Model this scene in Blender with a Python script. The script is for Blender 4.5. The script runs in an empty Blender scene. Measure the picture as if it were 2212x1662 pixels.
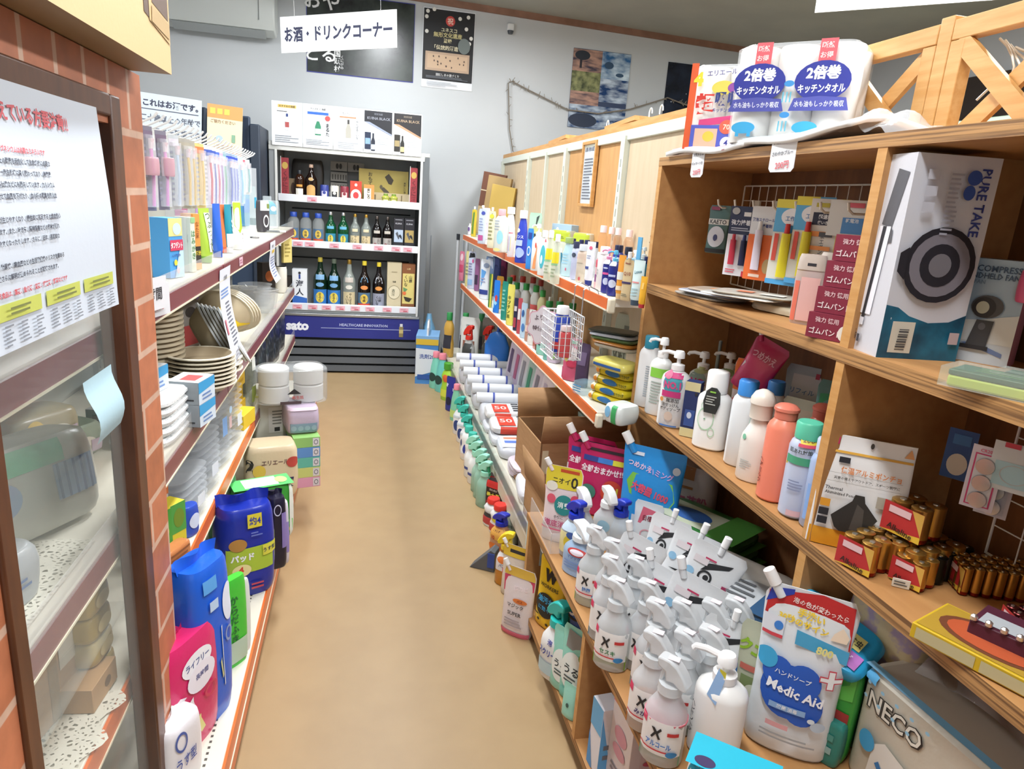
import bpy, math, random
from mathutils import Vector, Matrix
random.seed(7)
D = bpy.data; S = bpy.context.scene; COL = S.collection
R = math.radians

# ---------- camera, world, lights, exposure ----------
cam = D.objects.new('camera', D.cameras.new('camera')); COL.objects.link(cam)
cam.data.sensor_width = 36.0; cam.data.lens = 24.086; cam.data.clip_start = 0.02
cam.matrix_world = Matrix(((0.976669, -0.013480, -0.214328, 0.000000), (-0.203069, 0.266726, -0.942136, 0.000000), (0.069867, 0.963678, 0.257766, 1.500000), (0.000000, 0.000000, 0.000000, 1.000000)))
S.camera = cam
S.view_settings.view_transform = 'Standard'; S.view_settings.look = 'None'
S.view_settings.exposure = 0.08; S.view_settings.gamma = 1.0
W = D.worlds.new('room_air'); S.world = W; W.use_nodes = True
W.node_tree.nodes['Background'].inputs[0].default_value = (0.88, 0.94, 1.0, 1)
W.node_tree.nodes['Background'].inputs[1].default_value = 0.3
S.cycles.max_bounces = 7; S.cycles.diffuse_bounces = 4; S.cycles.glossy_bounces = 3
S.cycles.transparent_max_bounces = 16; S.cycles.transmission_bounces = 4
S.cycles.use_denoising = True
S.cycles.sample_clamp_indirect = 4.0

def area(name, loc, sx, sy, power, rot=(0, 0, 0), color=(0.95, 0.98, 1.0)):
    l = D.lights.new(name, 'AREA'); l.shape = 'RECTANGLE'; l.size = sx; l.size_y = sy; l.energy = power; l.color = color
    o = D.objects.new(name, l); COL.objects.link(o); o.location = loc; o.rotation_euler = rot
    return o
# fluorescent ceiling fixtures (their bodies are built with the ceiling below)
FIX = [(0.15, 0.6, 1.0), (0.15, 2.9, 1.0), (1.75, 1.5, 1.5), (1.75, 4.0, 1.4), (0.15, 5.0, .75), (-1.5, 3.6, 1.25)]
for fx, fy, fp in FIX:
    area('fluorescent_light', (fx, fy, 2.93), 0.22, 1.2, 43 * fp)
# bluish fill light added behind the camera, no source modelled there
area('rear_fill_light', (0.3, -2.4, 1.7), 3.2, 2.0, 14, (R(90), 0, 0), (0.86, 0.93, 1.0))

# ---------- materials ----------
def lin(h):
    o = []
    for i in (0, 2, 4):
        c = int(h[i:i + 2], 16) / 255
        o.append(c / 12.92 if c <= .04045 else ((c + .055) / 1.055) ** 2.4)
    return (*o, 1)
_M = {}
def nt(name):
    m = D.materials.new(name); m.use_nodes = True
    n = m.node_tree.nodes; return m, n, m.node_tree.links, n['Principled BSDF']
def col(c):
    """'rrggbb' paper, 'g:' glossy film, 'c:' clear plastic, 't:' milky plastic, 'k:' metal, 'b:' bottle glass, 'e:' lamp"""
    if c in _M: return _M[c]
    k, h = c.split(':') if ':' in c else ('p', c)
    m, n, l, b = nt({'p': 'print_', 'g': 'film_', 'c': 'clear_', 't': 'milky_', 'k': 'metal_', 'b': 'glass_', 'e': 'lamp_', 's': 'plastic_'}[k] + h)
    b.inputs['Base Color'].default_value = lin(h)
    b.inputs['Roughness'].default_value = dict(p=.55, g=.28, c=.08, t=.3, k=.3, b=.06, e=.5, s=.33)[k]
    if k == 'c': b.inputs['Alpha'].default_value = .26
    if k == 't': b.inputs['Alpha'].default_value = .66
    if k == 'b': b.inputs['Alpha'].default_value = .93
    if k == 'k': b.inputs['Metallic'].default_value = .9
    if k == 'e':
        b.inputs['Emission Color'].default_value = lin(h); b.inputs['Emission Strength'].default_value = 22.0
    if k in 'pg':   # faint unevenness of printed stock
        tc = n.new('ShaderNodeTexCoord'); no = n.new('ShaderNodeTexNoise'); bu = n.new('ShaderNodeBump')
        no.inputs['Scale'].default_value = 45 if k == 'g' else 120
        bu.inputs['Strength'].default_value = .22 if k == 'g' else .05; bu.inputs['Distance'].default_value = .004
        l.new(tc.outputs['Object'], no.inputs['Vector']); l.new(no.outputs['Fac'], bu.inputs['Height'])
        l.new(bu.outputs['Normal'], b.inputs['Normal'])
    _M[c] = m; return m
def noisy(key, c1, c2, scale, rough=.6, detail=4, stretch=(1, 1, 1), bump=0, lo=.35, hi=.65):
    m, n, l, b = nt(key); tc = n.new('ShaderNodeTexCoord'); mp = n.new('ShaderNodeMapping'); no = n.new('ShaderNodeTexNoise'); cr = n.new('ShaderNodeValToRGB')
    mp.inputs['Scale'].default_value = stretch; no.inputs['Scale'].default_value = scale; no.inputs['Detail'].default_value = detail
    cr.color_ramp.elements[0].color = lin(c1); cr.color_ramp.elements[1].color = lin(c2)
    cr.color_ramp.elements[0].position = lo; cr.color_ramp.elements[1].position = hi
    l.new(tc.outputs['Object'], mp.inputs['Vector']); l.new(mp.outputs['Vector'], no.inputs['Vector'])
    l.new(no.outputs['Fac'], cr.inputs['Fac']); l.new(cr.outputs['Color'], b.inputs['Base Color'])
    b.inputs['Roughness'].default_value = rough
    if bump:
        bu = n.new('ShaderNodeBump'); bu.inputs['Strength'].default_value = bump; bu.inputs['Distance'].default_value = .003
        l.new(no.outputs['Fac'], bu.inputs['Height']); l.new(bu.outputs['Normal'], b.inputs['Normal'])
    _M[key] = m; return key
def brick(key, swap):
    m, n, l, b = nt(key); tc = n.new('ShaderNodeTexCoord'); se = n.new('ShaderNodeSeparateXYZ'); co = n.new('ShaderNodeCombineXYZ'); ad = n.new('ShaderNodeMath')
    br = n.new('ShaderNodeTexBrick'); no = n.new('ShaderNodeTexNoise'); mx = n.new('ShaderNodeMix'); mx.data_type = 'RGBA'; mx.blend_type = 'OVERLAY'
    l.new(tc.outputs['Object'], se.inputs[0]); l.new(se.outputs['X'], ad.inputs[0]); l.new(se.outputs['Y'], ad.inputs[1])
    l.new(ad.outputs[0], co.inputs[1 if swap else 0]); l.new(se.outputs['Z'], co.inputs[0 if swap else 1])
    l.new(co.outputs[0], br.inputs['Vector'])
    br.inputs['Color1'].default_value = lin('bd7350'); br.inputs['Color2'].default_value = lin('a86341'); br.inputs['Mortar'].default_value = lin('c7a48e')
    br.inputs['Scale'].default_value = 1; br.inputs['Mortar Size'].default_value = .0075; br.inputs['Mortar Smooth'].default_value = .35
    br.inputs['Brick Width'].default_value = .24 if swap else .21; br.inputs['Row Height'].default_value = .098
    no.inputs['Scale'].default_value = 28; no.inputs['Detail'].default_value = 6
    l.new(tc.outputs['Object'], no.inputs['Vector']); mx.inputs[0].default_value = .32
    l.new(br.outputs['Color'], mx.inputs[6]); l.new(no.outputs['Fac'], mx.inputs[7]); l.new(mx.outputs[2], b.inputs['Base Color'])
    b.inputs['Roughness'].default_value = .5
    _M[key] = m; return key
def lace(key):
    m, n, l, b = nt(key); tc = n.new('ShaderNodeTexCoord'); vo = n.new('ShaderNodeTexVoronoi'); cr = n.new('ShaderNodeValToRGB')
    vo.inputs['Scale'].default_value = 105; vo.feature = 'DISTANCE_TO_EDGE'
    cr.color_ramp.elements[0].position = .22; cr.color_ramp.elements[1].position = .26
    cr.color_ramp.elements[0].color = (1, 1, 1, 1); cr.color_ramp.elements[1].color = (.12, .12, .12, 1)
    l.new(tc.outputs['Object'], vo.inputs['Vector']); l.new(vo.outputs['Distance'], cr.inputs['Fac']); l.new(cr.outputs['Color'], b.inputs['Alpha'])
    b.inputs['Base Color'].default_value = lin('dcd8c8'); _M[key] = m; return key
def glass(key, alpha, tint):
    m, n, l, b = nt(key); b.inputs['Base Color'].default_value = lin(tint); b.inputs['Roughness'].default_value = .03
    b.inputs['Alpha'].default_value = alpha; _M[key] = m; return key
FLOOR = noisy('floor_vinyl', 'a88d67', 'ad926b', 7, .4, 10)
WALL = noisy('wall_panel_paint', 'babec1', 'c1c4c6', 1.2, .38)
CEIL = noisy('ceiling_paint', '9c9d96', 'a3a49c', 3, .8)
PINE = noisy('pine_wood', 'bb8748', 'c99a60', 7, .5, 5, (9, 1, 9))
PLY = noisy('plywood_face', 'aa7a49', 'b48552', 6, .55, 6, (6, 1, 6))
PLY_SHADE = noisy('plywood_panel', '6e4524', '7d512c', 9, .6, 6, (4, 4, 1))  # darker copy of the plywood, shade of the bay interiors put into the colour
EDGE = noisy('plywood_edge', '6b4a29', 'ad8250', 60, .6, 4, (.25, .05, 3.2), .2, .38, .56)
CARD = noisy('corrugated_cardboard', 'a17a52', 'ab845b', 14, .75, 4, (1, 1, 5))
FRAME = noisy('dark_walnut', '4d2a17', '5d351d', 8, .4, 5, (6, 6, 1))
PANEL = noisy('beige_board', 'bda98c', 'c4b195', 4, .6, 5, (6, 6, 1))
TANP = noisy('tan_board', 'b98a55', 'c4955e', 5, .55, 5, (6, 6, 1))
STYRO = noisy('speckled_foam', '9aa0a4', 'e4e6e6', 150, .6, 2, (1, 1, 1), .2, .3, .42)
DARKPIC = noisy('dark_photo', '17191c', '39413c', 5, .25, 8)
SEAPIC = noisy('sea_photo', '1d3a66', 'c3d0dd', 7, .22, 6, (1, 1, 3), 0, .38, .66)
SKYPIC = noisy('sky_photo', '2e5f8f', 'cfe0ea', 6, .22, 5, (1, 1, 2))
ROCKPIC = noisy('rock_photo', '3f4733', '9a9c6d', 16, .22, 6)
DUSKPIC = noisy('dusk_photo', '3d3a4a', 'c49a86', 6, .22, 5, (1, 1, 4))
STARPIC = noisy('night_photo', '10141f', '232b3d', 6, .2, 7)
WAVEPIC = noisy('blue_wave_print', '0f2338', '2c7fa0', 9, .35, 6, (1, 1, 1), 0, .35, .7)
FLOWER = noisy('flower_print', 'b5a4bd', 'd8c9a0', 26, .35, 3, (1, 1, 1), 0, .45, .55)
BUNDLE = noisy('bundled_prints', '8f9a8a', 'd9cdb5', 22, .4, 4, (1, 1, 2), 0, .38, .62)
BLACKF = noisy('black_film', '0d1016', '4c5360', 34, .2, 5, (1, 1, 1), .6, .5, .68)
BR_H = brick('brick_wallpaper', False); BR_V = brick('brick_soldier_course', True); LACE = lace('lace_doily_cloth')
GLASS = glass('cabinet_glass', .1, 'd8e2dc')

# ---------- mesh building ----------
_T = {}
def textgeo(s, bold=0):
    k = (s, bold)
    if k not in _T:
        cu = D.curves.new('txt', 'FONT'); cu.body = s; cu.resolution_u = 1 if len(s) > 8 else 2; cu.offset = bold
        o = D.objects.new('txt', cu); me = D.meshes.new_from_object(o)
        v = [(p.co.x, p.co.y) for p in me.vertices]; f = [tuple(p.vertices) for p in me.polygons]
        D.objects.remove(o); D.curves.remove(cu); D.meshes.remove(me)
        if v:
            x0 = min(p[0] for p in v); x1 = max(p[0] for p in v); y0 = min(p[1] for p in v); y1 = max(p[1] for p in v)
            v = [(p[0] - (x0 + x1) / 2, p[1] - (y0 + y1) / 2) for p in v]
        else: x0 = x1 = y0 = y1 = 0
        _T[k] = (v, f, max(x1 - x0, 1e-4), max(y1 - y0, 1e-4))
    return _T[k]
class MB:
    def __init__(s): s.v = []; s.f = []; s.mi = []; s.mats = []; s.T = None
    def m(s, c):
        if c not in s.mats: s.mats.append(c)
        return s.mats.index(c)
    def add(s, vs, fs, c):
        o = len(s.v); i = s.m(c)
        for p in vs:
            p = Vector(p); s.v.append(tuple(s.T @ p) if s.T else tuple(p))
        for f in fs: s.f.append(tuple(o + k for k in f)); s.mi.append(i)
        return s
    def box(s, x0, y0, z0, x1, y1, z1, c, cf=None):
        vs = [(x, y, z) for z in (z0, z1) for y in (y0, y1) for x in (x0, x1)]
        fs = dict(b=(0, 2, 3, 1), t=(4, 5, 7, 6), f=(0, 1, 5, 4), k=(2, 6, 7, 3), l=(0, 4, 6, 2), r=(1, 3, 7, 5))
        cf = cf or {}
        for k, f in fs.items(): s.add([vs[i] for i in f], [(0, 1, 2, 3)], cf.get(k, c)) if cf else None
        if not cf: s.add(vs, list(fs.values()), c)
        return s
    def loft(s, rings, c, n=2.0, seg=20, capb=True, capt=True):
        """rings: (z, halfwidth, halfdepth[, ox, oy]) superellipse cross-sections"""
        vs = []; fs = []
        for r in rings:
            z, a, b = r[:3]; ox, oy = (r[3], r[4]) if len(r) > 3 else (0, 0)
            for k in range(seg):
                t = 2 * math.pi * k / seg; ct, st = math.cos(t), math.sin(t)
                vs.append((ox + a * math.copysign(abs(ct) ** (2 / n), ct), oy + b * math.copysign(abs(st) ** (2 / n), st), z))
        for j in range(len(rings) - 1):
            for k in range(seg):
                k2 = (k + 1) % seg; fs.append((j * seg + k, j * seg + k2, (j + 1) * seg + k2, (j + 1) * seg + k))
        if capb: fs.append(tuple(reversed(range(seg))))
        if capt: fs.append(tuple(range((len(rings) - 1) * seg, len(rings) * seg)))
        return s.add(vs, fs, c)
    def cyl(s, p, q, r, c, seg=12, r2=None):
        return s.tube([p, q], r, c, seg, r2)
    def tube(s, pts, r, c, seg=6, r2=None):
        pts = [Vector(p) for p in pts]; vs = []; fs = []; up = Vector((0, 0, 1)); a = None
        for i, p in enumerate(pts):
            d = (pts[min(i + 1, len(pts) - 1)] - pts[max(i - 1, 0)]).normalized()
            if a is None: a = d.cross(up if abs(d.z) < .9 else Vector((1, 0, 0))).normalized()
            a = (a - d * a.dot(d)).normalized(); b = d.cross(a)
            rr = r if (r2 is None or i == 0) else r2
            for k in range(seg):
                t = 2 * math.pi * k / seg; vs.append(p + (a * math.cos(t) + b * math.sin(t)) * rr)
        for i in range(len(pts) - 1):
            for k in range(seg):
                k2 = (k + 1) % seg; fs.append((i * seg + k, i * seg + k2, (i + 1) * seg + k2, (i + 1) * seg + k))
        fs.append(tuple(reversed(range(seg)))); fs.append(tuple(range((len(pts) - 1) * seg, len(pts) * seg)))
        return s.add(vs, fs, c)
    def prism(s, pts, w, c, axis='y'):
        """outline (a, z) extruded by w across the middle"""
        n = len(pts)
        g = (lambda a, z, t: (a, t, z)) if axis == 'y' else (lambda a, z, t: (t, a, z)) if axis == 'x' else (lambda a, z, t: (a, z, t))
        vs = [g(a, z, -w / 2) for a, z in pts] + [g(a, z, w / 2) for a, z in pts]
        fs = [tuple(range(n)), tuple(reversed(range(n, 2 * n)))] + [(i, i + n, (i + 1) % n + n, (i + 1) % n) for i in range(n)]
        return s.add(vs, fs, c)
    def sheet(s, fn, nu, nv, c):
        vs = [fn(i / nu, j / nv) for j in range(nv + 1) for i in range(nu + 1)]
        fs = [(j * (nu + 1) + i, j * (nu + 1) + i + 1, (j + 1) * (nu + 1) + i + 1, (j + 1) * (nu + 1) + i) for j in range(nv) for i in range(nu)]
        return s.add(vs, fs, c)
    def decals(s, ds, fn, w, h, step=None, off0=.0008, doff=.0005):
        """prints: u in -.5...5 of w, v in 0..1 of h; fn(u_m, v_m, offset) gives the surface point"""
        off = off0
        for d in ds:
            k = d[0]
            if k == 'r':
                _, u0, v0, u1, v1, c = d
                nx = max(1, math.ceil(abs(u1 - u0) / .12)) if step else 1; ny = max(1, math.ceil(abs(v1 - v0) / .06)) if step else 1
                s.sheet(lambda a, b: fn((u0 + (u1 - u0) * a) * w, (v0 + (v1 - v0) * b) * h, off), nx, ny, c)
            elif k == 'e':
                _, u, v, ru, rv, c = d; sg = 22; vs = [(u, v)]
                rr = (.5, 1) if step else (1,)
                for q in rr: vs += [(u + ru * q * math.cos(2 * math.pi * i / sg), v + rv * q * math.sin(2 * math.pi * i / sg)) for i in range(sg)]
                fs = [(0, 1 + i, 1 + (i + 1) % sg) for i in range(sg)]
                if step: fs += [(1 + i, 1 + sg + i, 1 + sg + (i + 1) % sg, 1 + (i + 1) % sg) for i in range(sg)]
                s.add([fn(a * w, b * h, off) for a, b in vs], fs, c)
            elif k == 'o':   # ring
                _, u, v, ru, rv, th, c = d; sg = 26
                vs = [(u + ru * q * math.cos(2 * math.pi * i / sg), v + rv * q * math.sin(2 * math.pi * i / sg)) for q in (1 - th, 1) for i in range(sg)]
                s.add([fn(a * w, b * h, off) for a, b in vs], [(i, sg + i, sg + (i + 1) % sg, (i + 1) % sg) for i in range(sg)], c)
            elif k == 'p':
                _, pts, c = d; s.add([fn(a * w, b * h, off) for a, b in pts], [tuple(range(len(pts)))], c)
            elif k == 'l':   # fine print suggested by thin rules
                _, u0, v0, u1, v1, nl, c = d; rnd = random.Random(int(u0 * 991 + v0 * 577 + nl))
                for i in range(nl):
                    va = v1 - (v1 - v0) * (i + .2) / nl; vb = va - (v1 - v0) * .45 / nl; ue = u0 + (u1 - u0) * rnd.uniform(.6, 1)
                    nx = max(1, math.ceil(abs(ue - u0) / .15)) if step else 1
                    s.sheet(lambda a, b: fn((u0 + (ue - u0) * a) * w, (vb + (va - vb) * b) * h, off), nx, 1, c)
            elif k in 'tv':  # text / vertical text: string, u, v, height (share of h), colour[, max width, rotation, bold]
                st, u, v, hh, c = d[1:6]; mw = d[6] if len(d) > 6 else .95; ro = d[7] if len(d) > 7 else 0; bold = d[8] if len(d) > 8 else .018
                chars = [(st, u * w, v * h)] if k == 't' else [(ch, u * w, v * h + ((len(st) - 1) / 2 - i) * hh * h * 1.12) for i, ch in enumerate(st)]
                for stt, uu, vv in chars:
                    tv, tf, tw, th = textgeo(stt, bold)
                    sc = hh * h / (th if k == 't' else max(tw, th)); sx = min(sc, mw * w / tw) if k == 't' else sc
                    cr, sr = math.cos(R(ro)), math.sin(R(ro))
                    s.add([fn(uu + (x * sx * cr - y * sc * sr), vv + (x * sx * sr + y * sc * cr), off) for x, y in tv], tf, c)
            off += doff
        return s
    def build(s, name, parent=None, loc=None, rot=None, bevel=0, ang=38):
        me = D.meshes.new(name); me.from_pydata(s.v, [], s.f); me.update()
        for c in s.mats: me.materials.append(_M[c] if c in _M else col(c))
        me.polygons.foreach_set('material_index', s.mi)
        me.polygons.foreach_set('use_smooth', [True] * len(s.f)); me.set_sharp_from_angle(angle=R(ang))
        o = D.objects.new(name, me); COL.objects.link(o)
        if parent: o.parent = parent
        if loc: o.location = loc
        if rot: o.rotation_euler = rot
        if bevel:
            b = o.modifiers.new('edge', 'BEVEL'); b.width = bevel; b.segments = 2; b.limit_method = 'ANGLE'; b.angle_limit = R(50)
        return o
def tag(o, label, cat, group=None, kind=None):
    o['label'] = label; o['category'] = cat
    if group: o['group'] = group
    if kind: o['kind'] = kind
    return o
def struct(o): o['kind'] = 'structure'; return o
def thing(name, label, cat, loc=(0, 0, 0), rot=0, group=None):
    o = D.objects.new(name, None); COL.objects.link(o); o.empty_display_size = .05
    o.location = loc; o.rotation_euler = rot if isinstance(rot, tuple) else (0, 0, R(rot))
    return tag(o, label, cat, group)
def flat(y):  # surface looking towards -Y
    return lambda u, v, o: (u, y - o, v)

# ---------- product builders (front looks towards local -Y) ----------
def surf(rings, n):
    def ab(z):
        if z <= rings[0][0]: return rings[0][1:3]
        for r0, r1 in zip(rings, rings[1:]):
            if z <= r1[0]:
                t = (z - r0[0]) / max(r1[0] - r0[0], 1e-6); return (r0[1] + (r1[1] - r0[1]) * t, r0[2] + (r1[2] - r0[2]) * t)
        return rings[-1][1:3]
    def fn(u, v, o):
        a, b = ab(v); q = max(-.97, min(.97, u / a if a else 0))
        return (q * a, -b * (1 - abs(q) ** n) ** (1 / n) - o - .0012, v)
    return fn
PROF = {
    'bottle': [(0, .9), (.02, 1), (.66, 1), (.74, .94), (.80, .76), (.85, .5), (.88, .4)],
    'pump':   [(0, .9), (.02, 1), (.62, 1), (.67, .93), (.71, .72), (.74, .42), (.76, .4)],
    'spray':  [(0, .92), (.02, 1), (.43, 1), (.5, .94), (.56, .76), (.62, .58), (.7, .5)],
    'issho':  [(0, .93), (.015, 1), (.52, 1), (.6, .92), (.68, .66), (.76, .42), (.88, .33), (.93, .31)],
    'tall':   [(0, .88), (.02, 1), (.74, 1), (.79, .9), (.83, .7), (.86, .6)],
    'can':    [(0, .9), (.03, 1), (.9, 1), (.97, .92), (1, .9)],
    'taper':  [(0, .94), (.02, 1), (.3, .97), (.6, .8), (.76, .6), (.84, .42), (.88, .4)],
    'waist':  [(0, .92), (.02, 1), (.3, 1), (.42, .86), (.52, .9), (.64, .98), (.74, .8), (.82, .48), (.86, .42)],
}
def bottle(name, label, x, y, z, h, w, rz=-60, body='s:f4f4f4', cap='s:ffffff', top='cap', prof='bottle', n=2.3, dr=.75, dec=(), cat='bottle', group=None, capr=None, nz=180, lev=None, rot=None, fill=None):
    d = w * dr; t = thing(name, label, cat, (x, y, z), rot or rz, group)
    pr = PROF[prof]; rings = [(f * h, q * w / 2, (q * d / 2 if q > .45 else q * w / 2)) for f, q in pr]
    zt, rt = rings[-1][0], rings[-1][1]
    b = MB().loft(rings, body, n, 22).decals(dec, surf(rings, n), w, h, step=1)
    b.build('body', t)
    if fill:   # the liquid seen through the wall of the bottle
        MB().loft([(r[0] + .001, r[1] * .94, r[2] * .94) for r in rings if r[0] < fill[1] * h] + [(fill[1] * h, w * .46, d * .46)], fill[0], n, 18).build('liquid', t)
    if top == 'cap':
        cr = (capr or 1.25) * rt
        MB().loft([(zt - h * .03, cr, cr), (h - .004, cr, cr), (h, cr * .9, cr * .9)], cap, 2, 16).build('cap', t)
    elif top == 'pump':
        MB().loft([(zt - h * .01, rt * 1.15, rt * 1.15), (zt + h * .06, rt * 1.15, rt * 1.15), (zt + h * .075, rt * .6, rt * .6)], cap, 2, 14).build('collar', t)
        q = MB().loft([(zt + h * .06, rt * .35, rt * .35), (h * .92, rt * .35, rt * .35)], cap, 2, 10)
        q.T = Matrix.Rotation(R(nz), 4, 'Z')
        q.loft([(h * .91, rt * .95, rt * .95), (h * .975, rt * .9, rt * .9), (h, rt * .7, rt * .7)], cap, 2, 14)
        q.tube([(0, 0, h * .955), (w * .42, 0, h * .965), (w * .62, 0, h * .945), (w * .66, 0, h * .915)], rt * .34, cap, 8)
        q.build('pump_head', t)
    elif top == 'trig':
        hs = h - zt; L = w * .9; q = MB(); q.T = Matrix.Rotation(R(nz), 4, 'Z')
        MB().loft([(zt - h * .02, rt * 1.15, rt * 1.15), (zt + hs * .22, rt * 1.1, rt * 1.1)], cap, 2, 14).build('collar', t)
        q.prism([(-.5 * L, zt + hs * .38), (-.47 * L, zt + hs * .2), (-.3 * L, zt + hs * .22), (-.12 * L, zt + hs * .34), (.1 * L, zt + hs * .3), (.14 * L, zt + hs * .6), (.36 * L, zt + hs * .72), (.38 * L, zt + hs * .97), (.24 * L, h), (.04 * L, h * .998), (-.18 * L, zt + hs * .88), (-.38 * L, zt + hs * .64)], w * .34, cap)
        q.build('spray_head', t, bevel=w * .045)
        q = MB(); q.T = Matrix.Rotation(R(nz), 4, 'Z')
        q.prism([(.13 * L, zt + hs * .68), (.24 * L, zt + hs * .7), (.27 * L, zt + hs * .35), (.33 * L, zt - hs * .02), (.28 * L, zt - hs * .04), (.19 * L, zt + hs * .3)], w * .2, lev or cap).build('trigger', t, bevel=w * .03)
    elif top == 'cork':
        MB().loft([(zt - .02 * h, rt * 1.12, rt * 1.12), (h * .97, rt * 1.12, rt * 1.12), (h, rt, rt)], cap, 2, 14).build('cap', t)
    elif top == 'dome':
        cr = (capr or 1.5) * rt
        MB().loft([(zt - h * .01, cr, cr), (zt + (h - zt) * .45, cr * 1.02, cr * 1.02), (zt + (h - zt) * .5, cr * 1.12, cr * 1.12), (zt + (h - zt) * .7, cr * 1.1, cr * 1.1), (zt + (h - zt) * .9, cr * .8, cr * .8), (h, cr * .3, cr * .3)], cap, 2, 16).build('cap', t)
    return t
def pouch(name, label, x, y, z, h, w, rz=-60, body='g:ffffff', dec=(), cap='s:f2f2f2', spout='l', cat='pouch', group=None, d=None, rot=None, taper=.86):
    d = d or w * .42; t = thing(name, label, cat, (x, y, z), rot or rz, group)
    P = [(0, .9, .8), (.03, .95, 1), (.14, .95, 1), (.35, .93, .92), (.55, .94, .7), (.75, .97, .38), (.88, 1, .12), (.93, 1, .03), (1, taper, .02)]
    rings = [(f * h, a * w / 2, b * d / 2) for f, a, b in P]
    MB().loft(rings, body, 2.4, 24).decals(dec, surf(rings, 2.4), w, h, step=1).build('body', t)
    if spout:
        sg = -1 if spout == 'l' else 1
        a = Vector((sg * w * .36, 0, h * .95)) if spout != 'c' else Vector((0, 0, h * .97)); dr = Vector((sg * .55, 0, .83)) if spout != 'c' else Vector((0, 0, 1))
        r = max(.007, w * .07)
        MB().cyl(a - dr * r, a + dr * r * 1.6, r * .8, body, 12).cyl(a + dr * r * 1.3, a + dr * r * 4.2, r, cap, 14).build('spout_cap', t, bevel=r * .12)
    return t
def pack(name, label, x, y, z, h, w, d, rz=-60, body='g:ffffff', dec=(), top=(), side=(), cat='pack', group=None, rot=None, n=5.0, seal=None, bulge=.06, part=None):
    """soft film-wrapped pack"""
    t = thing(name, label, cat, (x, y, z), rot or rz, group); rnd = random.Random(len(label) * 7 + int(h * 1e4))
    P = [(0, .9), (.03, .97), (.12, 1 + bulge * .4), (.35, 1 + bulge), (.65, 1 + bulge), (.88, 1 + bulge * .3), (.97, .96), (1, .88)]
    rings = [(f * h, a * w / 2 / (1 + bulge) * rnd.uniform(.985, 1.015), a * d / 2 / (1 + bulge) * rnd.uniform(.97, 1.03)) for f, a in P]
    f = surf(rings, n)
    b = MB().loft(rings, body, n, 28).decals(dec, f, w, h, step=1)
    b.decals(top, lambda u, v, o: (u, v - d / 2, h + o + .001), w, d)
    for s_, ds in (side or {}).items() if isinstance(side, dict) else ():
        sg = 1 if s_ == 'r' else -1
        b.decals(ds, lambda u, v, o, sg=sg: (sg * (w / 2 + o + .002), u * sg, v), d, h)
    b.build('wrap', t)
    if seal:   # crimped film fin on the top
        MB().sheet(lambda u, v: ((u - .5) * w * .9, d * .22 * v * math.sin(u * 9 + 1) * .5, h * .985 + v * h * seal), 12, 2, body).build('film_fin', t)
    return t
def carton(name, label, x, y, z, h, w, d, rz=-90, body='ffffff', f=(), l=(), r=(), t=(), cat='box', group=None, rot=None, cf=None, bevel=.0012):
    b = MB().box(-w / 2, -d / 2, 0, w / 2, d / 2, h, body, cf)
    b.decals(f, lambda u, v, o: (u, -d / 2 - o, v), w, h)
    b.decals(r, lambda u, v, o: (w / 2 + o, u, v), d, h)
    b.decals(l, lambda u, v, o: (-w / 2 - o, -u, v), d, h)
    b.decals(t, lambda u, v, o: (u, v - d / 2, h + o), w, d)
    o = b.build(name, None, (x, y, z), rot or (0, 0, R(rz)), bevel)
    return tag(o, label, cat, group)
def tube(name, label, x, y, z, h, w, rz=-60, body='s:ffffff', cap='s:22336a', dec=(), cat='tube', group=None, hang=0, rot=None):
    """squeeze tube standing on its cap (or hanging seal down)"""
    t = thing(name, label, cat, (x, y, z), rot or rz, group); c = .12
    rings = [(c * h, w * .4, w * .36), (.16 * h, w * .46, w * .4), (.4 * h, w * .47, w * .33), (.7 * h, w * .5, w * .18), (.94 * h, w * .5, w * .02), (h, w * .5, w * .015)]
    MB().loft(rings, body, 2, 20).decals(dec, surf(rings, 2), w, h, step=1).build('body', t)
    MB().loft([(0, w * .36, w * .36), (c * h, w * .39, w * .37)], cap, 2, 16).build('cap', t)
    return t
def card(o, x0, z0, x1, z1, c='ffffff', y=0, th=.0008):
    return o.box(x0, y - th / 2, z0, x1, y + th / 2, z1, c)
ORD = ['first', 'second', 'third', 'fourth', 'fifth', 'sixth', 'seventh', 'eighth', 'ninth', 'tenth', 'eleventh', 'twelfth', 'thirteenth', 'fourteenth', 'fifteenth', 'sixteenth', 'seventeenth', 'eighteenth', 'nineteenth', 'twentieth'] + ['twenty-' + q for q in ('first', 'second', 'third', 'fourth', 'fifth', 'sixth', 'seventh', 'eighth')]


# ================= ROOM =================
ceil_z = lambda x: 3.112 - .0235 * x
struct(MB().box(-2.3, -3, -.05, 4.4, 6.4, 0, FLOOR).build('floor'))
struct(MB().box(-2.3, 6.4, 0, 4.4, 6.5, 3.3, WALL).build('wall_back'))
struct(MB().box(-2.4, -3, 0, -2.3, 6.5, 3.3, WALL).build('wall_left'))
struct(MB().box(4.4, -3, 0, 4.5, 6.5, 3.3, WALL).build('wall_right'))
struct(MB().add([(-2.3, -3, ceil_z(-2.3)), (4.4, -3, ceil_z(4.4)), (4.4, 6.4, ceil_z(4.4)), (-2.3, 6.4, ceil_z(-2.3)), (-2.3, -3, 3.3), (4.4, -3, 3.3), (4.4, 6.4, 3.3), (-2.3, 6.4, 3.3)], [(0, 1, 2, 3), (7, 6, 5, 4), (0, 4, 5, 1), (1, 5, 6, 2), (2, 6, 7, 3), (3, 7, 4, 0)], CEIL).build('ceiling'))
TR = noisy('brown_trim', '7d5a48', '8b6653', 9, .6)
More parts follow.
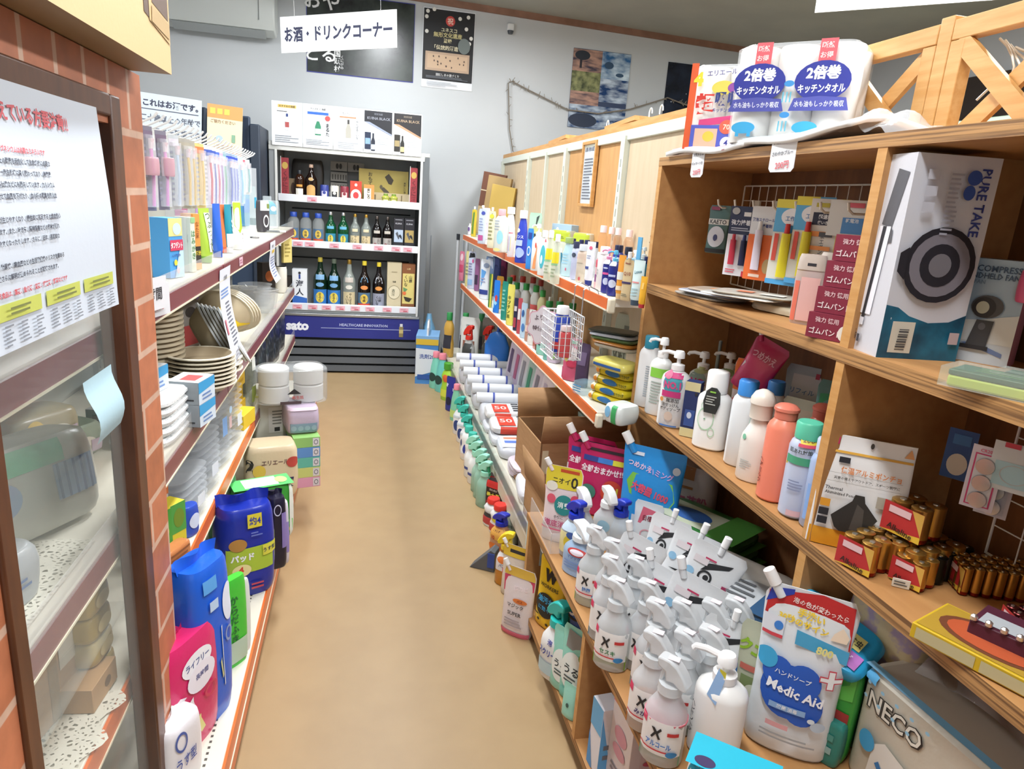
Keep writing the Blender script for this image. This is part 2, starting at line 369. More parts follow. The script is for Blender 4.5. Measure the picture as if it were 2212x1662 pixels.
struct(MB().add([(-2.3, 6.375, ceil_z(-2.3) - .05), (4.4, 6.375, ceil_z(4.4) - .05), (4.4, 6.4, ceil_z(4.4) - .05), (-2.3, 6.4, ceil_z(-2.3) - .05), (-2.3, 6.375, ceil_z(-2.3)), (4.4, 6.375, ceil_z(4.4)), (4.4, 6.4, ceil_z(4.4)), (-2.3, 6.4, ceil_z(-2.3))], [(0, 3, 2, 1), (0, 1, 5, 4), (4, 5, 6, 7), (1, 2, 6, 5), (0, 4, 7, 3)], TR).build('trim_1'))
b = MB()
for i in range(20): b.box(-.9 + i * .3, 6.392, .0, -.895 + i * .3, 6.4, 1.15, '9aa2ac')
struct(b.build('trim_2'))
# right wall: bright window band under a dark header
wn = struct(MB().box(4.36, .6, 1.72, 4.4, 5.2, 1.76, '2a221c').box(4.36, .6, 2.32, 4.4, 5.2, 2.62, '2a1f18').box(4.36, .6, 1.76, 4.4, .64, 2.32, '2a221c').box(4.36, 5.16, 1.76, 4.4, 5.2, 2.32, '2a221c').build('window_1'))
wp = MB().box(4.375, .64, 1.76, 4.385, 5.16, 2.32, 'e:cfe6d2').build('pane', wn); 
_M['e:cfe6d2'].node_tree.nodes['Principled BSDF'].inputs['Emission Strength'].default_value = .7
# ceiling fixtures
fixn = 0
for fx, fy, fp in FIX:
    t = thing('ceiling_light', ['long white fluorescent fixture above the near aisle', 'long white fluorescent fixture above the middle of the aisle', 'long white fluorescent fixture on the ceiling above the lattice panels', 'long white fluorescent fixture beyond the beige back boards', 'long white fluorescent fixture in front of the drinks cooler', 'long white fluorescent fixture above the left shelving'][fixn], 'ceiling light', (fx, fy, 3.0), 0, 'fluorescent ceiling fixtures'); fixn += 1
    MB().box(-.12, -.62, 0, .12, .62, ceil_z(fx) - 3.0, 'f2f2ee').build('housing', t, bevel=.008)
    for sx in (-.06, .06): MB().cyl((sx, -.6, -.025), (sx, .6, -.025), .014, 'e:f4f8ff', 10).build('tube', t)

# ---------- things on the back wall (wall plane y = 6.4) ----------
def wallprint(name, label, x0, z0, x1, z1, y, dec, base='ffffff', cat='poster', rot=0, group=None):
    w, h = x1 - x0, z1 - z0
    b = MB().box(-w / 2, -.0015, 0, w / 2, .0015, h, base).decals(dec, lambda u, v, o: (u, -.0016 - o, v), w, h)
    return tag(b.build(name, None, ((x0 + x1) / 2, y, z0), (0, R(rot), 0)), label, cat, group)
wallprint('poster', 'wide dark landscape poster with white brush writing behind the hanging sign', -.48, 2.42, .395, 3.03, 6.396,
  [('r', -.495, .01, .495, .99, DARKPIC), ('t', 'おや', -.36, .9, .22, 'e8e8e8'), ('t', 'どる', -.37, .25, .2, 'e8e8e8'), ('v', '国頭村', -.22, .17, .085, 'e4e4e4'), ('v', 'くにがみ', -.175, .16, .04, 'c8c8c8')], '30348f')
wallprint('poster', 'portrait black poster with red seal and gold writing right of the dark landscape', .465, 2.40, .905, 3.02, 6.396,
  [('r', -.49, .1, .49, .99, '17171a'), ('e', .02, .86, .09, .065, 'c8433c'), ('t', '祝', .02, .86, .08, 'f0d8c8'), ('t', 'ユネスコ', 0, .745, .05, 'ddd6b2'), ('t', '無形文化遺産', -.02, .68, .065, 'c9bd86'), ('t', '登録', -.02, .61, .055, 'd7cca0'), ('t', '「伝統的酒造り」', .02, .52, .06, 'e2d9b8', .85),
   ('r', -.44, .22, .42, .46, 'b79c84'), ('r', -.4, .25, .38, .43, 'c9ab8e')] + [('e', random.Random(i).uniform(-.36, .34), random.Random(i + 9).uniform(.26, .41), .012, .012, '4a3a34') for i in range(16)] + [('e', a, c, .035, .025, 'e5e3dc') for a, c in ((-.42, .95), (-.3, .98), (.2, .9), (.36, .93), (.33, .78), (.43, .67), (-.43, .7), (.4, .6), (-.44, .88))] + [('e', .3, .56, .12, .1, '6b7472'), ('t', '国頭しまの酒づくり', 0, .17, .035, 'c9c9c9'), ('l', -.4, .02, .2, .08, 3, 'b9bdc4'), ('l', -.42, .115, .42, .15, 3, '6c7078')], 'e4e6ea')
wallprint('poster', 'portrait sea and coast photo collage above the beige boards', 1.795, 2.19, 2.335, 2.85, 6.396,
  [('r', -.5, .72, 0, .995, DUSKPIC), ('r', -.38, .76, -.34, .9, '231f28'), ('e', -.34, .92, .13, .06, '1d2430'), ('r', 0, .66, .5, .995, SKYPIC), ('e', .13, .83, .08, .045, '23425e'), ('e', .33, .72, .07, .025, '2a4a66'), ('r', -.5, .47, 0, .72, ROCKPIC), ('r', 0, .36, .5, .66, SEAPIC), ('r', -.5, .3, 0, .47, DUSKPIC), ('r', -.5, .0, .5, .3, SEAPIC), ('e', -.25, .1, .25, .09, '16243c')], '2c3a58')
wallprint('poster', 'dark night sky photo half hidden behind the paper towel packs', 2.70, 2.16, 3.05, 2.83, 6.396,
  [('r', -.5, 0, .5, 1, STARPIC), ('e', .25, .25, .12, .1, '3a3a4c'), ('e', -.3, .5, .012, .008, 'cfd6e0'), ('e', .1, .62, .01, .007, 'c8cfda')], '1a2030')
# air conditioner
t = thing('air_conditioner', 'white wall air conditioner at the top left beside the hanging sign', 'air conditioner', (-1.12, 6.39, 2.62), 0)
MB().prism([(0, .06), (-.1, 0), (-.2, .04), (-.235, .12), (-.235, .28), (-.2, .32), (0, .32)], .84, 's:c9cdca', 'x').build('casing', t, bevel=.012)
MB().prism([(-.1, -.004), (-.198, .034), (-.205, .03), (-.105, -.01)], .68, 's:aeb3b3', 'x').build('air_flap', t)
MB().box(.3, -.238, .1, .305, -.233, .3, '6b7070').build('panel_seam', t)
t = thing('security_sensor', 'small white sensor on the back wall under the ceiling trim', 'sensor', (1.212,6.4,2.916), 0)
MB().box(-.03, -.03, 0, .03, 0, .06, 's:e4e6e8').build('body', t, bevel=.008)
MB().loft([(-.025, .02, .02, 0, -.02), (0, .028, .028, 0, -.02)], 's:40454c', 2, 12).build('lens', t)
# dry vine garland strung along the wall
pts = [(1.303, 6.37, 1.933), (1.257, 6.37, 2.118), (1.220, 6.37, 2.499), (1.256, 6.37, 2.514), (1.407, 6.37, 2.459), (1.581, 6.37, 2.399), (1.781, 6.37, 2.331), (2.068, 6.37, 2.325), (2.374, 6.37, 2.391), (2.723, 6.37, 2.522), (2.867, 6.37, 2.487), (3.011, 6.37, 2.460)]
q = MB().tube(pts, .006, '7d7468', 5)
rn = random.Random(3)
for p, p2 in zip(pts, pts[1:]):
    for k in range(7):
        f = rn.random(); c = [p[i] + (p2[i] - p[i]) * f for i in range(3)]
        q.tube([c, (c[0] + rn.uniform(-.03, .03), c[1] - .012, c[2] + rn.uniform(-.035, .035))], .0025, '8a8172', 4)
tag(q.build('vine_garland'), 'thin dry vine garland strung across the back wall', 'garland')
# hanging aisle sign
t = thing('hanging_sign', 'white hanging aisle sign with large dark blue Japanese lettering', 'sign', (-.17, 4.68, 2.31), (0, R(-2.3), R(-31)))
MB().box(-.405, -.002, 0, .405, .002, .205, 'f4f6f8').decals([('t', 'お酒・ドリンクコーナー', 0, .5, .43, '1d2146', .93, 0, .035)], lambda u, v, o: (u, -.0025 - o, v), .81, .205).build('board', t)
for sx in (-.3, .3): MB().cyl((sx, 0, .2), (sx, 0, .74), .0012, 'c:ffffff', 5).build('nylon_line', t)
t = thing('hanging_sign', 'white hanging sign cut off by the top edge above the lattice panels', 'sign', (2.02, 2.41, 2.3), (0, R(-1), R(-40)))
MB().box(-.405, -.002, 0, .405, .002, .205, 'f4f6f8').build('board', t)
for sx in (-.3, .3): MB().cyl((sx, 0, .2), (sx, 0, .74), .0012, 'c:ffffff', 5).build('nylon_line', t)


# ================= DRINKS COOLER =================
CY = 5.79
t = thing('drinks_cooler', 'tall open drinks cooler with a blue lettered front panel and dark vents', 'cooler', (0, CY, 0), 0)
b = MB()
b.box(-.72, 0, .0, -.66, .6, 1.79, 's:8b8f92').box(.445, 0, 0, .51, .6, 1.79, 's:63676a')
b.box(-.66, .5, .5, .445, .6, 1.79, 's:a7abac').box(-.72, 0, 1.79, .51, .6, 1.82, 's:c9cac6').box(-.66, .02, .5, .445, .5, .545, 's:b4b8b8')
b.box(-.72, .03, .0, .51, .6, .5, 's:2c2e31')
b.build('cabinet', t, bevel=.004)
MB().box(-.72, -.006, 1.755, .47, .02, 1.79, 's:cfd0cc').build('top_trim', t, bevel=.003)
for x in (-.668, .447): MB().box(x - .009, -.008, .5, x + .009, .02, 1.76, 's:d8d9d6').build('front_post', t, bevel=.003)
MB().box(-.68, -.012, .478, .47, .03, .5, 'k:b9bcc0').build('bumper_rail', t, bevel=.003)
fn = flat(-.004)
b = MB().box(-.68, -.004, .3, .47, .03, .478, '232a7a')
b.decals([('t', 'sato', -.362, .52, .42, 'e6e8f0', .25, 0, .05), ('r', -.2, .445, .44, .475, '9aa2cc'), ('t', 'HEALTHCARE INNOVATION', .1, .63, .13, 'b4bcde', .45), ('r', .355, .12, .385, .62, '8a7c52'), ('r', .355, .3, .385, .48, 'c2b176'), ('r', .36, .62, .38, .76, 'd0d2d6')], lambda u, v, o: (u - .105, -.004 - o, v + .3), 1.15, .178)
b.build('front_panel', t)
for i in range(4): MB().prism([(0, .012 + i * .07), (-.02, .018 + i * .07), (-.012, .068 + i * .07), (.02, .068 + i * .07)], 1.17, 's:55585c', 'x').build('vent_slat', t).location.x = -.105
for i in range(3):
    z = (1.385, 1.035, .53)[i]
    s = MB().box(-.65, .02, z, .44, .46, z + .018, 's:c3c7c8')
    s.build('shelf', t)
    MB().box(-.655, -.004, z - .006, .44, .02, z + .05, 's:d9dde4').build('shelf_lip', t, bevel=.003)
for zz in (1.31, .9): MB().box(-.6, .488, zz, .4, .5, zz + .012, '2b2d30').build('back_slot_rail', t)
for i, (x, z) in enumerate([(-.4, 1.385)] + [(q, 1.035) for q in (-.51, -.42, -.23, -.05, .12, .26, .355)] + [(q, .53) for q in (-.52, -.4, -.29, -.18, -.06, .06, .2, .34)]):
    nth = ['pink price tag under the large brown bottle, top cooler shelf'] + ['pink price tag, %s from the left on the middle cooler shelf' % ORD[k] for k in range(7)] + ['pink price tag, %s from the left on the bottom cooler shelf' % ORD[k] for k in range(8)]
    o = MB().box(-.036, -.0015, 0, .036, .0015, .034, 'e2aab6').decals([('l', -.4, .5, .3, .85, 2, 'b7828f'), ('r', -.1, .15, .35, .4, 'c05a68')], flat(-.0018), .072, .034).build('price_tag', None, (x, CY - .0075, z + .005))
    tag(o, nth[i], 'price tag', 'pink price tags on the cooler')
# display cards on top of the cooler
cards = [('white card with a blue capped bottle picture', 'f', [('r', -.3, .86, .3, .93, 'd8b860'), ('t', 'おすすめの泡盛', 0, .895, .05, '4a4234'), ('r', -.33, .77, 0, .785, '555'+'555'), ('r', -.05, .42, .05, .6, 'b9c4cf'), ('r', -.035, .66, .035, .73, '2b3f78'), ('p', [(-.07, .36), (.07, .36), (.07, .56), (.03, .66), (-.03, .66), (-.07, .56)], 'd3dae0'), ('r', -.065, .42, .065, .54, 'a44a48'), ('l', -.4, .06, .4, .24, 4, '8a8f96')]),
  ('white card with a green bottle and red round seal', 'f', [('t', 'やんばる の 泡盛', 0, .9, .045, '33363c'), ('r', -.35, .77, .35, .83, '2f62c0'), ('p', [(-.1, .3), (.1, .3), (.1, .5), (.04, .62), (-.04, .62), (-.1, .5)], '2f7d5c'), ('r', -.095, .33, .095, .45, 'cfd8d2'), ('r', -.035, .62, .035, .72, 'dfe2e0'), ('e', .32, .7, .09, .06, 'c24b4b'), ('v', 'まるた', .32, .44, .09, '22252c'), ('l', -.4, .06, .4, .2, 4, '8a8f96')]),
  ('white card with a pale grey bottle and orange underline', 'f', [('t', '古酒ブレンド', 0, .86, .05, '4a4a4c'), ('r', -.3, .76, .26, .79, 'd2825c'), ('p', [(-.09, .3), (.09, .3), (.09, .5), (.04, .62), (-.04, .62), (-.09, .5)], 'a9a69c'), ('r', -.035, .62, .035, .72, '3b3836'), ('v', 'やんばるくいな', .3, .5, .055, '55585c'), ('l', -.36, .04, .4, .2, 4, 'a8abb0')]),
  ('white card with a black corner, silver stripe and blue box', 'f', [('p', [(-.48, .98), (.48, .98), (.48, .42), (-.48, .72)], '1b1c24'), ('p', [(-.48, .72), (.48, .42), (.48, .46), (-.3, .72)], '8f97ab'), ('t', '琉球泡盛', 0, .91, .05, '6d6f78'), ('t', 'KUINA BLACK', .02, .81, .065, '8d8f9a', .8), ('r', -.46, .08, -.25, .48, '1c2740'), ('r', -.44, .2, -.27, .34, '7fa0c8'), ('p', [(-.24, .05), (-.1, .05), (-.1, .28), (-.14, .36), (-.14, .46), (-.2, .46), (-.2, .36), (-.24, .28)], '1c2232'), ('r', -.235, .08, -.105, .2, 'b9c6dc'), ('l', -.05, .2, .45, .4, 4, 'b4b7bd')]),
  ('white card with a black corner, copper stripe and gold box', 'f', [('p', [(-.48, .98), (.48, .98), (.48, .42), (-.48, .72)], '1d1a1c'), ('p', [(-.48, .72), (.48, .42), (.48, .46), (-.3, .72)], 'c28a6a'), ('t', '琉球泡盛', 0, .91, .05, '7a6f62'), ('t', 'KUINA BLACK', .02, .81, .065, 'a08a72', .8), ('r', -.46, .08, -.25, .48, '26221c'), ('r', -.44, .2, -.27, .34, '9b8a62'), ('p', [(-.24, .05), (-.1, .05), (-.1, .28), (-.14, .36), (-.14, .46), (-.2, .46), (-.2, .36), (-.24, .28)], '1d1a16'), ('r', -.235, .08, -.105, .2, 'c7b183'), ('l', -.05, .2, .45, .4, 4, 'b4b7bd')])]
for i, (lb, _, dec) in enumerate(cards):
    x = -.69 + i * .2265 + .11
    o = MB().box(-.111, -.0012, 0, .111, .0012, .318, 'eef1f4').decals(dec, flat(-.0014), .222, .318).build('display_card', None, (x, CY - .014, 1.79), (R(-3), 0, 0))
    tag(o, lb + ', on the cooler', 'display card', 'bottle display cards on the cooler')
# top shelf stock
z = 1.404
def glassb(label, x, y, z, h, w, body, cap, dec, prof='issho', cat='bottle', group=None, name='liquor_bottle', top='cork', cr=None):
    return bottle(name, label, x, y, z, h, w, 0, body, cap, top, prof, 2.0, 1.0, dec, cat, group, cr)
glassb('small dark whisky bottle with white label on the top cooler shelf', -.50, CY + .08, z, .215, .075, 'b:2a1408', 's:20242a', [('r', -.36, .12, .36, .36, 'e5e0d4'), ('r', -.3, .42, .3, .5, 'c58b3a')], 'bottle')
glassb('large brown bottle with gold label on the top cooler shelf', -.412, CY + .08, z, .265, .095, 'b:1a0d0a', 's:b99a86', [('r', -.34, .02, .34, .32, 'c79a5c'), ('e', 0, .32, .34, .1, 'c79a5c'), ('e', 0, .58, .2, .05, 'a88a5a')])
for lb, x, c, l in (('blue round jar of cocktail in the top cooler row', -.31, '303c86', 'c9c4dc'), ('white and black cocktail jar in the top cooler row', -.232, 'd9d6c8', '2b2c30'), ('dark red cocktail jar in the top cooler row', -.155, '7e2434', 'd8c2bc')):
    bottle('drink_jar', lb, x, CY + .07, z, .118, .068, 0, 'g:' + c, 'k:c8ccd0', 'cap', 'can', 2, 1, [('r', -.3, .2, .3, .6, l), ('e', 0, .5, .18, .1, c)], 'jar', 'cocktail jars', 1.0)
carton('juice_carton', 'red and white drink carton with fruit picture on the top cooler shelf', -.066, CY + .1, z, .165, .09, .07, 0, 'c8402e', [('e', 0, .32, .46, .3, 'f1e9e2'), ('e', 0, .33, .25, .16, 'c23a3a'), ('e', 0, .82, .12, .07, 'efe6dc')], cat='carton')
carton('liquor_carton', 'slim white and orange drink carton with brush lettering on top cooler shelf', .037, CY + .08, z, .145, .08, .07, 0, 'e6ddca', [('r', -.5, .8, .5, 1, 'c98a48'), ('r', .2, .0, .5, .8, 'c98a48'), ('v', '鬼ころし', -.05, .42, .17, '2d2622')], cat='carton')
carton('gift_box', 'big mustard yellow gift box with two printed birds in the cooler', .155, CY + .25, z, .27, .4, .12, 0, 'ab9a52', [('v', 'おもてなし', -.27, .58, .12, '2a2a22'), ('p', [(.02, .8), (.1, .9), (.2, .72), (.16, .58), (.1, .6)], '3a3226'), ('p', [(-.06, .45), (0, .5), (.1, .38), (.16, .25), (.06, .25)], '4a4234'), ('e', -.05, .5, .03, .06, '5a5240'), ('v', '美味しい贈り物', .43, .45, .06, '5a5236')], cat='box')
for k, x in enumerate((.17, .235)): bottle('garlic_jar', 'yellow green tied fruit jar, %s one on the top cooler shelf' % ('left' if k == 0 else 'right'), x, CY + .06, z, .085, .068, 0, 'b:a8ac4c', '6f8a2e', 'cap', 'waist', 2, 1, [('r', -.25, .15, .25, .45, 'd8d2a2')], 'jar', 'tied fruit jars')
carton('gift_box', 'low beige gift box with brush strokes behind the fruit jars', .2, CY + .16, z, .09, .36, .06, 0, 'bfae8c', [('r', -.33, .1, -.3, .8, '6b5a3c'), ('r', .27, .1, .29, .85, '6b5a3c')], cat='box')
k = 0
for zz, xx in ((0, 0), (.085, 0), (.17, 0), (.17, .14)):
    carton('small_box', 'white printed box %s, back of the cooler' % ['lowest of the stack', 'in the middle of the stack', 'topmost of the stack', 'next to the stack top'][k], -.21 + xx, CY + .42, z + .07 + zz, .075, .135, .08, 0, '9b978f', [('e', -.1, .5, .09, .3, '33302c'), ('e', .1, .5, .09, .3, '33302c')] if zz > .1 else [('r', -.4 + q * .16, .2, -.34 + q * .16, .75, '4a4742') for q in range(6)], cat='box', group='boxes at the back of the cooler'); k += 1
o = MB().box(-.2, .3, z, .02, .48, z + .07, '8b8f8c').build('riser_box', None, (-.1, CY, 0)); tag(o, 'grey riser box under the printed boxes in the cooler', 'box')
pack('dark_pack', 'dark grey film pack at the back left of the top cooler shelf', -.46, CY + .38, z, .31, .26, .08, 0, 'g:3b3836', cat='pack')
for k, (x, c) in enumerate(((-.605, 'left'), (.39, 'right'))):
    t = thing('banner_strip', 'narrow red banner strip with lettering on the %s side of the cooler' % c, 'banner', (x, CY + .035, z + .01), 0)
    MB().box(-.028, -.001, 0, .028, .001, .29, '8f2c34').decals([('e', 0, .8, .4, .09, 'b99a4a'), ('v', 'くがに酒', 0, .38, .13, '5c1c22')], flat(-.0012), .056, .29).build('strip', t)
    MB().box(-.033, -.002, 0, -.028, .002, .3, 's:c8c8c4').build('holder', t)
carton('gift_box', 'small tan box behind the dark whisky bottle', -.555, CY + .16, z, .15, .07, .06, 0, '8a7458', [('e', 0, .5, .25, .3, '4a3226')], cat='box')
# middle shelf
z = 1.054
aw = [('r', -.42, .04, .42, .5, 'c06a3c'), ('r', -.42, .04, .42, .18, 'c4502c'), ('r', -.42, .18, .42, .5, '4d6b8a'), ('e', 0, .33, .26, .13, 'd9b84a'), ('v', '泡盛', 0, .33, .09, '2b2a2a')]
for k, x in enumerate((-.55, -.455, -.358)):
    bottle('plastic_liquor_bottle', 'clear liquor bottle with blue cap and orange label, %s of three' % ('leftmost', 'middle', 'rightmost')[k], x, CY + .08, z, .245, .09, 0, 'c:c9cfd0', 's:2c4fae', 'cap', 'bottle', 2, 1, aw, 'bottle', 'blue capped liquor bottles', 1.5)
gl = [('r', -.44, .03, .44, .36, '2f7f9a'), ('e', 0, .2, .24, .12, 'd6c24e'), ('v', 'まるた', 0, .2, .065, '24302c'), ('r', -.3, .5, .3, .58, '5aa3c4')]
for k, x in enumerate((-.262, -.163)): glassb('green bottle with silver cap and blue label, %s one, middle cooler shelf' % ('left', 'right')[k], x, CY + .08, z, .262, .088, 'b:0f4a2a', 'k:d8dade', gl, 'issho', group='green silver capped bottles')
yl = [('r', -.42, .03, .42, .34, 'cdbb92'), ('v', 'やんばる', .05, .19, .07, '4a4132'), ('v', 'くいな', -.22, .17, .07, '4a4132'), ('r', -.26, .46, .26, .55, 'cfc5a4')]
for k, x in enumerate((-.07, .018)): glassb('clear bottle with gold cap and cream label, %s one, middle cooler shelf' % ('left', 'right')[k], x, CY + .08, z, .258, .083, 'b:7d8480', 'k:c9a04a', yl, 'issho', group='gold capped clear bottles')
dl = [('r', -.42, .03, .42, .32, 'a39d98'), ('v', '古酒', .16, .19, .09, '3a3432'), ('e', -.16, .1, .16, .06, '8a5a58'), ('r', -.3, .46, .3, .55, 'b9b2a8')]
for k, x in enumerate((.105, .19)): glassb('dark brown bottle with grey label, %s one, middle cooler shelf' % ('left', 'right')[k], x, CY + .08, z, .252, .08, 'b:120d0d', 'k:6f6764', dl, 'issho', group='dark grey labelled bottles')
for k, (x, c, n_) in enumerate(((.28, 'a7b6c9', 'blue'), (.368, 'a58f56', 'gold'))):
    carton('bottle_box', 'black bottle box with a %s bird picture on the middle cooler shelf' % n_, x, CY + .09, z, .25, .082, .08, 0, '1b1a22', [('r', -.44, .22, .44, .62, c), ('p', [(-.3, .5), (-.1, .56), (.1, .35), (0, .3)], '4c5058'), ('p', [(0, .42), (.36, .3), (.3, .42), (.15, .48)], '20242a'), ('r', -.35, .93, .35, .95, '9a9ca4'), ('t', 'KUINA', 0, .82, .05, 'b8bac2')], cat='box', group='black bird bottle boxes')
# bottom shelf
z = .549
carton('shochu_carton', 'dark carton with an orange figure at the left of the bottom cooler shelf', -.615, CY + .1, z, .235, .09, .08, 0, '2a2420', [('r', -.3, .1, .4, .6, 'b5562c'), ('e', .05, .55, .25, .14, '241a16')], cat='carton')
carton('shochu_carton', 'white and blue drink carton with a brush figure, bottom cooler shelf', -.505, CY + .09, z, .3, .115, .09, 0, 'dfe3e8', [('p', [(-.5, 0), (.5, 0), (.5, .22), (-.5, .3)], '2b5fae'), ('v', '海人', 0, .5, .2, '23283a'), ('r', -.06, .74, .06, .86, '27408a'), ('e', 0, .9, .09, .035, '20222e')], cat='carton', l=[('r', -.5, 0, .5, .25, '2b5fae')])
gl2 = [('r', -.46, .05, .46, .36, '2a6fb4'), ('e', 0, .2, .3, .11, 'd9c24a'), ('v', 'まるた', 0, .2, .06, '22282c'), ('e', 0, .46, .28, .045, '6a9ac4'), ('r', -.3, .56, .3, .66, '6f9ac0')]
for k, x in enumerate((-.345, -.235)): glassb('large green bottle with blue label, %s one, bottom cooler shelf' % ('left', 'right')[k], x, CY + .09, z, .4 - .008 * k, .112, 'b:0a2416', 's:b0a040' if k == 0 else 's:5c6658', gl2, 'issho', group='large green bottles')
glassb('large clear bottle with gold cap and cream label, bottom cooler shelf', -.112, CY + .07, z, .395, .106, 'b:8a918c', 'k:c09a4a', [('r', -.44, .03, .44, .34, 'c9ba94'), ('v', 'やんばる', .1, .2, .055, '3c362a'), ('v', 'くいな', -.14, .18, .055, '3c362a'), ('e', 0, .44, .26, .045, 'd5d2c8'), ('r', -.3, .54, .3, .64, 'b6ada4')])
glassb('large brown bottle with orange and yellow label, bottom cooler shelf', .01, CY + .07, z, .39, .106, 'b:1a0f0a', 's:d8c23a', [('r', -.46, .03, .46, .34, '4d6b86'), ('e', 0, .21, .3, .1, 'd9b848'), ('r', -.46, .03, .46, .11, 'c0402c'), ('v', '泡盛', 0, .21, .06, '3c2a1c'), ('e', 0, .45, .28, .045, 'd98a4a'), ('p', [(-.3, .56), (.3, .56), (.2, .66), (-.2, .66)], '5a93b8')], cr=1.35)
glassb('large brown bottle with silver label and yellow cap, bottom cooler shelf', .128, CY + .07, z, .385, .102, 'b:140e0e', 's:d8c23a', [('r', -.46, .03, .46, .34, '8f93a4'), ('v', '山原', .1, .22, .06, '20222a'), ('v', 'くいな', -.12, .19, .06, '20222a'), ('e', 0, .45, .28, .045, 'd9924a'), ('p', [(-.3, .56), (.3, .56), (.2, .68), (-.2, .68)], 'c8ccd8')], cr=1.35)
carton('bottle_box', 'tall cream bottle box with a round crest, bottom cooler shelf', .255, CY + .09, z, .39, .118, .1, 0, 'c2b697', [('e', 0, .37, .44, .15, 'd2c8ac'), ('o', 0, .37, .44, .15, .08, '8d8468'), ('v', '古酒', -.05, .37, .07, '39402f'), ('t', '泡盛', 0, .6, .035, '4a4636'), ('r', -.2, .8, .2, .82, 'a2977a')], cat='box')
carton('bottle_box', 'tall brown and yellow bottle box with printed bird, bottom cooler shelf', .372, CY + .08, z, .385, .108, .1, 0, '7a4a28', [('r', -.45, .14, .45, .8, 'cdbd72'), ('v', 'くいな', -.2, .64, .075, '2a2418'), ('v', '山原', .15, .68, .075, '2a2418'), ('p', [(-.4, .5), (-.05, .46), (-.35, .36)], '5c8a5a'), ('p', [(-.35, .3), (.3, .26), (.1, .18), (-.2, .2)], '2f2a22'), ('e', -.3, .37, .14, .04, 'cf6a3c'), ('t', '山原', 0, .9, .04, 'c8a878')], cat='box')


# ================= LEFT GONDOLA =================
SH = 's:d9d4c4'; MAR = 's:7a3a40'; ORG = 's:d9692c'
def gondola_left():
    t = thing('shelving_unit', 'long beige store shelving along the left with maroon and orange price rails', 'shelving', (0, 0, 0), 0)
    MB().box(-.88, .2, 0, -.85, 4.78, 1.6, 's:a5a39a').build('back_panel', t)
    for y in (.25, .72, 1.56, 2.4, 3.6, 4.75):
        b = MB().box(-.85, y - .02, 0, -.835, y + .02, 1.6, 's:8d9090')
        for k in range(24): b.box(-.8352, y - .005, .1 + k * .06, -.8345, y + .005, .135 + k * .06, '33352f')
        b.build('upright', t)
    for z, c, nm in ((1.237, MAR, 'shelf'), (.847, MAR, 'shelf'), (.527, MAR, 'shelf')):
        for y0, y1 in ((.22, 2.395), (2.405, 4.76)):
            cc = ORG if (z < .6 and y1 < 3) else c
            if z < .6: y0, y1 = ((.22, 2.95), (2.96, 4.76))[0 if y0 < 1 else 1]; cc = ORG if y0 < 1 else MAR
            MB().box(-.85, y0, z - .03, -.452, y1, z, SH).build(nm, t, bevel=.003)
            MB().box(-.452, y0, z - .047, -.446, y1, z - .004, cc).box(-.453, y0, z - .051, -.444, y1, z - .047, 's:e2dcc0').build('price_rail', t)
            if cc == MAR: MB().box(-.448, y0 + .02, z - .004, -.4465, y1 - .02, z + .045, 'c:e4e2e0').build('clear_guard', t)
    b = MB().box(-.85, .2, .17, -.302, 4.78, .2, SH).build('base_deck', t, bevel=.003)
    for x in (-.37, -.345):
        b = MB()
        for k in range(110): b.box(x, 1.3 + k * .018, .2001, x + .006, 1.307 + k * .018, .2008, '4a4a44')
        b.build('perforation', t)['kind'] = 'stuff'
    MB().box(-.302, .2, .145, -.296, 4.78, .197, ORG).box(-.302, .2, .139, -.294, 4.78, .145, 's:e8dfc6').box(-.302, .2, .088, -.297, 4.78, .139, ORG).build('price_rail', t)
    MB().box(-.34, .2, 0, -.318, 4.78, .14, 's:b5552c').build('kick_plate', t)
    return t
gondola_left()

# ---------- brick cabinet front with glass window ----------
def brick_case():
    t = thing('brick_display_case', 'brick patterned display case with a walnut framed glass window', 'display case', (0, 0, 0), 0)
    MB().box(-.43, 1.318, 0, -.4, 1.452, 1.575, BR_H).box(-.43, .1, 0, -.4, .795, 1.575, BR_H).box(-.43, .795, 0, -.4, 1.318, .1, BR_H).build('brick_front', t)
    MB().box(-.43, .1, 1.575, -.4, 1.452, 1.672, BR_V).build('brick_header', t)
    f = MB().box(-.438, 1.27, .1, -.394, 1.318, 1.62, FRAME).box(-.438, .795, .1, -.394, .83, 1.62, FRAME).box(-.438, .83, 1.585, -.394, 1.27, 1.62, FRAME).box(-.438, .83, .1, -.394, 1.27, .14, FRAME)
    f.build('window_frame', t, bevel=.004)
    MB().box(-.421, .83, .14, -.417, 1.27, 1.585, GLASS).build('glass_pane', t)
    MB().box(-.85, .1, 1.655, -.43, 1.452, 1.672, PLY_SHADE).build('top_board', t)
    return t
brick_case()
# cream carton on the case
b = MB().box(-.66, .12, 1.6735, -.335, 1.408, 2.2, 'd3b583', {'b': '8f7650'})  # underside face coloured darker, its shade is painted in
fx = lambda u, v, o: (-.335 + o, u + .764, v + 1.6735)
b.decals([('p', [(.468, .103), (.468, .258), (.455, .308), (.43, .325), (.4, .317), (.385, .258), (.385, .132)], '5d4637'), ('p', [(.497, .090), (.497, .258), (.482, .300), (.46, .300), (.42, .283), (.405, .237), (.405, .119)], 'c9aa78'), ('p', [(.49, .157), (.49, .258), (.478, .283), (.455, .283), (.425, .258), (.417, .174)], '5d4637'), ('p', [(.492, .103), (.492, .149), (.415, .166), (.412, .119)], 'b59868'), ('e', .44, .266, .006, .012, 'e6d5ae'), ('t', '銘菓 城', .3, .3, .06, '6a5340')], fx, 1.288, .5265)
tag(b.build('cardboard_box'), 'cream cardboard box with brown arched window print on the brick case', 'cardboard box')
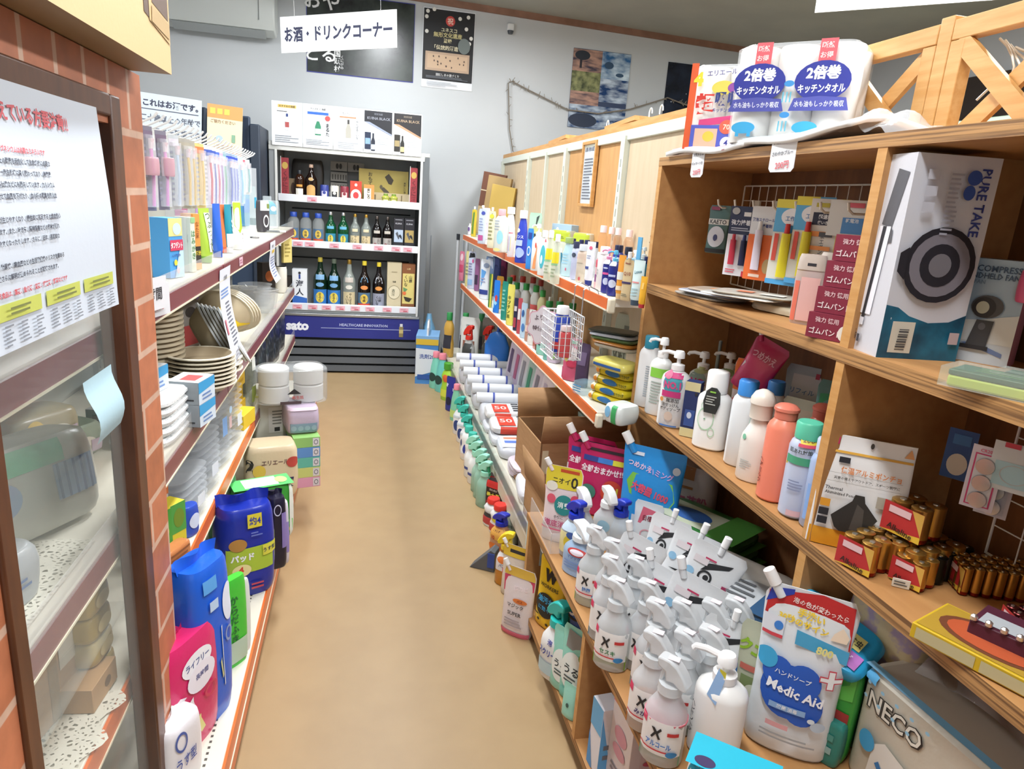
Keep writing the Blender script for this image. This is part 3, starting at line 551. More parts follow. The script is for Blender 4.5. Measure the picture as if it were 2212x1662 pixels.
# notice taped to the glass
def notice(u, v, o):  # u across (m) from -.5 to .5, v up
    y = .83 + u + max(0, 1.5 - v) * .2 * (u + .5); return (-.39 + o * 2 + .008 * math.sin(v * 9 + 1) ** 2 + max(0, u - .2) ** 2 * .2, y, v)
b = MB(); b.sheet(lambda a, c: notice(-.4 + a * .745, 1.295 + c * .295, 0), 16, 12, 'd3dbe6')
fnn = lambda u, v, o: notice(u, 1.295 + v, o)
RED = 'cc5a62'; INK = '4a4f5c'
lines = ['塩分を控えている方要注意!!', 'とはいえ、お塩に含まれるマグネシウムは必要なミネラルです', 'としては、生体内での300種以上の酵素を活性化して生命維持に必要な', 'しています。また、エネルギー産生機構に深く関わっており、栄養素', 'ほか、遺伝情報の発現や神経伝達などにも関与しています。カルシウム', '制限したり、血管を拡張させて血圧を下げたり、血小板の凝集を抑え血', '足りする作用もあります。', '足した場合には、不整脈が生じやすくなり、慢性的に不足すると虚血性心', 'などのリスクが高まります。また、吐き気、精神障害などの症状が現れ', '肉の痙攣）を起こしやすくなったりします。さらに、近年、長期的な', '', '、骨粗鬆症、心疾患、糖尿病、高血圧などの生活習慣病のリスクを高める', 'れており、今後さらに解明が進められることが期待されます。', 'ムが多く含まれている食品は、藻類、魚介類、豆類、種実類、野菜などです']
zs = [.262] + [.222 - i * .0125 for i in range(13)]; zs[-1] = .066
for i, (s_, zz) in enumerate(zip(lines, zs)):
    if not s_: continue
    c = RED if i in (0, 1, 13) else INK; hh = .022 if i == 0 else .0072
    wd = {0: .42, 6: .3}.get(i, .55); right = .325 if i not in (0, 6) else (.31 if i == 0 else .12)
    b.decals([('t', s_, (right - wd / 2), zz / .295, hh / .295, c, wd, 0, .03)], fnn, 1, .295)
for k in range(4):
    u0 = -.13 + k * .118
    b.decals([('r', u0, .125, u0 + .104, .19, 'c6cc62')] + [('l', u0 + .01 + q * .035, .02, u0 + .03 + q * .035, .11, 6, '8a8f98') for q in range(3)] + [('l', u0 + .02, .14, u0 + .09, .18, 2, '7a7f48')], fnn, 1, .295)
tag(b.build('paper_notice'), 'large white printed notice with red heading taped over the case glass', 'notice')
b = MB().sheet(lambda a, c: (-.39 + .008 * math.sin(c * 5), 1.07 + a * .118 + .012 * (1 - c) * (1 - a), 1.1 + c * .1), 6, 8, 'a9c6d0')
tag(b.build('paper_note'), 'pale blue paper note curling on the case glass', 'note')

# goods behind the case glass
b = MB().sheet(lambda a, c: (-.83 + a * .36, .66 + c * .6, .852 + .002 * math.sin(a * 9)), 6, 6, LACE)
tag(b.build('lace_doily'), 'white lace doily on the upper shelf behind the glass', 'doily')
b = MB().sheet(lambda a, c: (-.83 + a * (.385 + .015 * math.sin(c * 60)), .3 + c * .95, .532), 6, 60, LACE)
tag(b.build('lace_doily'), 'large white lace doily on the lower shelf behind the glass', 'doily')
pack('bread_pack', 'white and green snack pack with blue stripes behind the case glass', -.6, 1.3, .853, .17, .27, .12, 75, 'g:b9b9ad', [('r', -.45, .72, .2, .97, '6ab88a'), ('e', -.3, .5, .16, .2, '8c9fb8'), ('r', .1, .3, .42, .7, '7d98b8')] + [('r', .12 + q * .06, .3, .14 + q * .06, .7, '44618c') for q in range(5)], cat='snack pack', rot=(R(-8), 0, R(62)))
pack('bread_pack', 'pale blue striped snack pack lying low behind the case glass', -.57, 1.02, .853, .09, .2, .14, 75, 'g:a9adb0', [('l', -.4, .2, .3, .8, 5, '5d74a0')], cat='snack pack')
for k, (y, z, c) in enumerate(((1.55, .853, 'b59a58'), (1.55, .93, '9a8c6a'), (1.68, .853, '8f9a86'))):
    pack('snack_pack', ['yellow and white candy pack on the shelf behind the glass', 'brown biscuit pack stacked on the candy behind the glass', 'green tinted candy pack beside the frame behind the glass'][k], -.68, y, z, .075, .16, .1, 60, 'g:' + c, [('e', -.2, .6, .12, .3, 'd8b23a'), ('e', .1, .4, .2, .25, 'd0cabc'), ('r', .2, .1, .4, .5, 'b5a2b0')], cat='snack pack')
for k in range(2): carton('cardboard_box', ['plain brown carton behind the glass beside the slotted post', 'second brown carton standing behind the first one under glass'][k], -.62 - .04 * k, 1.2 - .2 * k, .533, .25, .16, .18, 80, CARD, [('r', -.1, 0, .06, 1, '8f6f4a'), ('r', .1, .35, .4, .75, 'c9c2b4')], cat='cardboard box')
for k in range(5): pack('bread_roll_pack', 'yellow bread roll pack, %s of the stack by the frame' % ('lowest', 'second', 'middle', 'fourth', 'topmost')[k], -.52, 1.29, .533 + k * .052, .05, .09, .08, 85, 'g:c0a45a', [('e', 0, .5, .3, .3, 'd8c48c')], cat='bread pack', group='bread roll packs behind the glass')
pack('tissue_pack', 'white folded cloth pack on the lower shelf behind the glass', -.64, .9, .533, .12, .24, .14, 80, 'g:d9d9cc', [('r', -.4, .4, .4, .7, 'eeeee4')], cat='pack')
tag(MB().box(-.84, .3, .64, -.47, 1.38, .646, GLASS).build('glass_shelf'), 'thin glass shelf pane above the lower doily', 'glass shelf')
carton('price_plate', 'tan card box with a dark mark at the bottom behind the glass', -.5, 1.24, .533, .05, .1, .06, 85, 'b58d62', [('e', .1, .5, .12, .2, '6a4a30')], cat='box')

# ---------- upper shelf stock, left (shelf top z = 1.237) ----------
Z = 1.239
t = thing('hook_rack', 'row of white slanted display hooks above the left upper shelf', 'hook rack', (0, 0, 0))
MB().box(-.84, 1.5, 1.62, -.81, 4.0, 1.66, 's:b9bab6').build('rail', t)
HK = []
h0 = (-.52,2.003,1.655); h1 = (-.52,3.642,1.637)
for k in range(26):
    f = k / 25; y = h0[1] + (h1[1] - h0[1]) * f; zt = h0[2] + (h1[2] - h0[2]) * f
    MB().tube([(-.82, y, zt - .035), (-.56, y, zt - .03), (-.525, y, zt - .012), (-.515, y, zt)], .0032, 's:eeeff0', 6).build('hook', t)
    HK.append((y, zt - .035))
def brushpack(label, k, c1, c2, cardc, h=.2, w=.034, x=-.545, dz=0, head='d9c6cc', group='hanging toothbrush packs', rz=62):
    y, zt = HK[k]; z = zt - h + dz
    t = thing('toothbrush_pack', label, 'toothbrush pack', (x, y, z), rz, group)
    card(MB(), -w / 2, 0, w / 2, h, cardc).decals([('r', -.5, .85, .5, .95, c2), ('l', -.4, .1, -.1, .8, 10, '8a8aa0')], flat(-.0005), w, h).build('card', t)
    MB().tube([(.004, -.008, .012), (.006, -.011, h * .45), (.003, -.009, h * .78)], .0042, 's:' + c1, 6).build('brush_handle', t)
    MB().loft([(h * .74, .006, .004, .003, -.01), (h * .86, .007, .006, .003, -.012)], 's:' + head, 3, 8).build('brush_head', t)
    MB().loft([(.01, w * .42, .007, 0, -.008), (h * .5, w * .45, .009, 0, -.008), (h * .9, w * .42, .008, 0, -.008)], 'c:eef2f8', 4, 14).build('blister', t)
bp = [('pink handled toothbrush in grey pack, nearest to the bricks', 0, 'd57fc4', '6a5a6e', '6f6b78'), ('pink handled toothbrush in grey pack, second from the bricks', 2, 'd57fc4', '6a5a6e', '757180'),
 ('clear toothbrush pack with pale blue head', 4, 'b9cbe0', 'c9c4cc', 'b3b8bb'), ('grey toothbrush pack with yellow handle, left one', 6, 'd8b13c', 'a39c8c', '9f9b92'), ('grey toothbrush pack with yellow handle, middle one', 7, 'd8b13c', 'a39c8c', 'a29d90'), ('broad yellow toothbrush pack with orange top', 9, 'e0b83c', 'd87a42', 'd8c078'),
 ('white toothbrush pack with red and navy handle', 11, 'c23a4a', '3a55a8', 'dfe0ea'), ('white toothbrush pack with dark blue handle', 12, '2f3f9a', '3a55a8', 'd5dcec'), ('toothbrush pack with red stripe under blue label', 13, 'c2405a', '4a6ac0', 'dcdcec'), ('purple handled toothbrush in clear pack', 14, '8a4a9a', 'c9a0b8', 'd6d2e2'),
 ('teal tinted toothbrush pack with green handle', 15, '3f9a6a', '7fa6b0', '9fb4bc'), ('blue lettered toothbrush pack, front one', 17, '2f4ab0', '2f4ab0', '8fa3bc'), ('blue lettered toothbrush pack, middle one', 18, '2f4ab0', '2f4ab0', '93a8c4'), ('blue lettered toothbrush pack, rear one', 19, '2f4ab0', '2f4ab0', '9ab0cc'),
 ('pale sky blue toothbrush pack near the hook end', 21, '6fb4d8', 'c9d8e0', 'bccddc'), ('white toothbrush pack with small red print near the hook end', 22, 'a9d0e4', 'c25a6a', 'd8dee4'), ('white toothbrush pack at the far hook end', 24, '5aa0a0', 'b9c9cc', 'd0d8dc')]
for k, (lb, hk, c1, c2, cc) in enumerate(bp): brushpack(lb, hk, c1, c2, cc, .21 if hk < 6 or 5 < hk < 22 else .16, .04 if hk < 5 else .046)
pack('head_pack', 'round pink hair brush in clear pack beside the bricks', -.53, HK[0][0] - .02, 1.5, .045, .04, .03, 60, 't:d8a9b4', cat='brush', n=2); pack('head_pack', 'round pink hair brush in clear pack, second from bricks', -.53, HK[2][0], 1.5, .05, .04, .03, 60, 't:d8a9b4', cat='brush', n=2)
carton('denture_cleaner_box', 'tall blue and white cleaner box with red lettered panel', -.513,2.011,1.239,.156, .062, .05, 72, '4a9ad8', [('r', -.5, .7, .5, 1, 'dcd38c'), ('e', .1, .82, .3, .1, 'c5d8e0'), ('p', [(-.2, 0), (.5, 0), (.5, .66), (.15, .4)], 'b8d8ee'), ('r', -.46, .46, .48, .64, 'c83a5a'), ('t', 'タフデント', 0, .55, .11, 'f4eef0', .85, 0, .04), ('t', '入れ歯洗浄', -.1, .38, .05, '27408a'), ('e', -.15, .26, .12, .05, 'e0c83c'), ('e', 0, .13, .1, .06, 'e8c0c4')], cat='box')
t = thing('mouthwash_bottle', 'small white bottle at the brick corner beside the blue cleaner box', 'bottle', (-.554,2.018,1.239), 60)
MB().loft([(0, .015, .013), (.06, .015, .013), (.07, .009, .009), (.08, .009, .009)], 's:d9dde0', 3, 14).build('body', t); MB().loft([(.078, .011, .011), (.098, .011, .011)], 's:f0f0f0', 2, 12).build('cap', t)
carton('clear_case', 'clear plastic case standing beside the blue cleaner box', -.513,2.145,1.239,.172, .05, .05, 80, 'c:c9ced4', [('o', 0, .55, .2, .09, .3, 'a8acb0')], cat='case')
carton('striped_box', 'slim white box with green print beside the clear case', -.5,2.15,1.239,.154, .022, .05, 72, 'd5dccc', [('v', 'はみがき', 0, .5, .12, '5a8a5a'), ('r', -.5, .9, .5, 1, '8fc08a')], cat='box')
carton('tall_box', 'tall orange box with black and yellow base band', -.498,2.213,1.239,.161, .03, .04, 68, 'e0954a', [('r', -.5, .12, .5, .42, '2b2620'), ('t', '柿渋', 0, .3, .09, 'd8c23a'), ('r', -.5, .0, .5, .12, 'd8a05a'), ('v', 'なた豆', 0, .72, .09, '8a4a20')], cat='box')
tb = [('lime green and white toothpaste tube with eye mark', 446, 572, 118, 36, 'a9cc4a', '6aa03a', '薬用'), ('deep blue toothpaste tube', 472, 560, 116, 26, '2a62c8', '2450a8', ''), ('orange toothpaste tube behind the blue one', 483, 550, 104, 20, 'e07a48', 'c85a30', ''), ('teal and white toothpaste tube', 496, 548, 104, 24, '1f8aa0', 'e4e8ea', ''), ('lime topped white toothpaste tube at the row end', 514, 540, 104, 28, 'f0f2ee', 'e8ece8', '')]
def ttube(lb, x, y, z, h, w, c, cp, tx):
    dec = [('r', -.4, .2, .4, .9, 'e8f0d0' if tx else c)] if tx else []
    if tx: dec = [('r', -.1, .2, .45, .92, 'e4ecd2'), ('v', 'つぶつぶ', .2, .62, .14, '3a5a3a'), ('o', .2, .28, .14, .08, .4, '33403a')]
    if 'lime topped' in lb: dec = [('p', [(-.49, .98), (.49, .98), (.3, .45), (-.1, .35), (-.45, .5)], 'a8d02a')]
    if 'teal' in lb: dec = [('r', -.48, .12, .48, .4, 'eef0f0'), ('l', .1, .3, .4, .7, 4, 'cfe4ea')]
    tube('toothpaste_tube', lb, x, y, z, h, w, 66, 's:' + c, 's:' + cp, dec)
ttube(tb[0][0], -.502,2.414,1.239,.171,.054, *tb[0][5:]); ttube(tb[1][0], -.5,2.602,1.239,.182,.042, *tb[1][5:]); ttube(tb[2][0], -.514,2.778,1.239,.175,.035, *tb[2][5:]); ttube(tb[3][0], -.496,2.791,1.239,.176,.042, *tb[3][5:]); ttube(tb[4][0], -.492,2.946,1.239,.185,.051, *tb[4][5:])
def hangcard(lb, y, c1, c2, k):
    b = MB(); card(b, -.03, 0, .03, .15, 'd9c2d0').decals([('r', -.5, .82, .5, 1, c1), ('e', 0, .4, .3, .2, c2)], flat(-.0005), .06, .15)
    tag(b.build('blister_card', None, (-.57, y, 1.26), (0, 0, R(65))), lb, 'blister card')
hangcard('pink topped floss card behind the orange box', 2.42, 'c87aa8', '7f9ac8', 0); hangcard('lilac topped floss card behind the green tube', 2.7, 'b08ac0', 'd8d4e4', 1)
for k in range(3): carton('tablet_pack', 'small grey tablet box, %s of three beyond the tubes' % ('front', 'middle', 'rear')[k], -.56 - .03 * k, 3.32 + .05 * k, Z, .05 + .004 * k, .07, .03, 55, 'b9b4b6', [('e', -.3 + q * .2, .3 + r_ * .4, .04, .06, '4a4246') for q in range(4) for r_ in range(2)], cat='box', group='tablet boxes by the tubes')
tag(MB().cyl((0, 0, .006), (.07, .02, .006), .006, 's:23262a', 10).cyl((.07, .02, .006), (.1, .03, .006), .0055, 's:e8e8e8', 10).build('marker_pen', None, (-.53, 4.1, Z)), 'black marker pen lying at the end of the upper left shelf', 'pen')
tag(MB().loft([(0, .022, .016), (.006, .022, .016)], 's:20242c', 2, 16).build('round_magnet', None, (-.52, 3.6, Z)), 'small black disc lying on the upper left shelf', 'disc')
bottle('hand_gel_bottle', 'clear bottle with teal label in a bag at the shelf end', -.571,4.484,1.239,.189,.1, 50, 'c:cfe0e6', 'c:dfe8ec', 'cap', 'bottle', 3, .8, [('r', -.44, .45, .44, .85, '3aa0bc'), ('e', .1, .62, .25, .08, 'dff0f4')], 'bottle')
pack('clear_bag', 'loose clear plastic bag around the gel bottle', -.552,4.462,1.239,.166,.122, .08, 50, 'c:d4dce0', cat='bag', n=2.5)
pack('refill_bag', 'clear blue refill bag hanging over the shelf end', -.725,4.585,1.239,.267,.091, .05, 60, 't:5a9cc8', [('r', -.3, .3, .3, .6, '3f6fb8'), ('e', 0, .85, .4, .12, 'b9d4dc')], cat='bag', n=3)
pack('detergent_pack', 'white and dark grey pack beside the refill bag', -.55, 4.12, Z, .17, .08, .04, 60, 'g:3c3a40', [('r', -.5, .68, .5, 1, 'dfe4e6'), ('o', 0, .35, .3, .2, .3, 'd0d2d4'), ('r', .1, .75, .5, .9, '7a8a4a')], cat='pack')
pack('clear_pouch', 'tall clear bottle pouch with pale cap above the bag', -.64, 4.3, Z, .24, .09, .04, 60, 'c:c8dce0', [('r', .1, .5, .5, .75, '3a9cc0')], cat='bag', n=2.5)

# signs and dark curtain panel beyond the left shelving
t = thing('folding_screen', 'dark navy folding panel standing beside the drinks cooler', 'panel', (0, 0, 0))
MB().box(-1.12, 5.42, .0, -1.08, 5.9, 1.98, '1d2a3c').box(-1.08, 5.45, 0, -.8, 5.5, 1.95, '22334a').box(-.8, 5.42, 0, -.73, 5.9, 1.9, '1c2838').build('leaf', t, bevel=.01)
MB().box(-.83, 5.415, 1.25, -.76, 5.42, 1.6, 'a9adb2').build('paper_strip', t)
def sign(lb, x0, z0, x1, z1, y, dec, base, rot=0): 
    return wallprint('sign', lb, x0, z0, x1, z1, y, dec, base, 'sign', rot)
sign('white alcohol notice with black lettering above the left hooks', -1.53, 1.66, -1.12, 2.03, 5.4, [('t', 'これはお酒です。', .02, .84, .13, '33364c', .86, 0, .04), ('r', -.5, .72, .45, .735, '4c5060'), ('t', '二十歳以上の年齢で', .02, .58, .13, '5a5f6c', .92), ('t', 'あることを確認でき', .02, .36, .13, '5a5f6c', .92)], 'c9d2dc', 3)
sign('orange and cream notice with small bottle pictures beside the dark panel', -1.08, 1.66, -.85, 2.0, 5.38, [('r', -.5, .74, .5, 1, 'd69a5c')] + [('r', -.42 + q * .2, .82, -.27 + q * .2, .93, 'e8c45a') for q in range(3)] + [('t', 'ご協力ください', -.05, .68, .07, '9a7a5a', .7), ('r', -.5, 0, .5, .1, 'cf7a48'), ('e', -.15, .35, .1, .06, 'a9c0cf'), ('r', .2, .3, .3, .45, '7fa68a'), ('l', -.3, .14, .4, .24, 2, 'b89a7c')], 'e0d4b4', 3)
carton('electrical_box', 'cream box behind the signs on the back counter', -1.15, 5.72, 1.6, .34, .12, .2, 0, 'd0c8b0', cat='box')
tag(MB().box(-1.6, 5.43, 0, -1.13, 5.95, 1.62, 's:b4b8ba').build('back_counter', None, bevel=.005), 'pale grey counter carrying the alcohol notice at the left back', 'counter')


# ================= LEFT: second, third and base shelf stock =================
def bowl(name, lb, x, y, z, r, h, c, rot=(0, 0, 0), rim='e4dcc8', group=None, inner='a08f74', cat='bowl'):
    b = MB(); sg = 26
    b.loft([(0, r * .55, r * .55), (h * .15, r * .68, r * .68), (h * .9, r * .96, r * .96)], c, 2, sg, True, False)
    b.loft([(h * .9, r * .96, r * .96), (h * .9, r * 1.06, r * 1.06), (h, r * 1.06, r * 1.06), (h, r * .93, r * .93)], rim, 2, sg, False, False)
    b.loft([(h, r * .93, r * .93), (h * .2, r * .62, r * .62)], inner, 2, sg, False, True)
    o = b.build(name, None, (x, y, z), rot); return tag(o, lb, cat, group)
z2 = .849
# deep paper bowls, stacked
for k in range(12):
    bowl('paper_bowl', 'deep beige paper bowl in the tall stack beside the bricks', -.66, 2.28, z2 + k * .0155, .105, .08, 'b7a88e', group='stacked beige paper bowls', rim='c9bda4')
bowl('paper_bowl', 'deep beige paper bowl tipped over on the tall stack', -.655, 2.3, z2 + .255, .102, .08, 'b7a88e', (R(18), R(22), 0), rim='c9bda4')
# plates in front
PX = (-.498,2.266,.849,.159); BX = (-.749,2.955,.849,.159)
for k in range(8):
    bowl('paper_plate', 'beige paper plate with white rim, front plate stack', PX[0], PX[1], z2 + k * .013, .098, .03, 'cfc3ab', group='stacked beige plates, front stack', cat='plate')
for k in range(3):
    bowl('paper_plate', 'beige paper plate in the wrapped stack behind the front plates', PX[0] - .01, PX[1] + .17, z2 + k * .02, .1, .032, 'c5b9a0', group='wrapped beige plates behind', cat='plate')
# tilted wrapped noodle bowls
for k in range(6):
    q = k * .017
    bowl('foil_bowl', 'pale foil rimmed bowl in the tilted wrapped row', -.56 + q * .75, 2.52 + q * .25, z2 + .112 - q * .2, .105, .06, 'cdbfa0', (R(-12), R(62), 0), rim='e6ebee', group='tilted wrapped foil bowls', inner='d4e2ea')
for k in range(4):
    q = k * .018
    bowl('paper_bowl', 'cream wrapped bowl leaning in the second tilted row', -.55 + q * .4, 2.86 + q, z2 + .112, .105, .06, 'd6c6a6', (R(-55), R(20), 0), rim='e0d6c0', group='cream bowls leaning in wrap')
pack('bowl_header', 'yellow header band with round black mark on wrapped bowls', -.5, 2.86, z2 + .09, .085, .2, .05, 66, 'g:dcbc2c', [('e', -.25, .55, .16, .25, '2c2a24'), ('e', -.25, .55, .13, .19, 'e0c43a'), ('e', -.25, -.3, .12, .25, '5a3a2c'), ('r', .2, .4, .34, .6, 'c8d4dc')], cat='wrap', rot=(R(-14), 0, R(60)))
for k in range(8):
    o = MB().loft([(0, .062, .062), (.003, .09, .09), (.007, .092, .092)], 't:d8dcdc', 2, 24).build('clear_plate', None, (-.6, 3.45, z2 + k * .011)); tag(o, 'white plastic plate in the far plate stack', 'plate', 'far stack of white plates')
for k in range(4):
    o = MB().loft([(0, .04, .04), (.1, .055, .055)], 'c:d6dade', 2, 20, True, False).loft([(.1, .055, .055), (.103, .058, .058), (.106, .055, .055)], 'c:eef0f2', 2, 20, False, False).build('clear_cup', None, (-.62 + (k % 2) * .12, 3.75 + (k // 2) * .13, z2)); tag(o, 'clear plastic cup in the group behind the hanging paper', 'cup', 'clear cups behind the hanging paper')
for k in range(5):
    o = MB().loft([(0, .07, .07), (.03, .085, .085), (.036, .09, .09)], 'c:e4e8ea', 2, 24).build('food_container_cover', None, (-.58, 3.98, z2 + .0 + k * .02)); tag(o, 'clear round food lid in the shining lid stack', 'lid', 'stacked clear lids')
bottle('paper_cup_stack', 'tall white paper cup stack at the shelf end', -.5, 4.5, z2, .16, .07, 60, 's:e6e2d8', 's:ded8cc', 'cap', 'can', 2, 1, cat='cup stack', capr=1.08)
carton('hanging_card', 'pale yellow hanging card at the far end of the shelf', -.47, 4.55, 1.03, .15, .07, .02, 50, 'dac97c', [('l', -.35, .2, .35, .8, 4, 'a08f4a')], cat='card')
carton('dark_box', 'black and brown drink box beside the yellow card', -.6, 4.62, z2, .17, .1, .06, 40, '2c2422', [('e', 0, .5, .3, .2, 'b5602c')], cat='box')
pack('cup_pack', 'red and grey cup pack behind the hanging paper', -.7, 2.85, z2, .2, .16, .1, 70, 'g:8a8480', [('r', -.3, .1, .3, .5, 'a83a3c'), ('e', 0, .75, .2, .1, '3a3432')], cat='cup pack')
pack('cup_pack', 'white purple lettered cup pack behind the hanging paper', -.72, 3.15, z2, .22, .18, .1, 70, 'g:c8ccd2', [('r', -.3, .5, .2, .8, '6a4a9a')], cat='cup pack')
# soap style boxes near the bricks
def soapbox(lb, x, y, z, h=.062, rz=78):
    carton('wrap_box', lb, x, y, z, h, .1, .085, rz, '8f979c', [('r', -.5, 0, .5, 1, 'cfdbe6'), ('p', [(-.5, .5), (.5, .62), (.5, 1), (-.5, 1)], '3a9ad0'), ('l', -.3, .1, .3, .45, 2, '6a86b8')], t=[('r', -.5, 0, .5, 1, 'dce0e4'), ('r', -.3, .2, .25, .7, 'c25a5a')], l=[('l', -.3, .5, .2, .8, 4, '55585c'), ('r', -.4, .18, .35, .24, '2a2c30')], group=None)
soapbox('grey and blue wrap box on the foam trays beside the bricks', -.545, 1.83, z2 + .121); soapbox('second grey and blue wrap box tucked behind the foam trays', -.64, 1.9, z2, .06)
a = (-.457,1.947,.849,.079); soapbox('grey and blue wrap box standing on another before the plates', a[0], a[1], z2 + .063); soapbox('lowest grey and blue wrap box before the plates', a[0], a[1], z2)
for k in range(5):
    pack('foam_tray_pack', 'speckled white foam tray pack, %s of the stack by the bricks' % ('lowest', 'second', 'middle', 'fourth', 'topmost')[k], -.53, 1.84 + .004 * k, z2 + k * .024, .0235, .24, .15, 88, STYRO, cat='foam pack', group='foam tray packs by the bricks', bulge=.1)
# third shelf
z3 = .529
for k, (y, w, h) in enumerate(((2.0, .2, .17), (2.2, .2, .2), (2.42, .19, .22), (2.66, .18, .24), (2.2, .18, .12))):
    t = thing('clear_container', ['low clear food container pack beside the soap boxes', 'clear food container pack, second along the third shelf', 'clear food container pack with blue sticker', 'tall clear food container stack under the yellow boxes', 'clear tray pack behind the first containers'][k], 'container pack', (-.55 if k < 4 else -.7, y, z3), 80)
    b = MB()
    for q in range(int(h / .022)): b.loft([(q * .022, w * .4, .07), (q * .022 + .015, w * .5, .085), (q * .022 + .019, w * .53, .09)], 'c:d0d4d8', 5, 20)
    b.build('tray_stack', t)['kind'] = 'stuff'
    q = MB().decals([('r', -.2, .55, .02, .85, '7fa6d8'), ('r', .12, .6, .24, .8, 'd8b8b8'), ('e', .2, .9, .07, .06, 'b9d4ec')] if k == 2 else [('r', -.1, .3, .15, .5, 'dfe4e8')], lambda u, v, o: (u, -.096 - o, v), w, h); q.build('sticker', t)
for k in range(4): carton('yellow_box', 'mustard yellow box, %s of the stack under the middle shelf' % ('lowest', 'second', 'third', 'topmost')[k], -.56 - .01 * (k % 2), 2.98, z3 + k * .066, .065, .13, .12, 85, 'd0a92c', [('r', -.3, .3, .3, .5, 'b58c1c')], cat='box', group='stacked yellow boxes')
carton('yellow_box', 'bright yellow tray box in front of the yellow stack', -.5, 2.86, z3, .06, .14, .1, 80, 'e0c030', cat='box')
pack('green_leaf_pack', 'slim clear pack with green print beside the yellow boxes', -.49, 3.12, z3, .24, .06, .04, 70, 'c:d4dcc8', [('r', -.3, .1, .3, .4, 'b5c46a'), ('r', -.2, .7, .3, .95, 'e6e8e2')], cat='pack')
for k in range(4): pack('black_film_pack', 'shiny black film pack, %s of the group at the far end' % ('nearest', 'second', 'third', 'farthest')[k], -.53, 3.42 + k * .28, z3, .26 - .02 * (k == 0), .24, .12, 84, BLACKF, cat='film pack', group='black film packs at the far end')
for k in range(3): pack('clear_cutlery_pack', 'clear cutlery pack, %s before the black film packs' % ('front', 'middle', 'rear')[k], -.5, 3.3 + k * .12, z3, .14, .1, .05, 80, 'c:d8dce2', [('r', -.2, .1, 0, .8, '2c3038')], cat='pack', group='clear cutlery packs')
carton('soap_box', 'green and yellow box with red round mark, left of two', -.52, 1.735, z3, .15, .075, .06, 60, 'd8c02c', [('r', -.5, .3, .5, 1, '4a9a3c'), ('e', 0, .6, .36, .2, 'e0d23a'), ('p', [(-.4, .8), (.1, .95), (.3, .75), (-.1, .65)], '1c241c')], t=[('r', -.5, 0, .5, 1, 'e0c832'), ('e', .1, .5, .3, .3, 'c83a3a')], cat='box')
carton('soap_box', 'green and yellow box, right of two with round mark', -.49, 1.79, z3, .15, .06, .05, 60, 'd8c83a', [('r', -.5, .45, .5, 1, '4f9a44'), ('e', .1, .72, .3, .18, '6f8a2c'), ('r', -.3, .1, .3, .3, '3a3a24')], cat='box')
carton('soap_box', 'orange topped white box behind the green boxes', -.56, 1.87, z3, .17, .08, .06, 70, 'e2d8cc', [('r', -.5, .75, .5, 1, 'd8793c'), ('o', .1, .5, .3, .16, .2, '6a6a6c')], t=[('r', -.5, 0, .5, 1, 'd8793c')], cat='box')
pack('net_pack', 'orange and brown netted pack under the green boxes', -.465, 1.72, z3, .06, .1, .04, 70, 'g:c07a4a', [('l', -.4, .1, .4, .9, 4, '8a5030')], cat='pack')
pack('blue_pack', 'small round blue and white pack at the shelf edge', -.47, 1.9, z3, .09, .06, .04, 66, 'g:2f4fb8', [('e', 0, .5, .35, .25, 'cfd8f0')], cat='pack', n=2.5)
# ---------- base deck ----------
zb = .2
pack('diaper_pack', 'hot pink pants pack with white cloud badge, nearest on the base deck', -.405, 1.475, zb, .3, .2, .1, 66, 'g:d22c68', [('e', 0, .78, .26, .1, 'f0eef2'), ('t', 'ライフリー', 0, .79, .06, '3a4a8a', .4), ('e', .05, .64, .25, .12, 'ece6ee'), ('t', '長時間', .05, .66, .05, '5a5a8a', .4), ('p', [(-.2, .5), (.49, .58), (.49, .3), (-.1, .3)], 'e6e2e6'), ('o', .2, .45, .12, .06, .3, 'c8405a'), ('p', [(-.1, .3), (.49, .3), (.49, .12), (0, .14)], 'dcd68a')], cat='pack', seal=.06, n=3.5)
pack('diaper_pack', 'white lower pack with pink swirl in front of the pink one', -.40, 1.36, zb, .17, .12, .1, 66, 'g:e4dfe2', [('o', -.2, .8, .14, .14, .25, '4a5a9a'), ('t', 'うす型', -.1, .5, .18, '4a5aa0', .5), ('p', [(0, 0), (.49, 0), (.49, .5)], 'c8446a')], cat='pack', seal=.06, n=3.5)
pack('diaper_pack', 'tall bright blue pants pack behind the pink pack', -.376,1.565,.2,.43, .15, .1, 66, 'g:1f5fd0', [('e', .28, .72, .16, .12, 'dfe4f2'), ('p', [(.05, .6), (.49, .62), (.49, .2), (.1, .2)], 'dfe2ea'), ('p', [(0, .38), (.49, .5), (.49, .34), (.05, .26)], 'd8d49a'), ('o', .25, .52, .1, .05, .3, '8a9ac0'), ('r', -.3, .86, .0, .94, '5aa0e0'), ('r', -.2, .74, .0, .8, 'b9cfe8')], cat='pack', seal=.08, n=3.5)
pack('wipes_pack', 'thin bright green pack with white back standing on the deck', -.336,1.756,.2,.269, .085, .03, 52, 'g:4ac43c', [('v', 'からだふき', -.1, .55, .1, '2a6a3a'), ('r', -.4, .05, .4, .3, 'bcd0b8')], cat='pack', n=3)
pack('wipes_pack', 'white backed thin pack leaning on the green one', -.333,1.792,.2,.23, .09, .02, 50, 'g:dfe2e0', cat='pack', n=3)
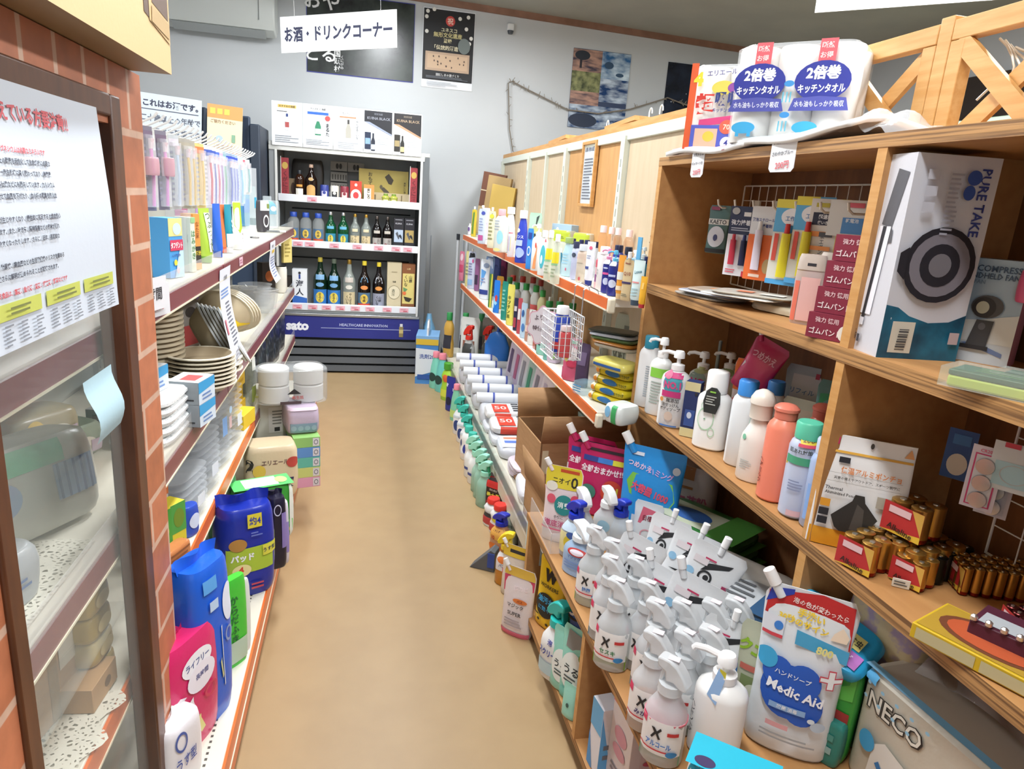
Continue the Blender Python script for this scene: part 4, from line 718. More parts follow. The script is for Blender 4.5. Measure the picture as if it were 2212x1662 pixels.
pack('pad_pack', 'large navy pad pack with lime band and yellow tag', -.37,2.155,.2,.308,.18, .15, 26, 'g:1c2f9c', [('r', -.5, .3, .5, .58, 'a9c23c'), ('p', [(-.5, .58), (.5, .66), (.5, .58)], 'a9c23c'), ('p', [(-.5, .3), (.5, .3), (.5, .36)], '1c2f9c'), ('t', 'パッド', -.15, .48, .085, 'f0f2f6', .4, 0, .05), ('e', -.22, .63, .15, .07, 'b0803c'), ('e', -.17, .34, .16, .07, 'e4d89a'), ('t', '4', -.19, .345, .08, 'd0402c', .2, 0, .05), ('r', .2, .46, .47, .58, 'd8d44a'), ('t', 'うす型', .33, .52, .05, '2c3a5c', .24), ('r', -.05, .8, .2, .95, 'd8c83a'), ('t', '約4', .08, .875, .09, '2a3a9a', .2), ('r', -.02, .1, .2, .125, 'c04a5a'), ('r', -.02, .15, .2, .17, 'c04a5a'), ('l', 0, .7, .2, .76, 2, '6a7ac0')], cat='pack', seal=.12, n=3.2)
pack('pad_pack', 'black purple pack squeezed behind the navy pad pack', -.293,2.299,.2,.265,.065, .1, 30, 'g:1c1a30', [('r', .1, .3, .45, .8, '8a7ab8'), ('o', -.1, .85, .2, .08, .2, 'd0d0e0')], cat='pack', seal=.08, n=3.5)
pack('pad_pack', 'white and purple edged pack behind the black pack', -.274,2.332,.2,.235,.027, .1, 30, 'g:d8d2e0', [('r', -.3, .2, .3, .7, '9a8ac8')], cat='pack', n=3.5)
pack('pad_pack', 'green and white pack with green top standing behind', -.36,2.494,.2,.225,.222, .1, 22, 'g:3f9a3c', [('r', .1, .0, .46, .35, '6ad04a'), ('r', -.1, .05, .1, .9, '4a2f24'), ('e', .25, .18, .15, .1, 'd8c43a'), ('r', .4, 0, .5, 1, 'e4e8e0')], [('r', -.48, .0, .48, 1, '5ad06a'), ('l', -.25, .2, .2, .85, 4, '5a9ac8'), ('r', -.3, .1, .25, .9, 'd4ecdc'), ('e', .32, .5, .1, .3, 'b9d08a')], cat='pack', n=5)
pack('tissue_pack', 'small green and white pack tucked left of the green top pack', -.5, 2.5, zb, .25, .1, .08, 60, 'g:4a8a5a', [('r', -.4, .4, .4, .9, 'd0d8d0')], cat='pack')
# tissue and paper stock at the far end
pack('paper_towel_pack', 'cream paper roll pack with red and black lettering', -.38,2.913,.2,.235,.217, .14, 14, 'g:d8c4a4', [('t', 'エリエール', .05, .7, .09, '6a4a4a', .5), ('t', '超', -.12, .3, .24, 'c83c34', .3, 0, .05), ('t', '吸収', .2, .3, .2, '33305a', .45, 0, .04), ('e', .38, .68, .12, .1, 'b5443c'), ('t', '2', -.42, .65, .25, '2c2a28', .2, 0, .05), ('e', -.25, .55, .12, .12, 'd8b84a')], cat='paper roll pack', bulge=.04)
pack('tissue_pack', 'white tissue bale with yellow marks and a barcode panel', -.42,3.19,.34,.24,.162, .14, 20, 'g:d6d4c4', [('r', -.1, .25, .42, .75, 'e6e4da'), ('l', 0, .4, .4, .7, 5, '8a8a80'), ('r', .05, .28, .2, .36, '3c3c3a'), ('e', .3, .9, .1, .04, 'd8cc3a'), ('e', 0, .9, .1, .04, 'd8cc3a'), ('r', -.5, .96, .5, .99, 'c8c46a'), ('r', -.5, .02, .5, .04, '8a8880')], cat='tissue pack')
pack('tissue_pack', 'thin white tissue pack with red line on the bale', -.41,3.214,.565,.035,.152, .13, 20, 'g:dcd8c8', [('r', -.5, .2, .5, .35, 'c0503c')], cat='tissue pack')
TX = (-.261,3.073,.2,.237,.118); TH = TX[3] / 5
for k in range(5): carton('tissue_box', '%s tissue box in the wrapped five box stack' % ['pink, lowest', 'lime, second', 'teal green, middle', 'blue, fourth', 'green, topmost'][k], TX[0], TX[1], .2 + k * TH, TH - .0005, .115, .24, 14, ['d89ab8', 'c4cc7a', '5fb0a0', '5a8ac8', '8ab86a'][k], [('r', .22, .1, .46, .9, 'd8d4da'), ('o', .34, .5, .08, .25, .3, '6a6a78')], cat='tissue box', group='wrapped tissue box stack')
pack('toilet_roll_pack', 'lilac toilet roll pack with blue band above the tissue boxes', TX[0] - .01, TX[1] + .02, .2 + TX[3] + .001, .12, .145, .2, 14, 'g:b6a6ba', [('r', -.5, .06, .5, .42, '7f98ac')] + [('e', -.3 + q * .2, .24, .08, .1, '93aabb') for q in range(4)] + [('r', -.5, .9, .5, 1, 'cdb8c8')], cat='toilet roll pack', n=6)
t = thing('toilet_roll_pack', 'clear wrapped white toilet rolls on top of the stack', 'toilet roll pack', (TX[0] - .05, TX[1] + .05, .2 + TX[3] + .123), 14)
for i in (-.075, .075):
    for k in range(2): MB().loft([(.0 + k * .08, .06, .06), (.004 + k * .08, .066, .066), (.072 + k * .08, .066, .066), (.078 + k * .08, .06, .06)], 'd6d6d4', 2, 20).build('roll', t).location = (i, 0, 0)
MB().loft([(0, .15, .075), (.01, .155, .08), (.15, .155, .08), (.165, .13, .06)], 'c:d4d8da', 4, 24).decals([('r', -.2, .02, .1, .1, '4a3a3a'), ('t', '再生紙', .05, .2, .1, 'b04a44', .5), ('p', [(-.1, .3), (.1, .3), (0, .45)], '2c2a2c')], lambda u, v, o: (u, -.083 - o, v), .3, .165).build('wrap', t)
# hanging papers and price cards on the shelf edge
def hung(lb, y0, y1, z0, z1, lines, seed):
    f = lambda u, v, o: (-.442 + o + .02 * math.sin(v * 4 + seed) * (1 - v) + .012 * (1 - v) ** 2, y0 + (y1 - y0) * (u + .5), z0 + (z1 - z0) * v)
    b = MB().sheet(lambda a, c: f(a - .5, c, 0), 5, 14, 'dadde6').decals(lines, f, 1, 1, step=1)
    tag(b.build('hanging_paper'), lb, 'paper')
hung('long curling white instruction paper hanging from the top left shelf', 2.32, 2.5, .9, 1.225, [('t', 'とり扱い説明', 0, .9, .05, '33343c', .8), ('l', -.4, .7, .4, .8, 3, '6a8ac4'), ('l', -.1, .2, .4, .66, 12, '6c6f7a'), ('r', -.4, .35, -.3, .5, 'c06a78'), ('l', -.4, .05, .4, .16, 3, '9a9aa4')], 1)
hung('shorter white paper with yellow mark at the shelf end', 3.55, 3.75, 1.03, 1.225, [('t', 'お知らせ', 0, .88, .08, '33343c', .7), ('r', -.1, .7, .35, .78, 'dcb93c'), ('l', -.3, .1, .4, .62, 8, '7a84a8')], 2.5)
for k, (y, lb) in enumerate(((1.60, 'white price card with red handwriting beside the bricks'), (1.56, 'white price card behind the red one beside the bricks'))):
    b = MB(); card(b, -.05, 0, .05, .07, 'dcdce0').decals([('t', '特価', 0, .75, .2, '5a5a5e', .6), ('t', '195', .05, .35, .3, 'd0606a', .5)] if k == 0 else [('t', '歯間', 0, .5, .4, '3c3c40', .6)], flat(-.0005), .1, .07)
    tag(b.build('price_card', None, (-.44 + .005 * k, y + .03, 1.2 + .02 * k), (0, 0, R(78))), lb, 'price card', None)
b = MB(); card(b, -.03, 0, .03, .03, 'd8b0bc').decals([('l', -.4, .2, .4, .8, 2, 'a86a80')], flat(-.0005), .06, .03)
tag(b.build('price_card', None, (-.443, 2.72, 1.2), (0, 0, R(88))), 'small pink price card in the top left shelf rail', 'price card')


# ================= RIGHT GONDOLA =================
def gondola_right():
    t = thing('shelving_unit', 'right hand store shelving with orange price rails and beige back boards', 'shelving', (0, 0, 0))
    Y = [2.2, 3.1, 4.05, 5.0, 6.0]
    for i in range(4):
        y0, y1 = Y[i], Y[i + 1]
        c = [PANEL, TANP, PANEL, PANEL][i]
        MB().box(1.16, y0 + .03, .2, 1.18, y1 - .03, 1.82, c).build('back_board', t)
    for y in Y: 
        b = MB().box(1.135, y - .025, 0, 1.18, y + .025, 1.82, 's:cfd3c6')
        for k in range(28): b.box(1.134, y - .004, .2 + k * .055, 1.135, y + .004, .235 + k * .055, '8a8c80')
        b.build('upright', t, bevel=.003)
    MB().box(1.14, 4.5, .8, 1.16, 4.53, 1.82, 's:cfd3c6').build('board_joint', t)
    MB().box(1.145, 2.175, 1.8, 1.185, 6.02, 1.845, 's:cfd3c6').build('top_rail', t, bevel=.003)
    MB().box(1.15, 2.175, 1.845, 1.4, 6.02, 1.875, PINE).build('top_board', t)
    for z in (1.21, .81):
        MB().box(.806, 2.172, z - .03, 1.15, 5.72, z, 's:e6e2d6').build('shelf', t, bevel=.003)
        for k in range(4):
            y0 = 2.172 + k * .887; MB().box(.798, y0, z - .038, .806, y0 + .882, z - .002, ORG).box(.796, y0, z - .043, .808, y0 + .882, z - .038, 's:e4dcc8').build('price_rail', t)
        MB().box(.79, 2.125, z - .045, .815, 2.15, z + .004, 's:ded6c0').build('end_cap', t, bevel=.006)
    MB().box(.66, 2.25, .2, 1.15, 5.75, .25, SH).box(.66, 2.25, .12, .665, 5.75, .25, 's:d6d0bc').box(.7, 2.25, 0, .72, 5.75, .2, 's:8a8880').build('base_deck', t, bevel=.003)
    MB().box(.654, 2.25, .2, .657, 5.75, .3, 'c:dfe4e4').build('clear_guard', t)
    return t
gondola_right()
G = 'upper right shelf'
z = 1.212
def B(lb, x, y, zz, h, w, *a, **k): return bottle('toiletry_bottle', lb, x, y, zz, h, w, k.pop('rz', -52), *a, **k)
pouch('refill_pouch', 'yellow and green refill pouch at the wall end, upper right shelf', .844,5.46,1.212,.205,.051, -50, 'g:c9b43a', [('r', -.2, .1, .1, .9, '4a7a3a')], spout='c')
B('small white bottle with violet dot at the wall end', .85,5.703,1.212,.089,.034, 's:e4e0ea', 's:f0f0f0', dec=[('e', 0, .5, .3, .2, '6a4a8a')])
for k, (lb, c, d_) in enumerate((('pale blue refill pouch with silver top beside the yellow one', 'g:c2ccdc', 'b0508a'), ('lilac white refill pouch behind the pale blue pouch', 'g:d8cfe0', 'a06aa8'))):
    if k == 0: pouch('refill_pouch', lb, .769,4.611,1.212,.227,.068, -50, c, [('r', -.3, .1, .3, .25, d_), ('l', -.3, .35, .3, .75, 5, '8a98b8'), ('e', .1, .88, .25, .05, '3a4aa0')], spout='c')
    else: pouch('refill_pouch', lb, .889,5.175,1.212,.228,.076, -50, c, [('l', -.3, .35, .3, .75, 4, '8a78b8')], spout='l')
pouch('refill_pouch', 'cream refill pouch with olive print, third pouch from the wall', .768,4.253,1.212,.222,.057, -50, 'g:d9d4b8', [('l', -.3, .2, .3, .8, 6, '8a8a60'), ('e', 0, .86, .3, .06, 'c8c83a')], spout='c')
B('round clear bottle with pink cap and blue drop label', .771,3.958,1.212,.242,.085, 't:e2e8e4', 's:e8a0a8', dec=[('e', .2, .35, .22, .16, '8fc6d8'), ('l', -.3, .5, .3, .75, 4, 'a0a8b0'), ('e', 0, .06, .3, .04, 'd8d08a')], prof='bottle')
B('white long necked bottle with wide white cap', .829,3.987,1.212,.256,.07, 's:e6eaec', 's:dfe2dc', prof='taper', capr=1.6)
B('slim clear gel tube with coloured stripes', .769,3.647,1.212,.155,.04, 't:e4dfe6', 's:e6e6e8', dec=[('r', -.4, .8, .4, .86, 'd05a6a'), ('r', -.25, .2, -.2, .7, 'c04a8a'), ('r', 0, .2, .05, .7, '4a8ac0'), ('r', .2, .2, .25, .7, 'd8c83a')], prof='tall')
B('royal blue fabric rinse bottle with white screw cap', .754,3.323,1.212,.25,.063, 's:2a3fb0', 's:e6e6de', dec=[('p', [(-.49, .62), (.49, .75), (.49, .6), (-.49, .5)], '7f9ae0'), ('e', -.2, .62, .2, .04, 'e8ecf6'), ('r', -.35, .33, .3, .44, 'a9b8e4'), ('e', .1, .2, .36, .1, '9fb2ea'), ('t', 'リンス', 0, .5, .06, 'dfe4f6', .7)], prof='taper', capr=1.5)
pouch('refill_pouch', 'shiny light blue pouch beside the royal blue bottle', .724,3.025,1.212,.178,.033, -50, 'g:3a8ad8', [('o', 0, .45, .3, .12, .3, 'e8f0f8'), ('r', -.3, .75, .3, .9, '1c3a8a')], spout='')
pouch('refill_pouch', 'pale green pouch standing behind the royal blue bottle', .95,3.876,1.212,.235,.089, -50, 'g:a9c8b4', [('p', [(.1, .9), (.3, .95), (.1, .6)], '2c3a34'), ('e', 0, .4, .3, .15, '7fb89a')], spout='')
pouch('refill_pouch', 'dark labelled yellow green pouch behind the shiny pouch', .855,3.438,1.212,.174,.056, -50, 'g:c0c07a', [('r', -.4, .6, .4, .8, '2f342a'), ('r', -.4, .3, .4, .5, '26308a')], spout='')
B('white pump bottle with orange flame print', .744,2.963,1.212,.202,.053, 's:f2efea', 's:f6f6f6', 'pump', dec=[('p', [(-.1, .05), (.2, .05), (.25, .5), (.05, .72)], 'e0915a'), ('e', .12, .55, .07, .06, 'd84a3a')], prof='pump')
B('white bottle with large turquoise drop print', .727,2.78,1.212,.183,.046, 's:e9ecea', 's:f4f4f4', dec=[('e', .1, .42, .26, .26, '4ab4c4'), ('e', .05, .36, .12, .1, 'd8eef0'), ('r', .2, .75, .35, .82, 'd84a5a')], prof='taper')
lot = [('r', -.42, .42, .42, .64, 'e8d82a'), ('l', -.3, .12, .3, .32, 3, '9aa88a'), ('r', -.4, .38, .4, .41, '8ac08a')]
B('clear lotion bottle with bright yellow label, left of two', .708,2.615,1.212,.191,.04, 't:dfe6d2', 's:f2f2f2', dec=lot, prof='taper')
B('clear lotion bottle with bright yellow label, right of two', .703,2.499,1.212,.183,.038, 't:dfe6d2', 's:f2f2f2', dec=lot, prof='taper')
pack('header_bag', 'clear cotton bag with lime green header band, left one', 1.082,3.734,1.212,.154,.143, .08, -55, 't:d8dccc', [('r', -.5, .62, .5, 1, 'a8b82a'), ('l', -.2, .7, .3, .8, 2, '5a6a2a')], cat='bag')
pack('header_bag', 'clear cotton bag with lime green header band, right one', 1.123,3.487,1.212,.155,.115, .08, -55, 't:dfe2d4', [('r', -.5, .7, .5, 1, 'a8b82a')], cat='bag')
carton('tissue_box', 'light blue flat box with white flower lying behind the bags', 1.129,3.811,1.29,.106,.185, .1, -70, '9fb8cc', [('e', -.2, .55, .09, .28, 'eef0f2'), ('e', -.2, .55, .03, .09, 'd8c05a'), ('l', .05, .3, .35, .7, 3, '8aa4bc'), ('r', -.5, 0, .5, .12, 'e0e4e8')], cat='box')
carton('box', 'white flat box under the light blue flower box', 1.144,3.838,1.212,.092,.188, .1, -70, 'd9dcd8', cat='box')
B('slim teal bottle with white lettering', .833,2.916,1.212,.107,.028, 's:2a7f9c', 's:dfe8ec', dec=[('v', 'うるおい', 0, .48, .13, 'd8ecf0')], prof='tall')
B('light blue bottle with olive green cap', .84,2.808,1.212,.16,.058, 't:b9dce8', 's:8aa060', dec=[('l', -.3, .3, .3, .6, 4, '8fbcd0'), ('r', .1, .15, .2, .22, 'c05a7a')], prof='taper', capr=1.5)
B('pale lavender bottle beside the light blue bottle', .835,2.686,1.212,.151,.034, 's:b8c0dc', 's:2c3350', dec=[('e', 0, .65, .3, .06, '3a4458')], prof='tall')
def navycap(k, x, y, zz, h, w): B('clear bottle with navy flip cap, %s in the back row' % ORD[k], x, y, zz, h, w, 't:c9d2dc', 's:1c2350', dec=[('r', -.3, .3, .3, .5, 'd8a0a4')], prof='tall', group='navy capped clear bottles')
navycap(0, .93,3.05,1.212,.145,.034); navycap(1, .955,3.001,1.212,.144,.029); navycap(2, .958,2.929,1.212,.148,.033); navycap(3, .963,2.824,1.212,.148,.028)
B('beige clear bottle with rose pink upper label', .837,2.599,1.212,.146,.044, 't:e0d4c0', 's:c9d0d8', dec=[('p', [(-.4, .62), (.45, .6), (.45, .95), (-.2, .9)], 'd88a90'), ('r', -.3, .5, .3, .52, 'a09a8a'), ('e', .1, .1, .12, .05, 'c05a5a')], prof='tall')
tube('toiletry_tube', 'tall white cream tube with navy cap', .836,2.499,1.212,.163,.037, -52, 's:e6eaf4', 's:23307a', [('e', 0, .86, .2, .04, 'd05a7a'), ('r', -.45, .38, .1, .44, '3a4a8a'), ('l', -.3, .6, .3, .7, 2, '8a92a8')])
B('slim pink bottle beside the navy capped tube', .835,2.4,1.212,.133,.02, 's:d8b4bc', 's:e6e0e4', dec=[('r', -.3, .2, .3, .4, '8a5a8a'), ('r', -.3, .6, .3, .8, 'c85a6a')], prof='tall')
B('plain white bottle with red dot at the neck', .837,2.348,1.212,.157,.046, 's:f2f0ee', 's:f4f4f4', dec=[('e', -.2, .9, .2, .03, 'd0506a'), ('v', 'みるく', -.3, .4, .06, '6a6a70')], prof='tall')
nb = [('e', .1, .27, .3, .08, 'c9d4ee'), ('r', -.3, .42, .35, .47, 'd85a9a'), ('r', -.35, .66, .3, .76, 'd4dcee'), ('e', 0, .57, .25, .02, 'c9d4ee')]
B('navy body milk bottle with pink pump', .837,2.298,1.212,.153,.039, 's:232c8a', 's:e08ab0', 'pump', dec=nb, prof='pump', nz=200)
B('navy body milk bottle with sky blue pump', .836,2.231,1.212,.153,.041, 's:1f2a86', 's:5ab4dc', 'pump', dec=[('e', .1, .27, .34, .09, 'c9d4ee'), ('r', -.3, .42, .35, .47, 'b9c8ee'), ('r', -.35, .66, .3, .76, 'd4dcee')], prof='pump', nz=200)
B('navy spray can behind the pumped bottles', .972,2.57,1.212,.153,.044, 's:23348c', 's:141a40', dec=[('r', -.4, .6, .4, .7, 'c0c8e8')], prof='tall')
B('dark navy bottle at the back beside the spray can', .957,2.429,1.212,.156,.038, 's:2c3f78', 's:141a30', prof='tall')
tube('toiletry_tube', 'orange sun cream tube with white band', .834,2.161,1.212,.143,.028, -55, 's:e09a3a', 's:d8b88a', [('r', -.48, .44, .48, .62, 'd8dcd4'), ('r', -.48, .2, .48, .3, 'e8d4b8')])
pouch('refill_pouch', 'amber refill pouch with dark stripe and round lettering', .84,2.115,1.212,.132,.039, -56, 'g:cdb890', [('t', 'Q10', 0, .66, .1, '8a4a3a', .9), ('r', -.48, .42, .48, .47, '3a2f5a'), ('r', -.3, .9, .2, .93, '8a4a3a'), ('l', -.3, .1, .3, .18, 2, '6a6a5a')], spout='c')
carton('box', 'grey blue cosmetic box behind the amber pouch', .906,2.24,1.212,.129,.048, .05, -60, '7fa2b4', [('r', -.5, .5, .5, .62, '26406a'), ('l', -.4, .7, .3, .9, 3, 'c9d8e0')], cat='box')
B('grey pump dispenser at the back right corner', 1.029,2.45,1.212,.158,.042, 's:8f9a9c', 's:b9c2c4', 'pump', prof='pump')
tube('toiletry_tube', 'pale aqua tube with grey cap at the right end', .837,2.019,1.212,.14,.042, -58, 's:cfe4e6', 's:3a4a5a', [('t', 'Loxe', .05, .75, .07, '3a6a7a', .8, 12), ('r', -.3, .5, .3, .53, 'd88a8a'), ('l', -.3, .2, .3, .4, 3, 'a9c8d0')])
tube('toiletry_tube', 'golden yellow tube with red cap, last on the shelf', .836,1.967,1.212,.096,.024, -60, 's:e0a82c', 's:b02f38', [('r', -.1, .6, .2, .8, 'e8c06a')])
def amber(k, x, y, zz, h, w): B('clear amber bottle with white pink cap, %s from the wall' % ORD[k], x, y, zz, h, w, 'c:d89a6a', 's:f0d4d4', dec=[], prof='bottle', capr=1.5, group='pink capped amber bottles')
amber(0, 1.095,3.123,1.212,.209,.052); amber(1, 1.117,3.07,1.212,.206,.047); amber(2, 1.122,2.995,1.212,.206,.046); amber(3, 1.135,2.893,1.212,.204,.049)
tag(MB().box(-.012, -.002, 0, .012, .002, .115, 's:5aa4d0').build('blue_strip', None, (.9, 2.19, 1.3), (0, 0, R(-80))), 'narrow light blue sheet leaning at the wooden unit end', 'sheet')
B('royal blue spray bottle in the back corner', 1.081,2.648,1.212,.133,.045, 's:2450b8', 's:e8ecf4', 'trig', prof='spray')
B('teal navy bottle at the very end of the back row', .956,2.245,1.212,.137,.029, 's:2a6a7a', 's:1c2350', prof='tall')
# ---- lower shelf (z .812) ----
z = .812
def P(lb, x, y, zz, h, w, c, dec=(), **k): return pouch(k.pop('name', 'refill_pouch'), lb, x, y, zz, h, w, k.pop('rz', -52), c, dec, **k)
P('pink child toothbrush pack at the wall end, lower right shelf', .823,5.878,.812,.249,.056, 'g:d07a92', [('e', 0, .8, .3, .12, 'e4c8d0'), ('r', -.4, .3, .4, .55, 'c2486a')], spout='')
P('yellow edged white refill pouch next to the pink pack', .823,5.514,.812,.28,.052, 'g:cfc88a', [('l', -.3, .3, .3, .7, 4, '8a8a70')], spout='')
P('lilac blue laundry refill pouch with black top', .835,5.389,.812,.288,.08, 'g:bfc6dc', [('p', [(-.4, .82), (.4, .86), (.3, .96), (-.3, .96)], '22252a'), ('r', -.3, .1, .3, .25, '8ab0d8'), ('l', -.3, .35, .3, .7, 5, '7a7aa0'), ('e', .2, .75, .12, .05, 'c05a8a')], spout='c')
P('purple dark refill pouch squeezed behind the lilac one', .858,5.251,.812,.247,.05, 'g:8a5a84', [('r', -.3, .2, .3, .5, '3a2c44')], spout='')
P('white and blue laundry refill pouch with light blue splash', .846,4.832,.812,.28,.089, 'g:dde4ee', [('p', [(-.2, .3), (.2, .7), (-.35, .75)], '5a9ad8'), ('r', -.48, .12, .48, .24, '2a3f8a'), ('e', .15, .85, .3, .06, '8a9ab8'), ('l', -.3, .4, .3, .55, 2, '9aa0c0')], spout='')
for k in range(3): 
    a = [(.915,5.032,.812,.285,.089), (.995,5.201,.812,.273,.092), (1.06,5.27,.812,.256,.094)][k]
    P(['silver blue metallic pouch behind the white pouch', 'navy metallic pouch behind the front pouches', 'magenta and navy metallic pouch behind the front row'][k], *a, ['g:7f9cc8', 'g:26356e', 'g:8a3a6a'][k], [('p', [(-.4, .75), (.4, .7), (.3, .95), (-.2, .97)], ['c8d4ec', '4a5aa0', 'c04a8a'][k])], spout='')
P('green and yellow edged slim pack', .823,4.454,.812,.22,.031, 'g:4a7a3a', [('r', .1, 0, .5, 1, 'c8c04a')], spout='')
P('bright blue metallic pouch with red dot', .825,4.242,.812,.205,.05, 'g:2a7ad8', [('e', .1, .45, .2, .1, 'c03a3a'), ('p', [(-.4, .1), (.3, .3), (-.3, .5)], '9ad0f0')], spout='')
P('orange lettered sponge pack above the blue pouch', .877,4.419,.812,.212,.061, 'g:c89a3a', [('r', -.4, .75, .4, .92, 'd88a2c')], spout='')
P('teal green refill pouch', .825,3.991,.812,.229,.044, 'g:2a8a7c', [('l', -.3, .2, .3, .8, 6, '7ac0b0')], spout='')
P('lemon yellow refill pouch with green vertical lettering', .826,3.815,.812,.234,.053, 'g:dcd468', [('v', 'キッチン泡', -.1, .45, .1, '4a5a24')], spout='')
P('dark navy and red slim pack', .824,3.654,.812,.18,.031, 'g:2c2f4a', [('r', -.3, .1, .3, .4, 'a03a4a'), ('r', -.3, .6, .3, .75, 'c8c4c8')], spout='')
P('red white slim pack beside the navy one', .825,3.562,.812,.193,.03, 'g:b04a54', [('r', -.3, .4, .3, .7, 'd8d4d4')], spout='')
P('pale blue refill pouch with blue bubbles', .824,3.455,.812,.184,.041, 'g:b4d0e4', [('e', .1, .3, .25, .12, '4a7ab8'), ('e', -.1, .7, .2, .1, '2f5a9a')], spout='')
P('brown tinted slim pack', .824,3.367,.812,.167,.026, 'g:b58a78', [('r', -.3, .3, .3, .5, 'e0c8b8')], spout='')
P('white dish pack with black lettering and green leaf top', .826,3.283,.812,.177,.042, 'g:dfe0dc', [('v', 'ふきん', -.1, .45, .12, '2c2e30'), ('p', [(-.4, .85), (.4, .85), (0, .98)], '2f6a3a')], spout='')
P('rose pink slim sponge pack', .826,3.192,.812,.151,.027, 'g:d0a4a4', [('r', -.3, .1, .3, .5, 'b06a5a')], spout='')
P('brown and cream slim scrubber pack', .826,3.148,.812,.145,.022, 'g:6a4a38', spout='')
P('mint green cream cleanser bottle pack with lettering', .826,3.064,.812,.161,.059, 'g:8fcfc0', [('t', 'うる', 0, .5, .14, '24404a', .5), ('l', -.2, .25, .2, .4, 2, '24404a'), ('p', [(-.3, .75), (.3, .75), (.3, .95), (-.3, .95)], 'b9d8b0')], spout='')
B('mint green tube bottle beside the cleanser pack', .824,2.959,.812,.142,.032, 's:6fc0b8', 's:7accc4', prof='tall')
# dish soaps in rows behind
def soap(k, x, y, zz, h, w, cp, c, txt): B(txt, x, y, zz, h, w, c, cp, prof='waist', dec=[('r', -.4, .2, .4, .5, 'd8b04a' if k % 2 else 'd05a5a')])
soap(0, .966,4.441,.812,.22,.074, 's:b8382c', 's:d0d4d4', 'dish soap bottle with red cap, nearest the wall'); soap(1, 1.018,4.376,.812,.223,.073, 's:b8382c', 's:d0d4d4', 'dish soap bottle with red cap, second from the wall'); soap(2, 1.072,4.313,.812,.227,.072, 's:a8342c', 's:ccd0d0', 'dish soap bottle with red cap, third from the wall'); soap(3, 1.097,4.208,.812,.223,.065, 's:9a2f2a', 's:c4c8c8', 'dish soap bottle with red cap, fourth from the wall')
soap(4, .907,4.047,.812,.218,.07, 's:2f8a44', 's:d8dadc', 'dish soap bottle with green cap, nearest the wall'); soap(5, .953,3.99,.812,.222,.069, 's:2f8a44', 's:d8dadc', 'dish soap bottle with green cap, second from the wall'); soap(6, .993,3.904,.812,.224,.068, 's:2f8a44', 's:d4d6d4', 'dish soap bottle with green cap, third from the wall'); soap(7, .996,3.757,.812,.216,.061, 's:3f9a50', 's:d8d4a0', 'dish soap bottle with yellow collar and green cap'); 
soap(8, .912,4.281,.812,.224,.065, 's:2f7a40', 's:5aa08a', 'green dish soap bottle with tall green cap')
def gpump(k, x, y, zz, h, w): 
    t = B('refill bottle with green cap and white nozzle, %s of three' % ('left', 'middle', 'right')[k], x, y, zz, h, w, 's:9aa89a', 's:2f8f4a', prof='bottle', capr=1.8, group='green capped nozzle bottles'); MB().loft([(h, w * .14, w * .14), (h + .02, w * .12, w * .12)], 's:e8e8e8', 2, 10).build('nozzle', t)
gpump(0, .948,3.426,.812,.204,.053); gpump(1, .995,3.395,.812,.208,.053); gpump(2, 1.052,3.354,.812,.207,.053)
pack('grey_card_pack', 'grey plastic wrapped pack with dark handle slot', .951,3.116,.812,.212,.093, .03, -60, 'g:a4a8ac', [('r', -.3, .86, .2, .92, '3a3f44'), ('e', .3, .25, .18, .1, '2f7f9a'), ('r', .1, .5, .4, .55, '3a3f44')], cat='pack')
pack('silver_pack', 'crumpled silver film pack behind the mint bottle', .881,3.13,.812,.175,.067, .06, -60, 'k:9a9da0', cat='pack', n=2.6)
B('little white capped bottle with magenta blob', .856,3.023,.812,.11,.047, 't:cfd2d4', 's:e8e8e8', dec=[('e', 0, .5, .4, .3, 'b02a5a')], prof='waist')
B('little white capped bottle with cyan blob', .906,2.998,.812,.109,.047, 't:cfd2d4', 's:e8e8e8', dec=[('e', 0, .5, .4, .3, '2aa0c8')], prof='waist')
pack('sponge_pack', 'lilac sponge pack with green flash behind the mint tube', .848,2.91,.812,.127,.062, .05, -56, 'g:c4b6cc', [('p', [(0, .1), (.4, .2), (.3, .4)], '7ac04a')], cat='sponge pack')
P('pink child pack with red and white print, standing at the rail', .831,2.597,.812,.177,.079, 'g:d06080', [('e', .05, .62, .36, .16, 'e8dcdc'), ('r', -.4, .86, .4, .94, '7fc0a0'), ('e', .1, .4, .3, .08, 'c83a5a'), ('p', [(-.45, .05), (.45, .05), (.45, .25), (-.45, .3)], 'c84a7a'), ('e', -.2, .5, .12, .06, 'd8c04a')], spout='', rz=-48, d=.03, name='child_item_pack')
P('dark purple pack behind the pink child pack', .848,2.502,.812,.174,.062, 'g:4a3a54', [('r', -.3, .5, .3, .8, '6a5a7a')], spout='', rz=-52, d=.03)
pack('water_bag', 'pale blue clear film pack lying at the rail', .829,2.405,.812,.049,.067, .08, -60, 'c:a8d0e4', [('l', -.3, .2, .3, .8, 3, '5a9ac8')], cat='pack')
for k in range(4):
    a = [(.9,2.265,.812,.171), (.9,2.265,.812,.171)][0]
    pack('wet_wipe_pack', 'yellow wet wipe pack with blue badge, %s of the stack' % ('lowest', 'second', 'third', 'topmost')[k], a[0] + .006 * k, a[1] + .02, .813 + k * .033, .032, .175, .1, -62, 'g:d8c42a', [('e', .05, .5, .2, .36, '2f6fa8'), ('r', -.5, 0, -.3, 1, 'dcd8c4'), ('t', 'おでかけ', .35, .5, .4, '4a5a24', .22), ('e', -.36, .5, .06, .3, 'd88a2c')], cat='wipe pack', group='stacked yellow wet wipe packs', bulge=.12)
pack('wet_wipe_pack', 'yellow and blue wipe pack lying across the stack top', .885,2.246,.948,.033,.161, .1, -62, 'g:d6cc6a', [('r', -.4, .3, .4, .6, '2f5fa8')], cat='wipe pack')
